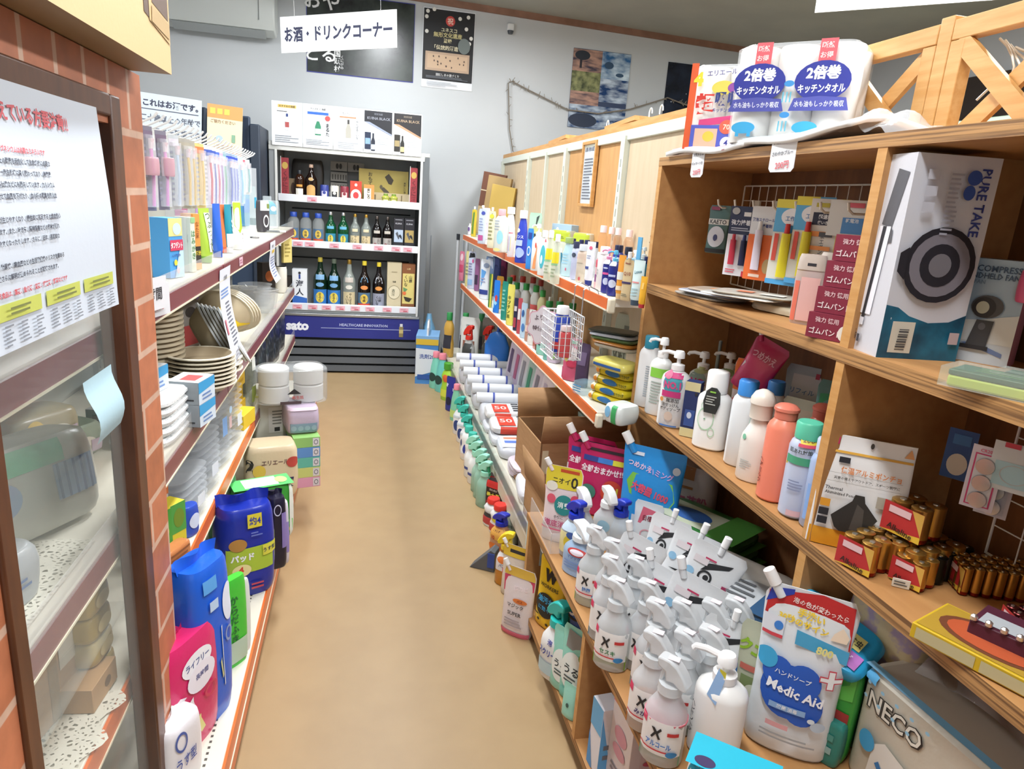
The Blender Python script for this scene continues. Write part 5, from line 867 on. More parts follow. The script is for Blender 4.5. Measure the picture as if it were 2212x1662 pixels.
for k in range(5): pack('sachet_pack', 'flat shiny sachet pack, %s of the pile behind the basket' % ORD[k], 1.0, 2.52 + .02 * k, .965 + k * .012, .012, .2, .12, -60 + 5 * k, ['g:c9c4b4', 'g:d08a3a', 'g:5a7a4a', 'g:c4c8d4', 'g:3a4038'][k], cat='sachet', group='pile of flat sachets')
pack('wet_wipe_pack', 'white wipe pack with green corner at the shelf end', .85,2.057,.812,.064,.086, .1, -66, 'g:dfe6e4', [('r', .0, 0, .25, 1, '3aa05a'), ('e', -.2, .6, .15, .3, '7ab4d8')], cat='wipe pack', bulge=.12)
pack('paper_bag_bundle', 'grey green soft pack lettered at its front edge', 1.23,2.914,.812,.235,.131, .2, -64, 'g:a6a894', [('t', 'SOFT', 0, .2, .2, '5a5c4c', .6), ('r', .1, .6, .4, .8, '6a6c60')], cat='pack', bulge=.03)
# wire basket hung on the upper shelf
t = thing('wire_basket', 'white wire basket hooked on the upper right shelf edge', 'basket', (.69, 2.3, .985), -90)
b = MB(); wr = 's:eceef0'; W_, D_, H_ = .17, .1, .15
for zz in [k * .025 for k in range(7)]: b.tube([(-W_ / 2, -D_ / 2, zz), (W_ / 2, -D_ / 2, zz), (W_ / 2, D_ / 2, zz), (-W_ / 2, D_ / 2, zz), (-W_ / 2, -D_ / 2, zz)], .0016 if 0 < zz < .14 else .0026, wr, 5)
for k in range(9):
    x = -W_ / 2 + W_ * k / 8; b.tube([(x, -D_ / 2, H_), (x, -D_ / 2, 0), (x, D_ / 2, 0), (x, D_ / 2, H_)], .0016, wr, 5)
for k in range(1, 5):
    y = -D_ / 2 + D_ * k / 5; b.tube([(-W_ / 2, y, H_), (-W_ / 2, y, 0), (W_ / 2, y, 0), (W_ / 2, y, H_)], .0016, wr, 5)
b.build('wire_mesh', t)
for x in (-.05, .05): MB().tube([(x, D_ / 2, .02), (x, D_ / 2, .24), (x, D_ / 2 + .02, .252), (x, D_ / 2 + .05, .24), (x, D_ / 2 + .055, .226)], .002, 'k:b4b8bc', 6).build('hook', t)
B('small blue and white bottle standing in the wire basket', .69, 2.31, .988, .17, .06, 's:2a44a8', 's:e8ecf0', dec=[('p', [(-.3, .5), (.3, .5), (0, .8)], 'd8dcf0'), ('r', -.3, .1, .3, .25, 'c03a3a')], prof='tall')
B('small red and white bottle standing in the wire basket', .69, 2.25, .988, .11, .05, 's:c0484a', 's:d8c0c0', prof='tall')
b = MB(); pts = [(.062 * math.cos(a) * (1 + .1 * math.cos(a * 7)), .045 + .07 * math.sin(a) * (1 + .1 * math.cos(a * 7))) for a in [2 * math.pi * i / 42 for i in range(42)]]
b.prism(pts, .001, 'd8a4b4').prism([(a * .93, .045 + (c - .045) * .93) for a, c in pts], .0016, 'dcd6dc').decals([('t', 'よりどり', 0, .78, .2, '6a5a60', .8, 15), ('t', '特価 100', 0, .35, .2, '6a5a60', .8, 10)], lambda u, v, o: (u, -.0012 - o, v), .1, .1)
tag(b.build('price_tag', None, (.645, 2.42, 1.02), (0, R(8), R(-40))), 'pink flower shaped price tag clipped on the wire basket', 'price tag')
# leaning gift cartons at the wall end of the boards
for k, (lb, y, c) in enumerate((('brown and cream gift carton leaning at the wall end of the boards', 5.75, '6a4230'), ('plain tan carton leaning behind the brown gift carton', 5.6, 'a58a5c'), ('yellow edged flat carton, last of the leaning cartons', 5.48, 'b89a4c'))):
    carton('gift_carton', lb, .99 + .02 * k, y, 1.213, .5 - .03 * k - (.04 if k == 2 else 0), .2, .035, 0, c, [('r', -.5, 0, .5, .45, 'b59f74'), ('v', 'くがに', 0, .25, .09, '33302a'), ('r', -.5, .7, .5, .715, 'd8c8a8'), ('e', 0, .85, .12, .04, 'c9a07a')] if k == 0 else [], cat='gift carton', rot=(0, R(7), R(-35)))
# framed notice on the boards
t = thing('framed_notice', 'framed white notice on the tan board behind the bottles', 'framed notice', (1.155, 3.6, 1.5), -90)
fy0, fz0, fw, fh = -.115, 0, .23, .33
for a in ((-.115, 0, -.1, .33), (.1, 0, .115, .33), (-.1, 0, .1, .016), (-.1, .314, .1, .33)): MB().box(a[0], -.02, a[1], a[2], 0, a[3], PINE).build('frame_bar', t, bevel=.002)
MB().box(-.1, -.008, .016, .1, -.004, .314, 'c3cad2').decals([('t', 'お買い物のお願い', 0, .88, .07, '4a4e58', .85), ('l', -.4, .1, .4, .75, 14, '6a6f78')], flat(-.0085), .2, .33).build('notice_sheet', t)
for k, (y, zz) in enumerate(((3.42, 1.878), (2.88, 1.878), (2.77, 1.878), (2.45, 1.878))):
    q = MB(); q.tube([(0, .016 * math.cos(a) + .016, .018 + .022 * math.sin(a)) for a in [-.6 + i * .42 for i in range(10)]], .0025, 's:eef0f0', 6)
    tag(q.build('hanger_hook', None, (1.17, y, zz)), 'white hook on the wooden top rail, %s from the wall' % ORD[k], 'hook', 'white hooks on the top rail')
for k, y in enumerate((4.35, 3.25)): tag(MB().box(-.08, -.2, 0, .06, .2, .02, PINE).build('wood_plank', None, (1.24, y, 1.877), (R(-2), 0, 0)), 'short pine plank lying on the top board, %s one' % ('far', 'near')[k], 'plank')
q = MB(); rn = random.Random(5)
q.tube([(1.156, 2.66, 1.2), (1.156, 2.67, 1.3), (1.156, 2.64, 1.4), (1.156, 2.66, 1.48)], .003, '4a3a3c', 5)
for k in range(26):
    zz = 1.22 + k * .0095; yy = 2.655 + .012 * math.sin(k); q.tube([(1.156, yy, zz), (1.15, yy + rn.uniform(-.035, .035), zz + rn.uniform(-.02, .02))], .004, ['33282e', 'c8a4a8', '4a3c40'][k % 3], 4)
tag(q.build('dried_flower'), 'dark dried flower sprig fixed on the beige board', 'dried flower')
# ---- base deck stock ----
zb = .252
for k in range(6):
    o = MB(); r = .032
    t = thing('bag_roll', 'white plastic bag roll with blue bands, %s from the wall' % ORD[k], 'bag roll', (.83, 4.75 - k * .19, zb + .11 - .004 * k), -6, 'white plastic bag rolls')
    q = MB().tube([(-.17, 0, r), (-.165, 0, r), (.165, 0, r), (.17, 0, r)], r, 's:dcdfe4', 14).build('roll', t)
    for x in (-.07, .08): MB().cyl((x - .006, 0, r), (x + .006, 0, r), r + .0012, '4a5aa8', 14).build('band', t)
for k in range(4): pack('bag_bundle', 'layered clear plastic bag bundle under the rolls, %s from the wall' % ORD[k], .85, 4.65 - k * .3, zb, .1, .36, .27, -90 + 84, 'g:c9ccd2', cat='bag bundle', group='bag bundles under the rolls', bulge=.05)
for k in range(2): pack('bag_bundle', 'white bag bundle with red block print, %s one' % ('far', 'near')[k], .85, 3.62 - .17 * k, zb + .07 - .02 * k, .05, .34, .2, -4, 'g:d8d9da', [('r', -.36, .0, -.1, .9, 'd0402c'), ('r', .2, 0, .24, 1, 'b0383a')], [('r', -.38, .05, -.12, .8, 'd0402c'), ('t', '50', -.25, .45, .3, 'e8d0cc', .2), ('l', -.05, .1, .1, .9, 4, '3a3c44'), ('r', .2, .0, .24, 1, 'b0383a')], cat='bag bundle')
for k in range(2): pack('bag_bundle', 'flat clear bag bundle beneath the red printed ones, %s' % ('far', 'near')[k], .85, 3.6 - .2 * k, zb, .045, .36, .22, -4, 'g:c9cbd0', cat='bag bundle')
pack('bag_bundle', 'clear bag bundle with orange oval print and white label', .86, 3.22, zb, .06, .36, .24, -4, 'g:c6cad2', (), [('o', .22, .5, .2, .2, .2, 'd87a5a'), ('r', -.45, .15, -.05, .85, 'dfe0ea'), ('r', -.4, .4, -.2, .55, '5a7ac8'), ('r', -.4, .65, -.2, .75, 'd88a6a')], cat='bag bundle')
for k in range(4): pack('glove_pack', 'pink and blue printed flat pack, %s of the pile' % ('lowest', 'second', 'third', 'topmost')[k], .84 - .004 * k, 2.98 - .03 * k, zb + k * .022, .021, .3, .2, -5 + 2 * k, 'g:d4c8d4', [('r', -.4, .1, .1, .9, 'c8607a')], [('p', [(-.2, .1), (.1, .1), (-.05, .9), (-.3, .9)], 'd05a7a'), ('p', [(.1, .1), (.45, .1), (.45, .9), (-.05, .9)], '2a6fc8'), ('t', 'お得', -.05, .7, .25, 'f0e4ec', .3)], cat='pack', group='pile of pink and blue flat packs')
pack('bag_bundle', 'white folded bag bundle with orange corner by the cartons', .8, 2.7, zb, .07, .26, .26, -8, 'g:d6d8e0', [], [('r', .25, .1, .45, .5, 'd8906a')], cat='bag bundle')
for k in range(6): pack('sleeve_pack', 'upright clear sleeve pack leaning against the boards, %s from the wall' % ORD[k], .98, 4.3 - k * .17, zb + .1, .3, .13, .05, -60, ['g:c4b8c4', 'g:b8a8bc', 'g:c8c8cc', 'g:9ab4ac', 'g:c4c0c8', 'g:cfcace'][k], [('r', -.3, .2, -.1, .8, ['5a4a6a', 'a85a7a', '8a8a92', '3a8a6a', '7a7a84', 'b0a8b8'][k])], cat='pack', rot=(R(8), R(18), R(-60)), group='upright clear sleeve packs')
pack('sponge_pack', 'yellow cleaning cloth pack behind the cartons', 1.0, 3.28, zb + .1, .27, .16, .05, -60, 'g:d0c03a', [('r', -.1, .4, .4, .75, '3a3c30'), ('r', -.05, .45, .35, .7, 'b8b06a')], cat='pack', rot=(0, R(14), R(-60)))
for k in range(3): pack('sponge_pack', 'pale aqua cloth pack leaning behind the cartons, %s' % ('left', 'middle', 'right')[k], .97, 3.16 - k * .08, zb + .08, .25, .11, .04, -60, 'g:a9c4bc', [('l', -.2, .3, .2, .7, 2, '5a6a64')], cat='pack', rot=(0, R(24), R(-60)), group='aqua cloth packs')
# bottles standing at the back of the deck near the wall
bottle('trigger_spray', 'white spray bottle with red trigger, left of two', .78, 4.98, zb, .34, .1, -40, 't:d8dcda', 's:d02f24', 'trig', 'spray', dec=[('r', -.4, .2, .4, .6, '3a3c3a')], nz=0)
bottle('trigger_spray', 'white spray bottle with red trigger, right of two', .93, 5.0, zb, .34, .1, -40, 't:d8dcda', 's:d02f24', 'trig', 'spray', dec=[('r', -.4, .2, .4, .6, '3a3c3a')], nz=0)
for k in range(2): pouch('charcoal_pouch', 'silver grey pouch with black print behind the red triggers, %s' % ('left', 'right')[k], .82 + .17 * k, 5.2, zb, .36, .16, -30, ['g:cfd2cf', 'g:8a8078'][k], [('t', '消臭', 0, .8, .09, '24262a', .6), ('r', -.3, .2, .3, .5, '8a5a4a')], spout='')
for k in range(4): bottle('cleaner_bottle', 'dark cleaner bottle with green nozzle cap, %s from the left' % ORD[k], .68 + .13 * k, 5.4, zb, .36, .09, -40, ['s:c9a04a', 's:d4dcd8', 's:4a5a4a', 's:3a4a44'][k], ['s:2f8a4a', 's:2f8a4a', 's:3a8a54', 's:6a9a6a'][k], 'cap', 'waist', dec=[('r', -.4, .2, .4, .5, '2c2e3a')], group='green nozzle cleaner bottles')
t = thing('cleaning_brush', 'blue round headed cleaning brush pack under the lower shelf', 'brush', (.95, 4.75, zb + .08), -40)
MB().loft([(.02, .085, .03), (.08, .1, .035), (.16, .1, .035), (.24, .06, .03), (.26, .02, .02)], 's:2a6fc0', 2, 22).build('brush_head', t); MB().cyl((0, 0, .25), (.06, .02, .62), .012, 's:2450a0', 10).build('handle', t)
for k in range(2): tag(MB().cyl((0, 0, 0), (.02 * k, .0, 1.15), .013, 's:c4c8cc', 10).cyl((.02 * k, 0, 1.15), (.02 * k, 0, 1.2), .015, 's:2c3036', 10).build('mop_pole', None, (.79 + .06 * k, 5.95, 0)), '%s mop pole leaning at the wall end of the right shelving' % ('white left', 'white right')[k], 'pole')
# cardboard boxes
def openbox(lb, x, y, z, w, d, h, rz, flaps=()):
    t = thing('cardboard_box', lb, 'cardboard box', (x, y, z), rz)
    T = .006; b = MB().box(-w / 2, -d / 2, 0, w / 2, -d / 2 + T, h, CARD).box(-w / 2, d / 2 - T, 0, w / 2, d / 2, h, CARD).box(-w / 2, -d / 2, 0, -w / 2 + T, d / 2, h, CARD).box(w / 2 - T, -d / 2, 0, w / 2, d / 2, h, CARD).box(-w / 2, -d / 2, 0, w / 2, d / 2, T, CARD)
    b.decals([('r', .3, .2, .42, .55, 'd8cfae'), ('e', .38, .5, .02, .05, '6a5238'), ('l', .1, .1, .25, .3, 3, '7a5c3c')], lambda u, v, o: (-w / 2 - o, -u, v), d, h)
    b.decals([('r', -.48, .35, -.42, .9, 'd6cca8')], lambda u, v, o: (u, -d / 2 - o, v), w, h)
    b.build('carton_wall', t)
    for f in flaps:
        q = MB()
        if f == 'f': q.add([(-w / 2, -d / 2, h), (w / 2, -d / 2, h), (w / 2, -d / 2 - .02, h + .12), (-w / 2, -d / 2 - .02, h + .12)], [(0, 1, 2, 3)], CARD)
        if f == 'k': q.add([(-w / 2, d / 2, h), (w / 2, d / 2, h), (w / 2, d / 2 + .03, h + .13), (-w / 2, d / 2 + .03, h + .13)], [(0, 1, 2, 3)], CARD)
        if f == 'l': q.add([(-w / 2, -d / 2, h), (-w / 2, d / 2, h), (-w / 2 - .02, d / 2, h + .13), (-w / 2 - .02, -d / 2, h + .13)], [(0, 1, 2, 3)], CARD)
        m = q.build('box_flap', t).modifiers.new('thick', 'SOLIDIFY'); m.thickness = .005
    return t
openbox('large open cardboard box standing under the lower right shelf', .93, 2.74, .252, .44, .36, .3, 3, 'kf')
openbox('low open cardboard box at the wooden unit holding a pink pack', .85, 2.4, .252, .36, .3, .17, 2, 'l')
pack('pink_cloth_pack', 'pink clear film pack lying in the low open cardboard box', .78, 2.4, .36, .05, .2, .15, -8, 'g:d8a4ac', [('r', -.4, .2, .4, .8, 'd06a7a')], cat='pack')
tag(MB().box(-.1, -.08, 0, .1, .08, .1, 'b9d4d8').build('paper_bundle', None, (.72, 2.2, .252), (0, 0, R(5))), 'pale aqua paper bundle between the low box and the wooden counter', 'paper bundle') 
# ---- floor row in front of the base deck ----
t = thing('detergent_box', 'blue and white detergent box with white handle on the floor by the wall', 'detergent box', (.535, 5.6, 0), -8)
MB().box(-.09, -.14, 0, .09, .14, .36, '4a8ad0').box(-.092, -.142, .34, .092, .142, .4, '7fb0e0').decals([('r', -.5, .82, .5, .94, 'd8b83c'), ('p', [(-.5, .15), (.5, .3), (.5, .72), (-.5, .75)], 'dfe6f0'), ('t', '洗剤20', 0, .58, .1, '2a4a9a', .7), ('r', -.4, .1, .4, .2, '2f5aa8')], lambda u, v, o: (u, -.1425 - o, v), .18, .4).decals([('r', -.5, .82, .5, .94, 'd8b83c'), ('r', -.45, .2, .45, .5, '3a6ac0')], lambda u, v, o: (-.0925 - o, -u, v), .28, .4).build('carton', t, bevel=.002)
MB().tube([(0, -.12, .36), (0, -.11, .46), (0, -.05, .5), (0, .05, .5), (0, .11, .46), (0, .12, .36)], .009, 's:e4e8ec', 8).build('handle', t)
tag(MB().loft([(0, .05, .05), (.02, .055, .055), (.4, .055, .055), (.46, .03, .03), (.52, .02, .02)], 's:7fb4d8', 2, 16).build('blue_bottle', None, (.56, 5.85, 0)), 'translucent blue bottle behind the detergent box', 'bottle')
def FB(lb, x, y, zz, h, w, c, cap, top='cap', prof='waist', dec=(), **k):
    bottle('cleaner_bottle', lb, x, y, zz, h, w, k.pop('rz', -55), c, cap, top, prof, dec=dec, **k)
FB('mint toilet cleaner bottle with pink cap, farthest of the pair', .583,5.357,0,.298,.112, 's:7fd0bc', 's:e88a9a', dec=[('e', 0, .32, .35, .12, '23403c')], prof='taper')
FB('mint toilet cleaner bottle with pink cap, nearer of the pair', .621,5.252,0,.308,.117, 's:6fc8c0', 's:e88a9a', dec=[('e', 0, .32, .35, .12, '23403c')], prof='taper')
FB('lime green jumbo bottle with green cap', .642,5.023,0,.29,.113, 's:a4d03a', 's:4aa030', dec=[('e', .1, .6, .25, .1, 'd86a3a'), ('r', -.4, .1, .4, .3, 'd0d84a')], prof='waist', capr=1.5)
pouch('refill_pouch', 'navy refill pouch with white wave in the floor row', .629,4.737,0,.256,.094, -55, 'g:26308a', [('p', [(-.4, .7), (.4, .6), (.4, .68), (-.4, .8)], 'd8dcec'), ('e', 0, .3, .3, .12, '141a3a')], spout='')
FB('mint bottle with pink top beside the navy pouch', .643,4.524,0,.26,.09, 's:7fc8a8', 's:e88a9a', dec=[('r', -.4, .1, .4, .3, 'b8d07a')], prof='taper')
def wt(k, x, y, zz, h, w): FB('white bottle with teal trigger cap, %s of the floor row' % ORD[k], x, y, zz, h, w, 's:e4e8ea', 's:3ab8a8', 'trig', 'spray', [('e', .1, .25, .3, .14, '27407a'), ('r', -.4, .45, .3, .5, 'c8d4dc')], group='teal trigger bottles on the floor', nz=20)
wt(0, .632,4.241,0,.259,.097); wt(1, .637,4.084,0,.251,.097); wt(2, .635,3.922,0,.237,.096)
def wc(k, x, y, zz, h, w): FB('white bleach bottle with teal screw cap, %s of the floor row' % ORD[k], x, y, zz, h, w, 's:e8ecec', 's:3fb8a4', 'cap', 'waist', [('e', .15, .35, .25, .14, '2a3a8a'), ('r', -.4, .1, .4, .2, 'd8c8b8')], group='teal capped white bleach bottles')
wc(0, .622,3.786,0,.208,.096); wc(1, .627,3.671,0,.208,.096); wc(2, .626,3.562,0,.209,.096)
def gs(k, x, y, zz, h, w): FB('pale green spray bottle with mint trigger, %s of the floor row' % ORD[k], x, y, zz, h, w, 't:a8d8c4' if k > 1 else 's:e6eaea', 's:9adcc4', 'trig', 'spray', [('r', -.3, .2, .3, .26, '3a4a8a')] if k < 2 else [], lev='s:2a9a6a', group='mint trigger sprays on the floor', nz=10)
gs(0, .605,3.522,0,.245,.092); gs(1, .612,3.433,0,.245,.093); gs(2, .615,3.324,0,.244,.093); gs(3, .616,3.244,0,.245,.093); gs(4, .614,3.146,0,.244,.093)
bottle('sky_nozzle_bottle', 'clear bottle with sky blue nozzle behind the black packs', .691,3.304,0,.172,.083, -55, 't:b8d4dc', 's:4aa8e0', 'trig', 'spray', nz=0)
for k in range(2):
    a = [(.667,3.168,0,.156,.103), (.661,3.085,0,.163,.105)][k]
    pack('refill_pack', 'black refill pack with red band and yellow lettering, %s one' % ('far', 'near')[k], a[0], a[1], a[2], a[3], a[4], .05, -45, 'g:2a1c20', [('r', -.5, .78, .5, 1, 'c02f2c'), ('t', '最大量', 0, .55, .16, 'd8d04a', .85, 0, .03), ('r', -.4, .05, .4, .35, '8a2f38'), ('t', '汚れ成分', 0, .72, .07, 'c8bcb0', .7)], cat='pack')
FB('white drain cleaner bottle with red cap, far one', .62,2.936,0,.138,.097, 's:dfe2e2', 's:d0342c', dec=[('r', -.4, .1, .4, .35, 'b03a3c'), ('r', -.4, .36, .4, .5, '2c2c30')], capr=1.5)
FB('white drain cleaner bottle with red cap, near one', .636,2.852,0,.145,.099, 's:dfe2e2', 's:d0342c', dec=[('r', -.4, .1, .4, .35, 'b03a3c'), ('e', .1, .5, .3, .08, 'd8d03a')], capr=1.5)
pack('mould_pack', 'grey green clear pack behind the orange spray', .679,2.763,0,.137,.084, .05, -50, 'g:8a9a90', [('l', -.3, .3, .3, .7, 2, '4a5a54')], cat='pack')
FB('orange printed bathroom spray with dark blue trigger', .61,2.685,0,.186,.102, 't:d8a07a', 's:2430a8', 'trig', 'spray', [('r', -.45, .35, .45, .62, 'd8a04a'), ('t', 'こすらず', 0, .56, .05, '5a2f2c', .8), ('t', '10', -.1, .4, .1, 'b0302c', .5), ('e', 0, .16, .4, .1, 'd8762c')], nz=0)
FB('tilted clear yellow bath spray with lemon yellow trigger', .578,2.42,0,.23,.086, 'c:e0b040', 's:e8cc2a', 'trig', 'spray', [('r', -.35, .3, .35, .62, 'dfe0e4'), ('e', 0, .5, .3, .06, 'd87a3a'), ('t', 'バス', 0, .4, .06, '3a4a8a', .6)], nz=10, rz=-40, fill=('t:e0902c', .3))
t = thing('door_wedge', 'dark grey wedge with blue side on the floor by the bath spray', 'wedge', (.52, 2.55, 0), -30)
MB().prism([(-.06, 0), (.05, 0), (.05, .09), (.03, .1)], .06, '5a5e62').build('wedge_body', t, bevel=.003); MB().box(.02, -.034, .02, .05, -.031, .085, '2f4a9a').build('side_patch', t)
pouch('refill_pouch', 'yellow topped clear pouch with white cap behind the pink pouch', .593,2.329,0,.216,.108, -42, 'g:d8d0c4', [('r', -.5, .78, .5, 1, 'd8b83c'), ('r', -.2, .86, .4, .92, '2c2c30'), ('p', [(-.5, .4), (.5, .45), (.5, .6), (-.5, .5)], 'd06a84')])
pouch('refill_pouch', 'pink and white bath cleaner pouch with yellow top, nearest floor item', .556,2.086,0,.26,.127, -42, 'g:e4dcde', [('r', -.5, 0, .5, .08, 'd86a84'), ('p', [(-.5, .62), (.5, .72), (.5, .86), (-.5, .86)], 'd0486a'), ('r', -.5, .87, .5, 1, 'd8b44a'), ('t', '防カビ', .1, .73, .07, 'f0e4e8', .6, 6), ('e', .12, .55, .22, .035, 'd87a3a'), ('t', 'バス', .12, .55, .04, '7a2a1c', .3), ('t', 'マジック', 0, .47, .06, '2c2e34', .75), ('t', 'SUPER', 0, .36, .055, '33343a', .75), ('l', -.3, .15, .3, .28, 3, 'a8a0a8')])


# ================= WOODEN DISPLAY UNIT =================
X0, XB = .92, 1.24
def ply(b, x0, y0, z0, x1, y1, z1, face=PLY, ed='lf'):   # board with layered cut edges
    return b.box(x0, y0, z0, x1, y1, z1, face, {'l': EDGE})
t = thing('display_shelf', 'tall plywood display unit with open bays and a low front counter on casters', 'display unit', (0, 0, 0))
for nm, z0, z1, xa in (('top_shelf', 1.642, 1.667, X0), ('shelf', 1.24, 1.27, X0), ('shelf', .825, .855, X0), ('counter_top', .413, .44, .58), ('bottom_shelf', .065, .09, .585)):
    ply(MB(), xa, .08, z0, XB, 2.16, z1).build(nm, t, bevel=.001)
for y0, y1 in ((2.135, 2.16), (1.14, 1.165), (.1, .125)):
    MB().box(X0 + .001, y0, .44, XB, y1, 1.642, PLY_SHADE, {'l': PINE, 'f': PLY}).build('divider_panel', t)
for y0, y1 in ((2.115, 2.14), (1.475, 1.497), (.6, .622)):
    MB().box(.581, y0, .09, XB, y1, .413, PLY_SHADE, {'l': PINE, 'f': PLY}).build('divider_panel', t)
MB().box(XB, .08, .065, XB + .008, 2.16, 1.66, PLY_SHADE).build('back_board', t)
for x, y in ((.62, 2.08), (.62, 1.2), (.62, .3), (1.15, 2.08), (1.15, .3)):
    MB().box(x - .02, y - .02, .055, x + .02, y + .02, .065, 'k:5a5c60').cyl((x - .012, y, .03), (x + .012, y, .03), .028, 's:2c2e32', 14).build('caster', t)
tag(MB().box(.583, 1.86, .441, .586, 2.13, .51, 'c:dfe4e6').box(.583, 1.86, .441, .72, 1.862, .51, 'c:dfe4e6').build('clear_guard_strip'), 'clear plastic guard strip at the far end of the counter', 'guard strip')
# lattice panels on the back of the unit
def bar(b, y0, z0, y1, z1, w, x, th=.022):
    d = Vector((0, y1 - y0, z1 - z0)).normalized(); n = Vector((0, -d.z, d.y)) * w / 2; p, q = Vector((0, y0, z0)), Vector((0, y1, z1))
    vs = [Vector((xx, 0, 0)) + k for xx in (x - th / 2, x + th / 2) for k in (p + n, p - n, q - n, q + n)]
    return b.add(vs, [(0, 1, 2, 3), (7, 6, 5, 4), (0, 4, 5, 1), (1, 5, 6, 2), (2, 6, 7, 3), (3, 7, 4, 0)], PINE)
def lattice(lb, ya, yb):
    t = thing('lattice_screen', lb, 'lattice panel', (0, 0, 0))
    za, zb_ = 1.668, 1.925
    bar(MB(), ya, zb_ - .02, yb, zb_ - .02, .04, 1.2, .03).build('top_rail', t, bevel=.002)
    for y, s in ((ya, 1), (yb, -1)): bar(MB(), y + s * .018, za - .02, y + s * .018, zb_ - .041, .036, 1.2, .03).build('stile', t, bevel=.002)
    L = yb - ya; n = 2
    for k in range(n):
        y0, y1 = ya + L * k / n, ya + L * (k + 1) / n
        bar(MB(), y0 + .02, za, y1 - .02, zb_ - .04, .036, 1.192, .012).build('lattice_bar', t); bar(MB(), y0 + .02, zb_ - .04, y1 - .02, za, .036, 1.206, .012).build('lattice_bar', t)
lattice('pine lattice panel behind the paper towel packs', 1.385, 2.0); lattice('pine lattice panel with looped wire at the right picture edge', .76, 1.345)
tag(MB().box(1.185, 1.347, 1.62, 1.225, 1.383, 1.935, PINE).build('lattice_post', bevel=.002), 'square pine post between the two lattice panels', 'post')
q = MB()
for k in range(4): q.tube([(1.23 + .004 * k, 1.27 - .01 * k - .05 * math.sin(a), 1.87 - .03 * a + .01 * math.cos(a * 2 + k)) for a in [i * .45 for i in range(9)]], .0025, 's:c4bcae', 5)
tag(q.build('wire_coil'), 'loose grey wire looped on the right lattice panel', 'wire')
# ---- on top of the unit ----
def rollpack(name, lb, x, y, z, h, w, d, rz, dec, nr, left=()):
    t = thing(name, lb, 'paper towel pack', (x, y, z), rz); r = w / nr / 2
    q = MB()
    for i in range(nr):
        for j in range(2):
            MB().loft([(.0, r * .95, r * .95, (i - (nr - 1) / 2) * 2 * r, (j - .5) * 2 * r), (.01, r, r, (i - (nr - 1) / 2) * 2 * r, (j - .5) * 2 * r), (h * .93, r, r, (i - (nr - 1) / 2) * 2 * r, (j - .5) * 2 * r), (h * .95, r * .95, r * .95, (i - (nr - 1) / 2) * 2 * r, (j - .5) * 2 * r)], 'e9e6e0', 2, 24).build('paper_roll', t)
    D2 = 2 * r + .003
    MB().loft([(.0, w / 2 + .001, D2), (h * .93, w / 2 + .003, D2 + .002), (h * .98, w / 2 * .9, D2 * .85), (h * 1.04, w / 2 * .75, D2 * .12)], 'c:f2f4f6', 7, 28, True, False).build('film_wrap', t)
    MB().decals(dec, lambda u, v, o: (u, -D2 - .006 - o + (abs(u) / w) ** 4 * .12 * r, v), w, h, step=1).build('printed_film', t)
    if left: MB().decals(left, lambda u, v, o: (-(w / 2 + .005 + o), -u, v), D2 * 2, h).build('printed_side', t)
    return t
rollpack('paper_towel_pack', 'red orange and blue printed paper towel pack, left on the unit', 1.05, 1.985, 1.682, .235, .2, .19, -40,
  [('r', -.5, 0, -.4, .98, 'd85a2c'), ('r', .26, 0, .49, .94, 'd8622c'), ('t', '1.5', .38, .74, .14, 'e8d83a', .18, 0, .06), ('v', 'どーん!長持ちロール', .37, .33, .055, '5a2420'), ('t', '4', -.38, .8, .16, 'e8d43a', .2, 0, .06), ('t', 'エリエール', -.06, .87, .06, '4a4a86', .42, 4), ('e', -.02, .7, .16, .08, 'd8cc5a'), ('e', .14, .7, .1, .06, '8a4a9a'), ('t', '超', -.25, .52, .24, 'c8342c', .28, 0, .06), ('t', '吸収', .06, .58, .16, '2c3a7a', .34, 0, .05), ('t', 'キッチンタオル', .05, .45, .05, '3a4a8a', .36), ('p', [(-.3, .34), (.22, .4), (.22, .32), (-.3, .26)], 'c8407a'), ('r', -.4, 0, .25, .28, '4a5ab8'), ('r', -.34, .03, -.02, .24, 'e8b49a'), ('e', -.14, .15, .08, .06, 'd8c04a'), ('e', .1, .26, .1, .08, 'd8604a'), ('t', '70', .1, .26, .06, 'f0e0c8', .15), ('e', .12, .08, .08, .07, 'dfe4f0'), ('t', '4', .12, .08, .07, '2f3a8a', .1)], 2,
  left=[('r', -.5, 0, -.42, .9, 'd85a2c')])
def ovals(c):
    o = [('r', c - .06, .76, c + .07, .97, 'd8606a'), ('t', '断然', c, .91, .06, 'f4dcdc', .12), ('t', 'お得', c, .82, .06, 'f4dcdc', .12), ('e', c, .58, .215, .19, '27318f'), ('t', '2倍巻', c, .66, .13, 'eef0f6', .28, 0, .04), ('t', 'キッチンタオル', c, .51, .085, 'eef0f6', .36, 0, .03), ('p', [(c - .23, .3), (c + .23, .3), (c + .2, .42), (c, .44), (c - .2, .42)], '4a4fa0'), ('t', '水も油もしっかり吸収', c, .365, .06, 'dfe2f0', .38), ('e', c - .08, .14, .1, .06, '3aa4d8'), ('r', c - .14, .05, c - .11, .12, '3aa4d8'), ('r', c - .04, .05, c - .01, .12, '3aa4d8')]
    return o
rollpack('paper_towel_pack', 'white paper towel pack with two dark blue ovals, right on the unit', 1.05, 1.645, 1.682, .23, .285, .16, -46,
  ovals(-.255) + ovals(.25) + [('e', 0, .56, .04, .03, '3a8ac8'), ('e', 0, .26, .04, .03, '3a8ac8')] + [('r', -.04 + k * .03, .38, -.03 + k * .03, .48, '5ab0c8') for k in range(3)] + [('r', -.04 + k * .03, .1, -.03 + k * .03, .2, '5ab0c8') for k in range(3)], 3)
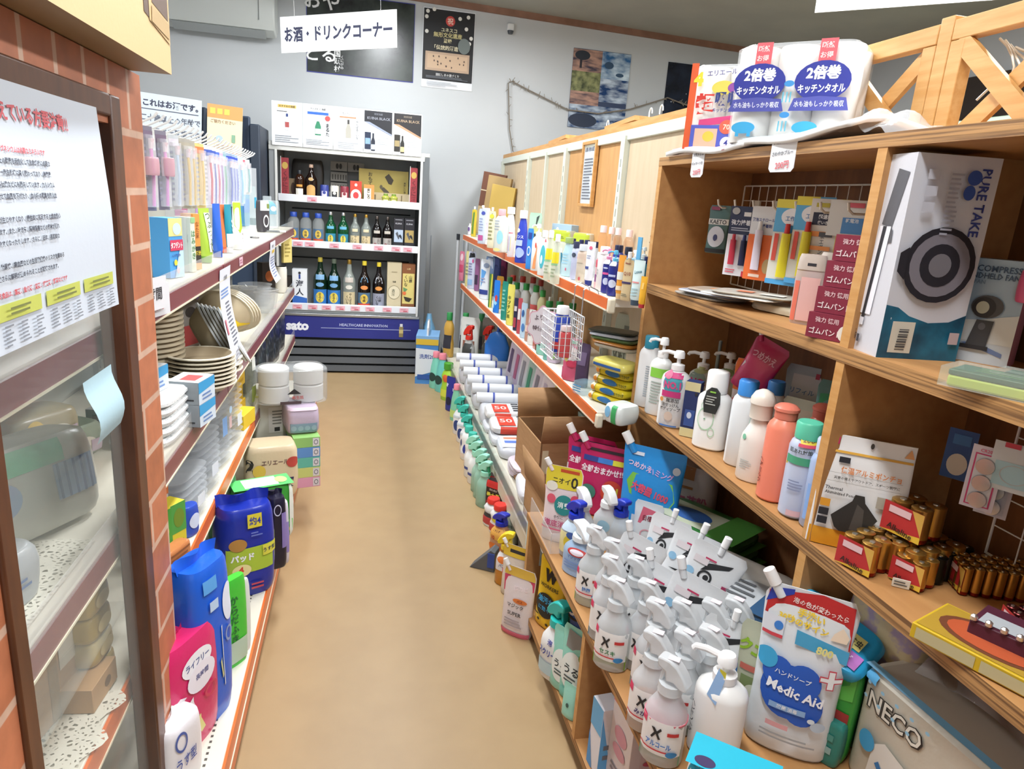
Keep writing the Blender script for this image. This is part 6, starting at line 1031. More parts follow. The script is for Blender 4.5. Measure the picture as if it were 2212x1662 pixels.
for k, (y, l, c) in enumerate(((1.86, .46, 'd8a8b0'), (1.46, .44, 'b9c8d0'))):
    f = lambda a, c_, y=y, l=l, k=k: (X0 - .012 + .3 * c_, y + l * (.5 - a), 1.669 + (.018 + .012 * math.sin(a * 7 + k) * math.sin(c_ * 5 + 1) + .02 * a * k) * (math.sin(math.pi * min(1, max(0, c_ * .9 + .1))) ** .5))
    b = MB().sheet(f, 22, 8, 'g:eef0f2')
    b.decals([('r', .1, .0, .8, .25, c)], lambda u, v, o, f=f: tuple(Vector(f(min(1, max(0, u)), min(1, max(0, v)))) + Vector((0, 0, o + .002))), 1, 1, step=1)
    m = tag(b.build('film_bag'), ['clear film bag with pink print lying on the left end of the unit top', 'clear film bag with grey blue print lying right of the tags'][k], 'film bag').modifiers.new('thick', 'SOLIDIFY'); m.thickness = .012; m.offset = -1
b = MB().sheet(lambda a, c: (X0 + .02 + .2 * c, 1.3 + .26 * (.5 - a), 1.67 + .06 * math.sin(math.pi * a) * math.sin(math.pi * (c * .8 + .1)) + .008 * math.sin(a * 23 + c * 9)), 24, 10, 'c:e6eaee')
tag(b.build('film_bag'), 'crumpled clear film bag before the lattice panels', 'film bag')
for k, (a, txt, w, h) in enumerate((((.916,1.878,1.602), '大判タオル', .062, .075), ((.916,1.462,1.606), '大盛りタオル', .085, .082))):
    b = MB(); b.prism([(-w / 2, h), (-w / 2, .008), (-w / 2 + .008, 0), (w / 2 - .008, 0), (w / 2, .008), (w / 2, h)], .0012, 'dfe0e4').decals([('t', txt, 0, .82, .14, '4a4a52', .85, 3), ('t', 'ギャザーつき' if k == 0 else 'さわやかブルー', 0, .5, .12, '4a4a52', .85, 3), ('t', '200円', .05, .18, .2, 'c8505a', .6, 4)], flat(-.0008), w, h)
    tag(b.build('price_tag', None, (a[0], a[1], a[2]), (0, 0, R(-84))), ['narrow handwritten 200 yen tag at the left of the unit top edge', 'wide handwritten 200 yen tag at the middle of the unit top edge'][k], 'price tag')
# ---- upper left bay: wire grid with blister cards ----
def grid(lb, y0, y1, z0, z1, x, s=.045):
    t = thing('wire_grid', lb, 'wire grid', (0, 0, 0)); b = MB()
    ny = round((y1 - y0) / s); nz = round((z1 - z0) / s)
    for k in range(ny + 1): b.tube([(x, y0 + (y1 - y0) * k / ny, z0), (x, y0 + (y1 - y0) * k / ny, z1)], .0014 if 0 < k < ny else .0026, 's:dcdcd6', 5)
    for k in range(nz + 1): b.tube([(x + .002, y0, z0 + (z1 - z0) * k / nz), (x + .002, y1, z0 + (z1 - z0) * k / nz)], .0014 if 0 < k < nz else .0026, 's:dcdcd6', 5)
    b.build('wire_mesh', t); return t
g1 = grid('white wire grid at the back of the upper left bay', 1.18, 2.1, 1.285, 1.6, 1.2)
hooks = []
def ghook(x, y, z, t, L=.1):
    MB().box(x - .004, y - .014, z - .02, x + .002, y + .014, z + .025, 's:d8d6ca').build('hook_plate', t)
    MB().tube([(x, y, z), (x - L, y, z - .004), (x - L - .012, y, z + .004), (x - L - .016, y, z + .02)], .0032, 's:e2e0d6', 6).build('hook', t)
for k in range(8): ghook(1.195, 2.0 - k * .1, 1.53, g1, .12)
def blister(lb, a, c, dec, w, h, rz=-62, extra=None, name='blister_card'):
    t = thing(name, lb, 'blister card', a, rz)
    card(MB(), -w / 2, 0, w / 2, h, c).decals(dec, flat(-.0005), w, h).build('card', t)
    if extra: extra(t, w, h)
def gtube(u, v0, v1, c, cc, r=.009):
    def f(t, w, h):
        b = MB(); zc = v0 + (v1 - v0) * .82
        b.loft([(v0 * h, r * 1.15, r * .2, u * w, -.009), (v0 * h + .008, r * 1.15, r * .3, u * w, -.009), (zc * h * .8, r, r * .8, u * w, -.01), (zc * h, r * .95, r * .9, u * w, -.01)], 's:' + c, 2, 14).build('tube', t)
        MB().loft([(zc * h, r * .6, r * .6, u * w, -.01), (v1 * h, r * .5, r * .5, u * w, -.01)], 's:' + cc, 2, 12).build('tube_cap', t)
    return f
def two(f, g):
    def q(t, w, h): f(t, w, h); g(t, w, h)
    return q
pouch('mesh_pouch', 'silver and black pouch with round white window hanging far left', 1.08,2.012,1.387,.146, .075, -58, 'g:4a6a68', [('r', -.46, .6, .46, .72, 'dcdcd8'), ('t', 'KAETO', 0, .66, .09, '2c3038', .8), ('e', 0, .35, .38, .22, 'c9ccd6'), ('e', 0, .33, .1, .07, '3a3f6a'), ('r', -.46, .02, .46, .1, '15181c'), ('r', -.4, .9, .0, .97, '8a3a5a')], spout='', d=.02)
blister('navy and white glue card with red and navy tubes', (1.08,1.868,1.333), 'd4d2d8', [('r', -.5, .6, .5, 1, '1f2748'), ('t', '強力接着剤', 0, .77, .08, 'e4e6ec', .85), ('l', -.4, .64, .4, .7, 2, 'b0b4c4'), ('e', -.3, .93, .14, .05, 'a8a8a8'), ('r', 0, .86, .25, .92, 'd8d8d8'), ('l', -.4, .03, .1, .1, 2, 'c04a5a'), ('r', .2, .0, .5, .08, 'c03040')], .092, .2, extra=two(gtube(-.2, .16, .6, 'b42f44', 'c8384a'), gtube(.18, .16, .6, '20264a', '2c3a7a')))
blister('white and orange card with white glue tube', (1.075,1.748,1.335), 'd8662c', [('r', -.5, .62, .5, 1, 'd4d6da'), ('t', '発泡スチロール用', 0, .82, .05, '3a4a8a', .9), ('t', '接着剤', .1, .74, .05, '3a4a8a', .5), ('r', -.5, 0, .5, .62, 'd8662c'), ('e', .3, .2, .15, .1, 'b59a6a'), ('r', -.3, .04, .1, .08, 'e0c8b8')], .085, .2, extra=gtube(-.08, .14, .8, 'dcd4e4', 'e8e8e8', .011))
for k in range(2):
    a = [(1.065,1.607,1.339), (1.085,1.553,1.348)][k]
    blister(['light blue card with yellow red capped glue tube, front one', 'light blue card with yellow red capped glue tube, rear one'][k], a, 'd4d4cc', [('r', -.5, .62, .5, 1, '5aa8d8'), ('r', -.5, .9, .1, 1, 'd8cc4a'), ('e', 0, .8, .32, .1, 'e4e6ec'), ('t', '工作用', 0, .78, .06, '4a7ab0', .5), ('r', -.5, 0, .5, .06, '4a9ad0'), ('r', -.42, .28, -.3, .6, 'c84a3c'), ('v', '木工ボンド', .33, .45, .05, '3a4a5a'), ('e', .32, .33, .06, .035, 'c03a3a'), ('e', .32, .28, .06, .035, '2a3a7a'), ('l', .2, .08, .46, .18, 3, '7ab0d8')], .098, .215, extra=gtube(-.05, .09, .72, 'd8cc2c', 'c8302c', .012))
blister('white and yellow card with black lettered panel and orange tubes', (1.1,1.517,1.434), 'd6d4d0', [('r', .28, 0, .5, 1, 'd8c42a'), ('r', -.4, .5, .25, .74, '1c2038'), ('t', '超速乾', -.07, .66, .09, 'e4e6ea', .58), ('t', '使いきり', -.07, .55, .07, 'e4e6ea', .55), ('r', -.35, .84, 0, .92, 'b5a83a'), ('r', -.42, .28, .2, .38, 'd88a4a'), ('r', -.15, .28, .2, .37, '4a4a50'), ('r', -.42, .02, .2, .1, 'd88a4a')], .095, .125)
blister('white and blue boxed card with red stamp beside the divider', (1.1,1.429,1.475), 'd2d4d2', [('r', -.2, .08, .22, .52, '4a86c4'), ('t', '乾電池', 0, .44, .12, 'd8e4f0', .36), ('r', -.15, .8, .2, .93, 'c8586a'), ('r', .25, 0, .5, 1, 'a9b0a8')], .115, .082)
for k, c in enumerate(('d8706a', 'd8cc3a', '2f7f8a')): tag(MB().box(-.014, -.004, 0, .014, .004, .03, c).build('sticky_note', None, ((1.1,1.435,1.441)[0], 1.312 - .03 * k, (1.1,1.435,1.441)[2]), (0, 0, R(-80))), '%s sticky note block hanging on the grid' % ('pink', 'yellow', 'teal')[k], 'note block')
pack('swab_pouch', 'clear hanging pouch holding a coral pink roll', 1.009,1.416,1.27,.161, .065, .03, -52, 't:d8c4c0', [('r', -.5, .78, .5, 1, 'c0b4aa'), ('r', -.1, .84, .2, .88, '2c2c34'), ('r', -.42, .05, -.25, .62, 'd8705a'), ('r', -.22, .06, .42, .68, 'dcb0ac')], cat='pouch', n=3)
pack('swab_pouch', 'clear hanging pouch holding a white roll beside the pink one', 1.057,1.393,1.27,.168, .085, .03, -52, 't:cfc8c0', [('r', -.5, .76, .5, 1, 'b9b0a6'), ('r', -.25, .83, 0, .87, '2c2c34'), ('r', -.35, .05, .12, .68, 'd8d4cc'), ('l', .15, .15, .45, .55, 6, '4a4a50')], cat='pouch', n=3)
for k in range(4):
    carton('rubber_band_box', 'dark red rubber band box, %s of the stack by the divider' % ('lowest', 'second', 'third', 'topmost')[k], .955 + .01 * k, 1.232, 1.271 + k * .053, .052, .09, .06, -62, '7c2238', [('t', '強力 徳用', -.05, .75, .22, 'd8b8bc', .6), ('t', 'ゴムバンド', -.05, .3, .26, 'e4d8d8', .75), ('e', .38, .35, .14, .3, 'e0dcd4'), ('t', '', 0, 0, .1, 'ffffff')][:3] + ([('e', .4, .4, .1, .28, 'e0dcd4')] if k == 0 else []), cat='box', group='rubber band boxes')
for k in range(6): pack('flat_pack', 'flat shiny paper and film pack on the bay floor, %s of the pile' % ('lowest', 'second', 'third', 'fourth', 'fifth', 'topmost')[k], .985 + .02 * (k % 2), 1.83 - .02 * k - (.1 if k > 3 else 0), 1.271 + k * .007, .0065, .21, .13, -78 + 6 * k, ['g:b0aea8', 'g:c4bcac', 'g:a8b0c0', 'g:b8a898', 'g:c8c8c4', 'g:b9b4a8'][k], (), [('r', -.2, .3, 0, .6, ['5a6ab8', 'c05a5a', '8a9ac8', 'd88a4a', '3a5ab8', 'c87a5a'][k]), ('r', .1, .2, .4, .5, 'd8d4cc')], cat='flat pack', group='flat packs on the upper left bay floor')
pack('flat_pack', 'pale paper pack lying before the grid foot', 1.07, 1.56, 1.271, .02, .2, .1, -75, 'g:c0b49c', (), [('r', .2, .2, .4, .6, 'd89a5a')], cat='flat pack')
# ---- upper right bay ----
t = thing('fan_box', 'tall white fan box with large dark ring print and blue lettering', 'box', (.924,1.067,1.27), -8)
h, w, d = .36, .155, .105
b = MB().box(0, 0, 0, w, d, h, 'c9cad2')
fr = lambda u, v, o: (u + w / 2, -o, v); lf = lambda u, v, o: (-o, d / 2 - u, v)
b.decals([('p', [(-.5, 0), (.5, 0), (.5, .24), (.3, .2), (.05, .19), (-.2, .22), (-.35, .26), (-.5, .27)], WAVEPIC), ('r', -.38, .03, -.1, .19, 'cfcabc')] + [('r', -.3, .045 + q * .013, -.18, .05 + q * .013 + .004 * (q % 2), '4a4a4c') for q in range(9)] + [('r', -.44, .2, -.43, .21, 'c9cad2'), ('r', .32, .09, .44, .15, 'b8a8ac'), ('e', .0, .48, .43, .185, '1e1d26'), ('e', .0, .48, .36, .155, '77737c'), ('e', .0, .48, .24, .105, '1e1d26'), ('e', .0, .48, .135, .058, '6d6a70'), ('p', [(-.5, .44), (-.4, .4), (-.4, .56), (-.5, .53)], '1e1d26'),] + [('l', -.1, .62, .05, .92, 14, '9a9aa6'), ('e', .17, .9, .085, .035, '33509a'), ('e', .14, .83, .07, .035, '33509a')] + [('r', -.38, .88 - k * .075, -.24, .925 - k * .075, 'b9bac4') for k in range(3)], fr, w, h)
tv, tf, tw, th = textgeo('PURE TAKE', .02); sc = .115 / tw
b.add([fr(.052 + y * .019 / th, .283 - x * sc, .0024) for x, y in tv], tf, '33418a')
b.decals([('p', [(.08, .93), (.4, .91), (.2, .64), (-.1, .66)], '54545a'), ('p', [(.12, .66), (.26, .63), (.28, .57), (.16, .57)], '54545a'), ('p', [(-.12, .65), (.2, .65), (.1, .2), (-.24, .2)], 'e4e4ec'), ('p', [(-.02, .65), (.08, .65), (-.06, .18), (-.14, .18)], '23242c'), ('r', -.16, .14, -.04, .18, 'd4d4dc'), ('e', -.3, .53, .05, .025, '2c2d36'), ('t', '♻', -.25, .085, .06, '2c2d36', .4), ('r', -.12, .05, -.05, .09, '3c3d46')], lf, d, h)
b.decals([('r', -.48, .05, .48, .95, 'b4b4bc')], lambda u, v, o: (u + w / 2, v, h + o), w, d)
b.build('carton', t, bevel=.0015)
t = thing('fan_box', 'smaller sky blue fan box with pink side behind the white fan box', 'box', (1.117,1.051,1.27), -58)
w, h, d = .115, .19, .06
b = MB().box(-w / 2, 0, 0, w / 2, d, h, '9fb8cc', {'r': 'c08aa4', 'k': 'c9ccd0'})
b.decals([('r', -.5, 0, .5, .2, 'c4d0da'), ('p', [(-.5, .38), (0, .42), (.5, .5), (.5, .2), (-.5, .2)], 'd0d8da'), ('p', [(-.2, .18), (.4, .08), (.4, .12), (0, .2)], '6a80ac'), ('t', 'COMPRESS', .1, .91, .06, '35506e', .6), ('t', 'HANDHELD FAN', .0, .84, .055, '35506e', .78), ('t', 'ICE FAN', -.2, .78, .04, '6a86a0', .3), ('e', .06, .55, .22, .11, '4a4d50'), ('e', .02, .54, .16, .1, '2a2c30'), ('e', .0, .54, .09, .06, 'b9c0b0'), ('p', [(-.12, .16), (.16, .16), (.2, .42), (-.04, .42)], '3a3d42'), ('r', -.2, .13, .2, .17, '24262c'), ('e', .05, .36, .05, .035, '5a5d64')], flat(-.0), w, h)
b.build('carton', t, bevel=.001)
g2 = grid('white wire grid at the back of the right bays', .2, .98, 1.28, 1.56, 1.2, .065)
pack('pink_toy_pack', 'pink furry item hanging at the right picture edge', 1.15,.991,1.39,.057, .05, .03, -60, 'g:d0608a', cat='item', n=2.3)
for k in range(3):
    t = thing('sponge_pack', 'green and yellow scouring sponge pack, %s one at the shelf edge' % ('front', 'middle', 'back')[k], 'sponge pack', (.955 + .06 * k, .82 - .03 * k, 1.271), -62)
    MB().box(-.075, -.035, 0, .075, .035, .018, 'b4c84a').build('sponge', t, bevel=.004); MB().box(-.075, -.035, .018, .075, .035, .027, '2f5a40').decals([('l', -.3, .2, .3, .8, 3, '5a8a4a')], lambda u, v, o: (u, v - .035, .0272 + o), .15, .07).build('scourer', t, bevel=.002)
    MB().box(-.085, -.04, -.0005, .08, .04, .03, 'c:dfe8e0').build('film', t)
# ---- middle left bay (z .855): bottles ----
def Q(lb, x, y, zz, h, w, *a, **k): return bottle(k.pop('name', 'care_bottle'), lb, x, y, zz, h, w, k.pop('rz', -52), *a, **k)
z = .857
Q('tall white bottle with teal flip cap, leftmost in the middle bay', .948,2.103,.857,.243,.072, 's:eef0f2', 's:2a87a0', dec=[('l', .05, .15, .4, .6, 14, '9aa4ac')], prof='tall', capr=1.1, n=3)
Q('tall white bottle with teal flip cap behind the pump bottles', 1.109,2.276,.857,.218,.075, 's:eef0f2', 's:2a87a0', prof='tall', capr=1.1, n=3)
Q('white pump bottle with lime green band', .951,2.013,.857,.255,.076, 's:eef1f0', 's:f4f5f5', 'pump', dec=[('r', -.3, .5, .48, .62, '8ad04a'), ('l', -.2, .15, .4, .45, 8, 'a4b0a8')], prof='pump', n=2.6, nz=185)
no1 = [('e', -.02, .58, .34, .14, '4aa0b0'), ('r', -.36, .66, .3, .73, 'c83a7a'), ('e', -.2, .7, .13, .06, 'd8789a'), ('t', 'NO.1', -.02, .57, .1, 'd8548a', .6, 0, .05), ('r', -.36, .41, .3, .49, 'c83a7a'), ('t', '無添加', .05, .37, .055, '3c3a3a', .5), ('t', '泡せっけん', .0, .31, .05, '3c3a3a', .6), ('t', 'ボディソープ', .0, .255, .05, '3c3a3a', .7), ('e', -.02, .16, .15, .06, 'd8c4b4'), ('r', -.3, .02, .3, .04, '4a7ac0'), ('e', -.33, .37, .07, .03, 'd8924a')]
Q('white foam pump bottle with teal pink NO.1 badge, front one', .95,1.896,.857,.238,.089, 's:eef0f0', 's:f6f6f6', 'pump', dec=no1, prof='pump', n=2.2, nz=170, rz=-40)
Q('white foam pump bottle with pink badge, second one', 1.08,1.98,.857,.219,.084, 's:eceee8', 's:f6f6f6', 'pump', dec=[('e', -.1, .6, .34, .12, '9ab0a8'), ('t', 'NO.1', 0, .57, .11, 'c8487a', .7, 0, .05), ('e', -.05, .74, .3, .05, 'b9c08a')], prof='pump', n=2.2, nz=170, rz=-40)
Q('white foam pump bottle with pink badge, third one', 1.188,2.003,.857,.214,.083, 's:eceee8', 's:f6f6f6', 'pump', dec=[('t', '1', .1, .57, .12, 'c8487a', .4, 0, .05), ('e', -.05, .7, .3, .06, '8a9a6a')], prof='pump', n=2.2, nz=170, rz=-40)
Q('bottle with lime green pump behind the white pumps', 1.142,2.17,.857,.217,.075, 's:dfe6e0', 's:a4cc3a', 'pump', prof='pump', nz=190)
carton('hang_card', 'clear round cornered card with pale blue print behind the lime pump', 1.189,2.178,.857,.228, .11, .02, -52, 'b4c8cc', [('r', -.4, .5, .4, .95, '8fb0b8'), ('r', .2, .1, .45, .8, 'c9d8da'), ('e', -.1, .75, .15, .08, 'd8e4e6')], cat='card', bevel=.004)
carton('skin_care_box', 'navy and cream skin care box with small white emblem', .965,1.802,.857,.168, .045, .04, -42, '22305f', [('r', -.5, .84, .5, 1, 'cfc496'), ('r', -.5, 0, .5, .16, 'd4cc9a'), ('r', -.3, .2, .35, .5, '35508f'), ('e', 0, .4, .16, .06, 'c8d0e0'), ('e', .3, .8, .1, .03, '2c2c30')], cat='box')
Q('round white bottle with pale green bear outline and black neck tag', .98,1.702,.857,.225,.095, 's:f0f1ef', 's:f4f4f2', dec=[('o', -.1, .4, .26, .15, .1, 'b4d8b8'), ('o', -.2, .56, .08, .05, .2, 'b4d8b8'), ('e', -.12, .4, .03, .012, '8ab89a'), ('o', .12, .24, .1, .06, .2, 'b4d8b8')], prof='pump', n=2.4, top='cap', capr=1.6, rz=-46)
NB = (.98,1.702,.857,.225,.095)
b = MB().loft([(0, .017, .002), (.03, .024, .0022), (.06, .02, .002), (.072, .008, .0015)], '1f2220', 2, 16).decals([('l', -.4, .3, .4, .7, 4, 'a8aaa4'), ('r', -.2, .82, .2, .88, '8ac04a')], flat(-.0035), .04, .07)
tag(b.build('neck_tag', None, (NB[0] - .03, NB[1] - .032, .968), (R(-10), 0, R(-46))), 'oval black tag hanging on the neck of the white bear bottle', 'tag')
Q('slim white bottle with bright blue cap in the middle bay', .994,1.568,.857,.235,.072, 's:eaf0f4', 's:3a8ad8', prof='tall', capr=1.2, n=2.2)
Q('slim white bottle with blue cap further back', 1.124,1.639,.857,.215,.065, 's:dfe8ec', 's:3a84d0', prof='tall', capr=1.2, n=2.2)
Q('cream white bottle with domed ivory nozzle', .975,1.466,.857,.238,.077, 's:ede9e2', 's:e8e0d4', dec=[('p', [(-.44, .98), (-.2, .95), (-.3, .62), (-.44, .6)], 'b9d4c8'), ('e', -.3, .48, .07, .03, '7ab89a'), ('l', -.3, .14, .1, .24, 4, 'b9bcb8')], prof='spray', top='dome', n=2.2, capr=1.4)
Q('coral pink bottle with coral dome cap, front one', .967,1.355,.857,.236,.075, 's:e8836a', 's:d87a66', top='dome', prof='tall', n=2, dr=1, dec=[('v', 'ヘアミルク', -.4, .3, .05, '7a3a34')], capr=1.15)
Q('coral pink bottle with coral dome cap, rear one', 1.084,1.378,.857,.229,.072, 's:dc7c66', 's:cc7060', top='dome', prof='tall', n=2, dr=1, capr=1.15)
Q('lavender clear lotion bottle with mint cap and scenic tag', .968,1.266,.857,.221,.071, 's:b9c2d8', 's:5cc0a0', dec=[('p', [(-.42, .56), (.42, .52), (.42, .9), (.1, .96), (-.42, .92)], 'e0e2d4'), ('r', -.42, .58, .42, .66, '4aa07a'), ('p', [(-.42, .55), (.42, .51), (.42, .56), (-.42, .6)], 'd8cc3a'), ('t', '肌あれ対策', .0, .72, .05, '3a423c', .7), ('e', .15, .84, .24, .07, 'd8c03a'), ('t', '200', .15, .84, .05, '7a5a2a', .35), ('r', -.1, .77, .4, .8, 'c8405a'), ('l', -.2, .3, .3, .42, 4, '8a94b4'), ('r', -.1, .04, .35, .1, 'd8b4bc')], prof='tall', n=2, dr=1, capr=1.35)
Q('pale blue lotion bottle half behind the poncho bag', .97,1.208,.857,.203,.048, 's:a9bce0', 's:c4d0e8', dec=[('r', -.3, .1, .3, .5, '8ab0e8')], prof='tall', n=2, dr=1)
pouch('refill_pouch', 'orange and white refill pouch behind the white bottles', 1.108,1.76,.857,.246,.085, -50, 'g:e6d8d2', [('r', -.5, .62, .5, 1, 'e0702c'), ('t', 'つめかえ', .05, .84, .07, 'f0c8a0', .6), ('p', [(-.4, .1), (.1, .1), (.2, .6), (-.2, .5)], 'd8907a'), ('e', -.25, .42, .2, .12, 'd85a4a')], spout='')
pouch('refill_pouch', 'crimson refill pouch with white spout lying at the back', 1.08,1.721,1.02,.16,.107, -56, 'g:b8285a', [('t', 'つめかえ', .0, .7, .14, 'e8b8c8', .7), ('p', [(-.5, 0), (.2, 0), (-.4, .5)], 'd8d4d8')], rot=(R(-8), R(20), R(-56)))
for k, (a, c, lb) in enumerate((((1.264,1.876,.857,.246,.128), 'g:8ab87a', 'pale green refill pouch with clear window at the back'), ((1.218,1.65,.857,.256,.11), 'g:a9bcc8', 'white and blue refill pouch with red square mark at the back'), ((1.167,1.567,.857,.183,.113), 'g:c0c8b8', 'beige and green refill pack before the back pouches'), ((1.203,1.495,.857,.252,.097), 'g:5a8a86', 'teal green refill pouch at the right of the middle bay'))):
    pouch('refill_pouch', lb, *a, -54, c, [[('e', .2, .7, .25, .12, '4a8ac8'), ('e', 0, .9, .25, .06, '7ac05a')], [('r', -.3, .6, .4, .9, 'd0d8e0'), ('t', 'リフィル', .0, .72, .06, '5a8ac0', .6), ('r', .25, .88, .35, .94, 'b03a5a')], [('r', -.4, .45, .4, .85, 'cdc8b8'), ('l', -.3, .55, .3, .65, 2, '7a8a7a')], [('p', [(-.4, .5), (.4, .7), (.4, .9), (-.4, .85)], '3a9a6a')]][k], spout='')
tag(MB().loft([(0, .03, .02), (.05, .034, .022), (.06, .02, .012)], 's:c03a5a', 2, 16).build('small_jar', None, (1.02, 1.28, .857), (0, 0, R(-50))), 'little crimson jar between the coral bottles', 'jar')
# ---- middle right bay: poncho, batteries, grid ----
t = thing('poncho_bag', 'white flat bag with yellow base and black poncho picture', 'bag', (.994,1.11,.857), -36)
w, h = .17, .235
b = MB().loft([(0, w * .5, .016), (.02, w * .5, .018), (h * .5, w * .49, .014), (h * .86, w * .48, .005), (h * .88, w * .48, .003), (h, w * .48, .002)], 's:e2e2e2', 9, 28)
f = surf([(0, w * .5, .016), (.02, w * .5, .018), (h * .5, w * .49, .014), (h * .86, w * .48, .005), (h * .88, w * .48, .003), (h, w * .48, .002)], 9)
b.decals([('r', -.49, .0, .49, .16, 'd8961f'), ('r', -.47, .85, .47, .87, 'd8a43a'), ('r', -.43, .92, -.33, .985, 'b8205a'), ('e', .02, .95, .02, .025, '3a3530'), ('p', [(.36, .9), (.42, .98), (.47, .9)], 'd8a06a'), ('r', -.3, .77, -.18, .82, '23232a'), ('t', '保温アルミポンチョ', .06, .71, .06, 'd8864a', .64), ('t', '災害の備えやアウトドア、スポーツ観戦に', .03, .635, .028, '55504c', .7), ('r', -.4, .675, .4, .678, '9a9a98'), ('r', -.4, .6, .4, .603, '9a9a98'), ('t', 'Thermal', -.3, .54, .03, '3a3a3c', .2), ('t', 'Aluminized Poncho', -.2, .5, .028, '3a3a3c', .38), ('r', .17, .44, .33, .54, 'a8a294'), ('p', [(-.06, .52), (.04, .52), (.06, .46), (.22, .33), (.12, .2), (.06, .17), (-.16, .17), (-.22, .2), (-.28, .3), (-.08, .46)], '2a2826'), ('p', [(-.02, .44), (.06, .4), (.08, .2), (-.06, .2)], '4a4642'), ('r', -.42, .37, -.31, .44, 'd8962a'), ('r', -.42, .29, -.31, .355, '23232a'), ('r', -.42, .21, -.31, .275, '23232a')], f, w, h, step=1)
b.build('bag_body', t)
def battery_pack(lb, x, y, z, r, h, nx, ny, rz, c='c4984e', blackfrom=9, band=True):
    t = thing('battery_pack', lb, 'battery pack', (x, y, z), rz); st = 2 * r + .0015
    for i in range(nx):
        for j in range(ny):
            px, py = (i - (nx - 1) / 2) * st, (j - (ny - 1) / 2) * st
            cc = 'k:2a2c2c' if i >= blackfrom else 'k:' + c
            MB().loft([(.0, r * .95, r * .95, px, py), (.003, r, r, px, py), (h * .12, r, r, px, py)], 'k:8a2c20' if cc != 'k:2a2c2c' else cc, 2, 14, True, False).loft([(h * .12, r, r, px, py), (h * .95, r, r, px, py), (h * .97, r * .9, r * .9, px, py)], cc, 2, 14, False, True).loft([(h * .965, r * .32, r * .32, px, py), (h, r * .3, r * .3, px, py)], 'k:c4c0b4', 2, 10).build('battery', t)
    W2, D2 = nx * r * 1.02 + .001, ny * r * 1.02 + .001
    if band:
        q = MB().decals([('r', -.5, .05, .5, .9, 'b02a2c'), ('p', [(-.5, .05), (.5, .05), (.5, .25)], 'd8b43a'), ('p', [(.5, .25), (.5, .9), (.2, .9)], 'c9a04a'), ('r', -.35, .62, .2, .82, 'd8b8bc'), ('t', 'Alkaline', 0, .2, .17, '2c1a14', .9, -8)], lambda u, v, o: (-W2 - .001 - o, -u, v), D2 * 2, h)
        q.build('printed_label', t)
battery_pack('gold D battery pack in the front row beside the poncho bag', .984,1.039,.857, .0175, .066, 3, 2, 18)
battery_pack('gold D battery pack stacked on top of the others', 1.06,1.03,.925, .0195, .07, 2, 2, 14)
battery_pack('gold battery pack in the second row under the stacked one', 1.07, 1.0, .857, .0175, .066, 4, 2, 10, band=False)
battery_pack('gold and black battery pack in the middle of the shelf', 1.082,.988,.857, .0145, .055, 6, 2, 18, blackfrom=2)
battery_pack('wide red banded AA battery pack at the right edge', 1.168,.93,.857, .009, .055, 8, 4, -20)
carton('price_plate', 'black base card with white handwritten price under the D batteries', .985, .955, .856, .018, .03, .002, -36, 'd8d4c8', [('l', -.4, .2, .4, .8, 2, '5a5a58')], cat='price card')
g3 = grid('white wire grid at the back of the middle right bay', .2, .99, .9, 1.2, 1.2, .06)
for k in range(3): ghook(1.195, .93 - k * .1, 1.1, g3, .1)
def coins(t, w, h):
    for k in range(3): MB().loft([(0, .0, .0), (.001, w * .3, w * .3), (.004, w * .28, w * .28), (.005, 0.001, 0.001)], 'k:c4c4c6', 2, 18).build('coin_cell', t).matrix_local = Matrix.Translation((0, -.002, h * (.16 + .27 * k))) @ Matrix.Rotation(R(90), 4, 'X')
blister('white and pink coin battery card with three cells, front one', (1.06,.915,1.034), 'c9c2cc', [('r', -.38, .05, .38, .88, 'b8386a'), ('r', -.33, .07, .33, .86, 'c4c4c8'), ('t', 'CR2016', 0, .93, .05, 'c04a6a', .6)], .05, .115, -58, coins)
blister('white and pink coin battery card, rear one', (1.1,.92,1.017), 'b4b0b4', [('r', -.38, .05, .38, .88, 'a8a8b0')], .05, .11, -58, coins)
blister('white and aqua boxed battery card at the right edge', (1.08,.878,1.081), 'c4cacc', [('r', -.4, .1, .4, .6, '9fc0c8'), ('o', 0, .36, .28, .2, .06, 'b0a8a8'), ('r', -.3, .9, .0, 1, 'b83a4a')], .075, .085, -58)
blister('blue card with white button battery at the grid', (1.13,1.036,1.038), '27508f', [('e', 0, .3, .35, .22, 'c4c4c0'), ('r', -.3, .7, .3, .9, '3a70b0')], .05, .1, -58)
carton('incense_box', 'flat yellow box with red patterned lid at the shelf edge', .977,.748,.857, .026, .2, .12, -68, 'c9a81f', [('r', -.46, .1, -.02, .85, 'b9b088'), ('r', .02, .1, .46, .85, 'b9b088')], t=[('r', -.48, .04, .48, .96, 'a8862a'), ('e', 0, .5, .42, .4, '6a3a22'), ('e', 0, .5, .36, .33, 'b0502c')], cat='box')
t = thing('bead_box', 'dark red box trimmed with a row of bright beads behind the incense box', 'box', (1.03, .72, .857), -64)
MB().box(-.09, -.04, 0, .09, .04, .05, '4a1a2c').decals([('r', -.45, .1, -.05, .6, 'a8acb0')], lambda u, v, o: (u, v - .04, .0502 + o), .18, .08).build('box_body', t, bevel=.002)
for k in range(9): MB().loft([(-.006, .002, .002), (-.003, .0055, .0055), (.003, .0055, .0055), (.006, .002, .002)], 'k:e4dcd8', 2, 10).build('bead', t).location = (-.085 + k * .021, -.04, .056)
battery_pack('dark red capped battery pack lying behind the bead box', 1.1, .78, .857, .009, .05, 5, 3, -20, c='7a3a3a')


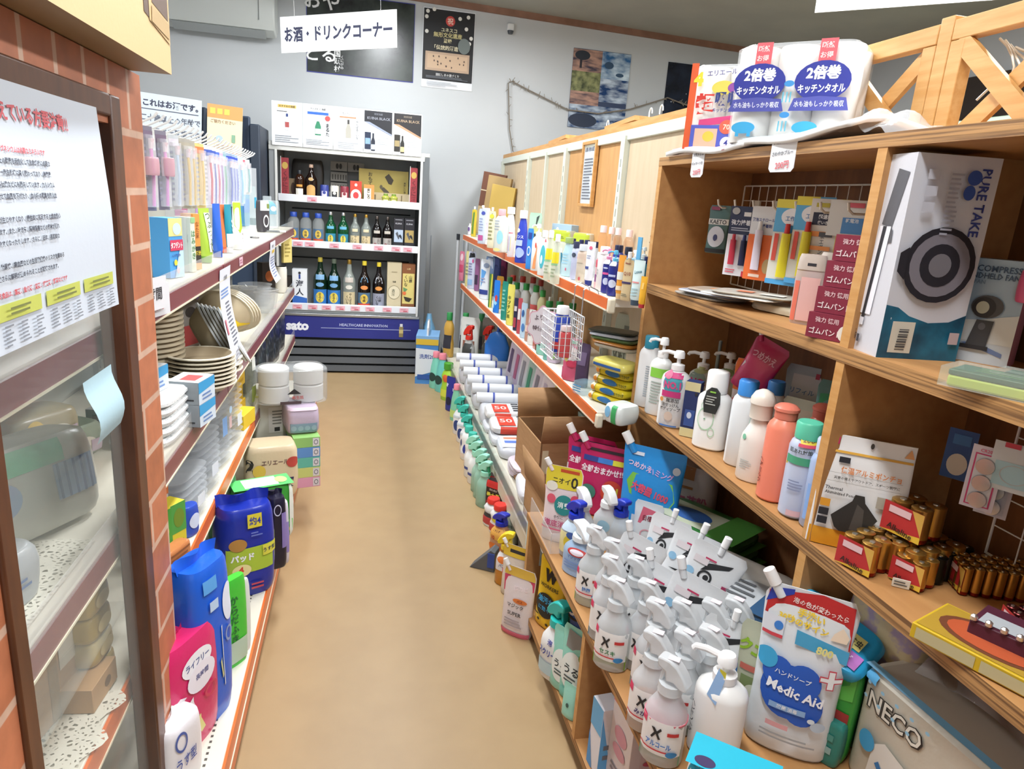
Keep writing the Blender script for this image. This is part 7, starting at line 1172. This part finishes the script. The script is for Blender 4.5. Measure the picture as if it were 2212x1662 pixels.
# ================= COUNTER STOCK =================
CZ = .4415
def CB(lb, x, y, zz, h, w, *a, **k): return bottle(k.pop('name', 'cleaner_bottle'), lb, x, y, zz, h, w, k.pop('rz', -50), *a, **k)
pouch('refill_pouch', 'pink and yellow deodorizer pouch with teal round badge, counter corner', .638,1.952,.441,.255,.125, -34, 'g:ecdfe2', [('r', -.5, .72, .5, 1, 'e0d03a'), ('t', 'ニオイ', -.05, .82, .07, '2c2a24', .5), ('t', '0', .3, .82, .14, '2c2a24', .2), ('r', -.1, .93, .4, .97, 'c8502c'), ('e', -.28, .74, .16, .06, 'e8e6d8'), ('e', .1, .52, .25, .13, '2a8a8a'), ('t', '消臭', .1, .52, .08, 'e8f0ee', .38, 0, .03), ('e', -.25, .58, .12, .06, 'd85a70'), ('e', .36, .62, .1, .05, 'd84a60'), ('t', '手軽に', 0, .36, .04, '5a5054', .5), ('t', '徹底消臭', 0, .27, .09, 'c04a78', .8), ('r', -.5, .18, .5, .2, 'd86a8a')])
crim = [('r', -.3, .9, .45, .94, '2c2028'), ('t', '全部おまかせ!!', .0, .66, .1, 'f0e4ea', .85, 0, .03), ('r', -.4, .76, -.1, .83, '2a3f8a'), ('r', -.1, .76, .2, .83, '3a7ac8'), ('r', .2, .76, .45, .83, 'd8d03a'), ('p', [(-.5, .1), (.5, .1), (.5, .5), (-.5, .58)], 'd8d4d6'), ('e', .25, .4, .2, .16, 'c8402c'), ('t', '2.1', .25, .4, .13, 'd8c83a', .32), ('e', -.2, .35, .16, .1, '3a7a6a')]
pouch('refill_pouch', 'crimson refill pouch with white spout, rear one behind the badge pouch', .817,2.212,.441,.261,.186, -38, 'g:b8245c', crim)
pouch('refill_pouch', 'crimson refill pouch with white spout, front one of two', .838,2.135,.441,.258,.181, -38, 'g:b8245c', crim)
pouch('refill_pouch', 'large bright blue refill pouch with green 1000 badge', .933,1.938,.441,.32,.207, -40, 'g:2a90d8', [('p', [(-.38, .62), (-.3, .72), (.35, .68), (.42, .5), (.3, .36), (-.3, .5)], '7ac04a'), ('t', '大容量 1000', .02, .56, .1, 'd8506a', .62, -12, .04), ('t', 'つめかえ', -.2, .8, .06, 'e8c8dc', .4, -8), ('t', 'ハミング', .15, .76, .07, 'd4a8d8', .4, -8), ('r', -.36, .9, -.16, .935, 'd8e0ea'), ('e', .38, .82, .06, .04, 'd8e0ea'), ('p', [(-.2, .3), (.1, .3), (.1, .12), (-.2, .12)], 'e0e6ee')], taper=1)
for k, a in enumerate(((.655,1.847,.441,.19,.089), (.812,1.873,.441,.179,.088))):
    CB('clear spray bottle with dark blue trigger head, %s' % ['left one with pale label', 'right one before the blue pouch'][k], *a, 't:d8e2ea', 's:2036b4', 'trig', 'spray', dec=[('r', -.45, .48, .45, .62, 'c8dcec'), ('r', -.45, .1, .45, .46, 'e8e2a8'), ('e', .05, .3, .25, .12, 'd8c43a'), ('e', .1, .43, .2, .06, '3a5a9a')] if k == 0 else [('r', -.4, .2, .4, .25, '9ab0c4')], nz=-20, n=2.5)
CB('clear bottle with white nozzle between the blue triggers', .777,1.905,.441,.201,.086, 't:dce2e4', 's:eceeee', 'trig', 'spray', nz=150, n=2.4, dec=[('e', .1, .4, .25, .1, '9cc4d8')])
CB('pale blue labelled bottle with white nozzle at the counter corner', .686,1.888,.441,.206,.085, 't:d4e4f0', 's:eceef0', 'trig', 'spray', nz=150, n=2.4, dec=[('t', '消臭', 0, .4, .1, '3a5a9a', .6)])
pouch('refill_pouch', 'white clear pouch with pink tag before the blue pouch', .89,1.839,.441,.178,.096, -44, 'g:dbe4ec', [('p', [(-.3, .6), (.48, .55), (.48, .85), (-.2, .9)], 'd86a84'), ('t', '白檀香', .1, .72, .1, '7a2a3c', .5), ('o', .05, .42, .22, .1, .2, 'd8a0b0')], spout='')
CB('rounded pale blue trigger bottle with red and white oval label', .648,1.751,.441,.157,.114, 't:a8c8ec', 's:dfe8ee', 'trig', 'spray', nz=150, n=2.2, dec=[('e', .05, .5, .28, .07, 'b8302c'), ('e', .05, .5, .2, .05, 'e0d8e4'), ('t', 'マジック', 0, .4, .07, '4a5a9a', .6), ('l', -.3, .15, .3, .32, 3, '7a9ad0')])
# translucent spray bottles
def mspray(lb, x, y, z, low='9acc6a', red=True, h=.225, w=.085, rz=-38, txt='', mid='3a7a4a', nz=168, grp=None):
    dec = [('r', -.47, .13, .47, .46, 'f0f2f2'), ('p', [(-.47, .02), (.47, .02), (.47, .2), (.1, .13), (-.47, .16)], low), ('r', -.47, .4, -.36, .47, 'c8305a'), ('p', [(-.22, .4), (-.14, .4), (-.08, .37), (.0, .41), (.03, .39), (-.05, .35), (.02, .3), (-.03, .29), (-.1, .34), (-.18, .29), (-.22, .3), (-.14, .355)], '2a2c30'), ('r', .16, .35, .4, .385, 'c83a3a')]
    if txt: dec += [('t', txt, -.02, .24, .055, mid, .6, 0, .03), ('r', -.47, .175, .2, .19, 'c8404a'), ('e', .3, .17, .12, .03, '3a8ac8')]
    t = bottle('spray_bottle', lb, x, y, z, h, w, rz, 't:d8dcdf', 't:e2e6e9', 'trig', 'spray', 2.3, .85, dec, 'spray bottle', grp, None, nz)
    MB().box(-.011, -.008, h + .0003, .011, .008, h + .0008, 'e4d4da').build('price_sticker', t)
    return t
FR = [('clear green based spray bottle with light blue lettering, counter front', '除菌', '3a7ac0', '7ac05a'), ('clear spray bottle with green lettering, red line and green base', 'セスキ', '2f7a4a', '8ac84a'), ('clear spray bottle with orange liquid, third along the counter front', 'みかん', '4a3f70', 'e08a2a'), ('clear spray bottle with pink ringed label, nearest on the counter front', 'アルコール', '3a7ac8', '8ac8b0')]
for k, a in enumerate(((.629,1.595,.665), (.596,1.332,.665), (.604,1.131,.665), (.6,1.046,.665))):
    t = mspray(FR[k][0], a[0], a[1], CZ, FR[k][3], txt=FR[k][1], mid=FR[k][2])
    if k == 2: MB().loft([(.003, .039, .033), (.06, .041, .035), (.062, .041, .035)], 'e08a2c', 2.3, 18).build('liquid', t)
    if k == 0: MB().loft([(.003, .039, .033), (.05, .041, .035)], 'a4cc7a', 2.3, 18).build('liquid', t)
    if k == 3: MB().loft([(.098, .0435, .037), (.102, .0435, .037)], 'd87a8a', 2.3, 18).build('label_ring', t)
NX = ['second column, farthest from the camera', 'second column, beside the pale blue bottle', 'second column, third back', 'third column, at the rear', 'third column, second bottle', 'third column, middle', 'behind the green lettered bottle', 'before the white refill pouches', 'beside the open pouch', 'at the right rear of the group', 'behind the pink ringed bottle', 'third from the foam pump', 'second from the foam pump']
MS = [(.652,1.52,.665), (.617,1.437,.665), (.682,1.427,.665), (.666,1.317,.665), (.654,1.238,.665), (.714,1.231,.665), (.783,1.224,.665), (.843,1.229,.665), (.67,1.125,.665), (.728,1.13,.665)]
NM = ['farthest one, beside the pale blue bottle', 'behind the green lettered bottle', 'before the farthest white pouch', 'second row, behind the green lettered bottle', 'second row, middle of the group', 'third row, below the open pouch', 'third row, before the square pouch', 'far right of the group near the dark blue pack', 'second row, left of the foam pump', 'behind the foam pump']
LC = ['3a5aa0', '7ab4d8', '4a6ab0', '5a8ab8', 'a0b8c8', '9ac0d0', '9ac07a', 'c0d0d0', '8ab86a', '8ac0a0']
for k, a in enumerate(MS): mspray('milky clear spray bottle, ' + NM[k], a[0], a[1], CZ, LC[k], rz=-30 - k * 3, nz=165 + k * 3)
# white refill pouches
def wp(lb, x, y, z, rot, h=.2, w=.13, c1='2f3f8a', blue=False, sp='c'):
    return pouch('refill_pouch', lb, x, y, z, h, w, 0, 'g:e2e5e8' if not blue else 'g:27447a', [('p', [(-.2, .66), (.25, .8), (.3, .86), (-.1, .78)], '24262a'), ('o', -.08, .6, .13, .085, .3, '24262a'), ('e', -.06, .6, .05, .035, '24262a'), ('p', [(-.35, .44), (0, .48), (.2, .44), (0, .42)], '24262a'), ('r', .25, .4, .42, .6, c1), ('r', -.38, .74, -.12, .82, 'dcd4d8'), ('r', -.2, .82, .0, .84, 'b8305a'), ('e', -.36, .6, .08, .05, '8ab8d8')], spout=sp, rot=rot)
SPX = [(.859,1.666,.655), (.883,1.581,.655), (.895,1.503,.655), (.701,1.582,.655), (.697,1.422,.655), (.767,1.363,.655), (.804,1.197,.655)]
SN = ['white refill pouch with dark swoosh, farthest of the row', 'white refill pouch with dark swoosh and red mark, second of the row', 'white refill pouch with dark swoosh, third and widest of the row', 'flat white refill pouch with fine print leaning by the right trigger', 'flat white refill pouch with red mark between the sprays', 'white refill pouch with square top between the sprays', 'small white refill pouch with blue badge by the large hand soap pouch']
for k, a in enumerate(SPX):
    wp(SN[k], a[0] - .01, a[1], CZ, (R(-4 if k != 6 else 0), R([8, 14, 16, 20, 20, 18, 6][k]), R([-40, -34, -34, -28, -30, -32, -36][k])), .215 if k < 6 else .2, [.12, .14, .15, .13, .14, .15, .12][k], ['2f3f8a', '3a4a9a', 'a0305a', 'c8402c', 'c8402c', 'c83a3a', '2f6ab0'][k], sp='c' if k < 3 or k == 6 else 'l')
CB('round white foam pump bottle with blue yellow hang tag', .713,1.043,.441,.229,.104, 's:f2f2f0', 's:f6f6f6', 'pump', 'pump', name='foam_pump_bottle', nz=175, n=2.2, dr=.8, rz=-44, dec=[('p', [(-.2, .66), (.0, .6), (.06, .82), (-.08, .9)], '8fb0d8'), ('p', [(-.08, .8), (.06, .76), (.06, .88), (-.06, .9)], 'd8cc3a'), ('v', 'ハンドソープ', -.44, .35, .05, '6a6a6c')])
pouch('hand_soap_pouch', 'big white and blue hand soap refill pouch with red top band', .877,1.041,.441,.358,.173, -38, 'g:dfe4e8', [('p', [(-.5, .8), (.5, .72), (.5, .97), (.1, 1), (-.5, .95)], 'c02a2c'), ('p', [(-.5, .88), (-.2, .96), (-.2, .99), (-.5, .97)], '2a3fa8'), ('t', '泡の色が変わったら', .1, .915, .035, 'f0dcd8', .6, -7), ('t', '手洗い', .02, .865, .05, 'e8c83a', .32, -7, .04), ('t', '30秒のサイン', -.05, .815, .045, 'e8c83a', .55, -7, .04), ('p', [(.25, .77), (.42, .765), (.44, .8), (.36, .85), (.28, .81)], 'f0dcc4'), ('r', -.48, .7, -.24, .82, 'd8dce4'), ('r', -.48, .7, -.24, .72, 'c8404a'), ('e', -.3, .77, .05, .025, '3a7ac8'), ('p', [(-.1, .7), (.5, .64), (.5, .72), (-.1, .78)], '4aa4d0'), ('t', '800', .22, .7, .045, 'e0d88a', .3, -6, .04),
  ('e', -.08, .42, .3, .16, '2458b8'), ('e', .1, .36, .22, .12, '2458b8'), ('e', -.22, .52, .17, .09, '2458b8'), ('e', .06, .5, .2, .1, '2458b8'), ('e', -.36, .58, .12, .06, '3aa0d0'), ('t', 'ハンドソープ', -.05, .52, .03, 'f0f4fa', .4, -5), ('t', 'Medic Aid', .0, .43, .06, 'f0f4fa', .62, -7, .03), ('r', -.25, .31, .15, .345, '8ab0dc'), ('t', '殺菌 消毒', -.05, .328, .025, 'f0f4fa', .34), ('p', [(.3, .5), (.38, .5), (.38, .54), (.46, .54), (.46, .575), (.38, .575), (.38, .615), (.3, .615), (.3, .575), (.22, .575), (.22, .54), (.3, .54)], 'd05060'), ('p', [(.31, .507), (.37, .507), (.37, .547), (.45, .547), (.45, .568), (.37, .568), (.37, .608), (.31, .608), (.31, .568), (.23, .568), (.23, .547), (.31, .547)], 'eef0f2'), ('e', .3, .27, .08, .03, 'b8c8d8'), ('e', .22, .3, .04, .015, 'd8e4ee'), ('r', -.25, .2, .0, .23, 'd8a0a4'), ('l', -.3, .12, .35, .17, 2, 'a0a4a8')], d=.085, cat='pouch')
pouch('refill_pouch', 'green lettered clear refill pouch behind the hand soap pouch', .859,1.128,.441,.224,.112, -42, 'g:b9bca4', [('t', 'クエン', -.1, .72, .15, '8ab02a', .8, -12, .05), ('r', -.4, .5, .2, .56, 'c0685a'), ('r', -.35, .12, .15, .45, '7a8a5a'), ('e', -.1, .3, .15, .08, 'd0d4c0')], spout='')
pack('aqua_pack', 'turquoise and white pack with dark round mark at the bottom edge', .636,.86,.441,.15, .15, .08, -40, 'g:e4eaec', [('r', -.5, .7, .5, 1, '20a8c8'), ('e', -.22, .62, .12, .1, '3a2f5a'), ('r', .05, .45, .2, .6, 'c8509a')], [('r', -.5, 0, .5, 1, '20b0cc'), ('e', -.3, .2, .12, .16, '3a2f5a')], cat='pack')
# packs at the back of the counter, left bay
for k in range(3):
    pack('sponge_pack', 'dark green film pack with blue oval, %s of the stack' % ('lowest', 'middle', 'topmost')[k], 1.06 - .004 * k, 1.78 + .01 * k, CZ + k * .046, .046, .33, .2, -66 + 3 * k, 'g:2f6a34', [('r', -.45, .3, .45, .7, '4a8a48')], [('p', [(-.4, .1), (.2, .1), (.2, .8), (-.4, .8)], 'b4bca4'), ('e', -.1, .45, .22, .22, '2f5a9a'), ('r', .2, 0, .5, 1, '4a8a3a')], cat='pack', group='stacked green film packs', bulge=.05)
pack('tape_pack', 'brown and white spare tape roll pack with pink lettering', 1.12, 2.0, CZ, .24, .16, .1, -48, 'g:c0b4ae', [('r', -.5, .68, .1, 1, 'a06a3a'), ('t', 'ダニ花粉', .0, .5, .2, 'b0607a', .85, 0, .03), ('t', 'スペアテープ', .05, .28, .1, '4a4044', .6), ('r', -.4, .72, .2, .82, 'b9aca4')], cat='pack', n=3.2)
tag(MB().tube([(-.13, 0, .045), (-.12, 0, .045), (.09, 0, .045), (.13, 0, .038), (.14, 0, .032)], .042, 'g:cfcdc8', 16).decals([('e', -.28, .6, .1, .3, '22242a'), ('e', -.38, .58, .06, .2, 'c4c8cc'), ('l', .2, .3, .4, .7, 4, '7a7c7c')], lambda u, v, o: (u, -.0435 - o + .02 * (v / .09 - .5) ** 2 * 4 * .3, v), .25, .09).build('bag_roll_pack', None, (1.05, 1.5, CZ + .065), (0, 0, R(-58))), 'pale grey film roll with black oval lying behind the white pouches', 'film roll')
pack('bag_pack', 'dark blue banded clear bag pack with round black 40 mark', 1.0, 1.35, CZ, .135, .2, .17, -56, 'g:b4b8bc', [('r', -.02, .0, .5, 1, '2a4f74'), ('e', -.06, .45, .11, .42, '1e1f24'), ('t', '40', -.1, .4, .3, 'd8dcdc', .1), ('r', .2, .5, .28, .75, 'd8c0c8')], [('r', -.05, .0, .5, 1, '2a4f74'), ('l', -.45, .2, -.1, .8, 4, '55585c'), ('r', .2, .4, .28, .6, 'd0b8c4')], cat='pack')
pack('bag_pack', 'pale green clear pack under the dark blue banded pack', .95, 1.2, CZ, .05, .2, .1, -52, 'g:a9b8a4', [('l', -.3, .3, .3, .7, 3, '4a5a4a')], cat='pack')
pack('bag_pack', 'silver film pack beneath the pale film roll', 1.08, 1.52, CZ, .062, .26, .16, -56, 'g:8a8e94', cat='pack')
# right bay of the counter
pack('wipe_pack', 'turquoise wet wipe pack with white round lettered badge lying askew', .955, 1.07, .668, .04, .19, .12, 0, 'g:2a9fd0', [('r', -.3, .2, .3, .5, '4ab4dc')], [('e', -.24, .55, .18, .34, 'dfe4f0'), ('t', 'ピレパラ', -.24, .5, .24, '3a4aa0', .32, 0, .03), ('r', .08, .45, .34, .72, 'd8cc7a'), ('t', '1年防虫', .21, .58, .14, '3a3a34', .24), ('r', .05, .12, .42, .4, 'b06ab8'), ('t', '防カビ', .2, .26, .14, 'e8dcf0', .3)], cat='pack', rot=(R(26), R(14), R(-62)), n=6)
pack('floral_pack', 'flower printed packs pressed behind the turquoise pack', 1.1, 1.05, CZ, .33, .17, .16, -70, FLOWER, [('r', -.5, .0, .5, .3, '2c4f8a')], cat='pack')
pack('green_pack', 'teal green film pack behind the litter box', 1.0, 1.06, CZ, .2, .12, .08, -60, 'g:1f7a6c', [('r', -.3, .3, .3, .6, '3a9a8a')], cat='pack', n=3)
for k in range(3): pack('green_pack', ['bright green sheet pack with white label beside the litter box', 'dark teal sheet pack behind the hand soap pouch', 'teal sheet pack with grey label at the bottom'][k], [.955, .9, .935][k], [1.01, 1.06, 1.0][k], CZ, [.215, .2, .1][k], [.085, .1, .08][k], .04, [-60, -50, -60][k], ['g:2f8f3a', 'g:1f5a54', 'g:2a7a70'][k], [('p', [(-.4, .6), (.4, .7), (.4, .95), (-.4, .9)], '5ab04a'), ('r', -.35, .42, .4, .56, '9a2f2c'), ('e', 0, .25, .25, .12, 'c4c8b8'), ('r', -.3, .05, .3, .15, 'd8d48a')] if k == 0 else [('r', -.3, .3, .3, .45, '8aa8a4'), ('r', -.3, .6, .3, .75, '4a8a80')], cat='pack')
t = thing('litter_box', 'cream litter sheet pack with black lettering and magenta corner', 'pack', (1.075, .79, CZ), -86)
w, h, d = .38, .24, .19
P_ = [(0, w / 2 * .98, d / 2 * .98), (.01, w / 2, d / 2), (h * .95, w / 2, d / 2), (h, w / 2 * .96, d / 2 * .9)]
b = MB().loft(P_, 'g:bdb8aa', 12, 32); f = surf(P_, 12)
b.decals([('p', [(.02, 0), (.48, 0), (.48, .62), (.14, .68), (.06, .5)], 'c02a70'), ('t', 'NECO', -.27, .76, .17, '2c2624', .34, 0, .06), ('t', 'NECO', -.27, .762, .15, 'd8d4c8', .32, 0, .015), ('e', .13, .46, .075, .13, '2a88c4'), ('t', '100', .3, .45, .12, 'f0e8ec', .2, 0, .03), ('t', '4', .27, .16, .24, 'd8c82a', .12, 0, .09), ('p', [(-.36, 0), (-.0, 0), (-.02, .3), (-.12, .46), (-.28, .52), (-.34, .44)], 'd4d2cc'), ('p', [(-.33, .18), (-.12, .3), (-.12, 0), (-.33, 0)], 'b9b0a0'), ('p', [(-.31, .3), (-.24, .2), (-.22, .22), (-.29, .34)], '2f6fa8'), ('e', -.38, .42, .05, .09, '3a94c4'), ('r', -.48, .9, -.4, .98, '5aa8d8')] + [('e', -.44 + .09 * (k % 5), .9 - .12 * (k // 5), .012, .015, '8ab4cc') for k in range(9)], f, w, h, step=1)
b.decals([('r', -.45, .1, .4, .8, 'aaa294'), ('r', -.5, 0, .3, .1, '7ab4d8')], lambda u, v, o: (u, v - d / 2, h + o + .001), w, d)
b.build('pack_body', t)
rn = random.Random(8)
f = lambda a, c: (-.15 + .3 * a, -.02 + .1 * c, h + .03 * math.sin(math.pi * a) + .035 * math.sin(a * 17 + c * 5) * math.sin(math.pi * c) + .04 * c * math.sin(math.pi * a))
MB().sheet(f, 34, 12, 'c:e2e4e8').build('film_flap', t)
pack('white_bag', 'white plastic bag top bulging behind the litter pack', 1.19, .55, CZ, .26, .1, .1, -58, 't:c4c4c8', cat='bag', n=2.4)
pack('cloth_pack', 'dark blue pack under the shelf at the right picture edge', 1.1, .55, CZ, .2, .3, .14, -62, 'g:2a3a4c', cat='pack')
# ---- under the counter ----
UZ = .0915
pouch('refill_pouch', 'yellow cleaner pouch with large black W on the lower counter shelf', .646,1.985,.091,.263,.132, -60, 'g:e4c01c', [('t', 'W', .0, .74, .16, '1e1c18', .6, 0, .08), ('t', 'WORKERS', .0, .6, .05, '3a3420', .7), ('e', -.02, .34, .36, .17, '20221f'), ('t', '油汚れ', -.02, .42, .09, '3aa4d8', .6, 0, .03), ('t', 'に効く!', -.02, .3, .07, '3aa4d8', .5), ('e', -.2, .12, .05, .02, '3a3420'), ('e', .12, .1, .05, .02, '3a3420'), ('r', -.4, .18, -.2, .2, '3a3420')], d=.06)
pouch('refill_pouch', 'blue refill pouch with round white lettering behind the yellow pouch', .721,1.92,.091,.246,.108, -58, 'g:2458a8', [('o', .0, .45, .4, .16, .2, '20221f'), ('t', 'CU', .0, .42, .14, 'e4e8ec', .6, 0, .05), ('r', -.4, .06, .4, .22, 'd8d0d4')], spout='')
bottle('cleaner_bottle', 'white toilet spray bottle with turquoise trigger and blue lettering', .599,1.741,.091,.26,.11, -56, 's:e6eaea', 's:2ab4ac', 'trig', 'spray', dec=[('t', 'スクリーン', .0, .36, .09, '2a3a9a', .8, 0, .03), ('t', '泡', .0, .5, .07, '3a3f9a', .4), ('r', -.4, .08, .4, .24, 'b9d4dc')], nz=-15)
for k in range(2):
    a = [(.603,1.678,.091,.203,.096), (.625,1.635,.091,.23,.113)][k]
    pouch('refill_pouch', ['mint refill pouch with white oval, left of two on the lower shelf', 'mint refill pouch with silver fold, right of two on the lower shelf'][k], *a, -58, 'g:8fd4c4', [('e', 0, .42, .38, .26, 'e2eae6'), ('t', 'うる', 0, .44, .12, '24343a', .5), ('l', -.2, .26, .2, .36, 2, '4a5a5c')] + ([('p', [(-.3, .72), (.5, .62), (.5, .9), (-.3, .95)], '8a8e8c'), ('e', .3, .66, .14, .06, '7a9a4a'), ('r', -.3, .0, .3, .16, '7accc0')] if k else []), spout='')
pouch('refill_pouch', 'small mint pouch lying below the two mint pouches', .59,1.56,.091,.108,.052, -58, 'g:9adccc', [('e', .0, .4, .1, .06, '3a5a54')], spout='')
wb = ('r', -.5, 0, .5, .18, '5aa4d8')
carton('tissue_carton', 'tall white and pink carton with pink top band under the counter', .70, 1.3, UZ, .3, .105, .14, -84, 'e4dfe2', [('r', -.5, .78, .5, 1, 'd87a90'), ('e', 0, .55, .3, .08, 'd8a0b0'), ('e', 0, .4, .3, .06, 'd8a0b0'), ('l', -.3, .1, .3, .25, 3, '8a8488')], r=[('r', -.5, .86, .5, 1, 'd8808f'), ('r', -.3, .3, .3, .8, 'e0d2d6'), ('e', -.05, .7, .2, .03, 'c8607a'), ('e', -.05, .55, .2, .03, 'c8607a'), ('e', -.05, .42, .2, .03, 'c8607a'), ('l', -.4, .08, .4, .2, 3, '9a949a')], cat='carton')
carton('tissue_carton', 'low blue and white carton before the tall pink carton', .622, 1.375, UZ, .2, .06, .05, -84, 'dfe2ea', [('r', -.5, .6, .5, 1, '6ab0e0'), ('p', [(-.5, 0), (0, 0), (-.5, .5)], '4a94d4')], r=[('p', [(-.5, .0), (.3, 0), (-.5, .9)], '5aa4dc'), ('l', -.3, .2, .3, .5, 2, '6a6e78')], cat='carton')
carton('tissue_carton', 'white and blue carton with printed flap at the near side', .75, 1.12, UZ, .24, .11, .12, -84, 'e2dfe0', [wb, ('e', 0, .6, .3, .12, 'd8a0b0')], r=[wb, ('r', -.3, .3, .2, .8, 'd8c4ca')], cat='carton')
pack('magenta_pack', 'glossy magenta pack beside the cartons under the counter', .68, .96, UZ, .24, .12, .1, -70, 'g:b8285c', [('e', 0, .6, .3, .2, 'd8708f')], cat='pack', n=2.8)
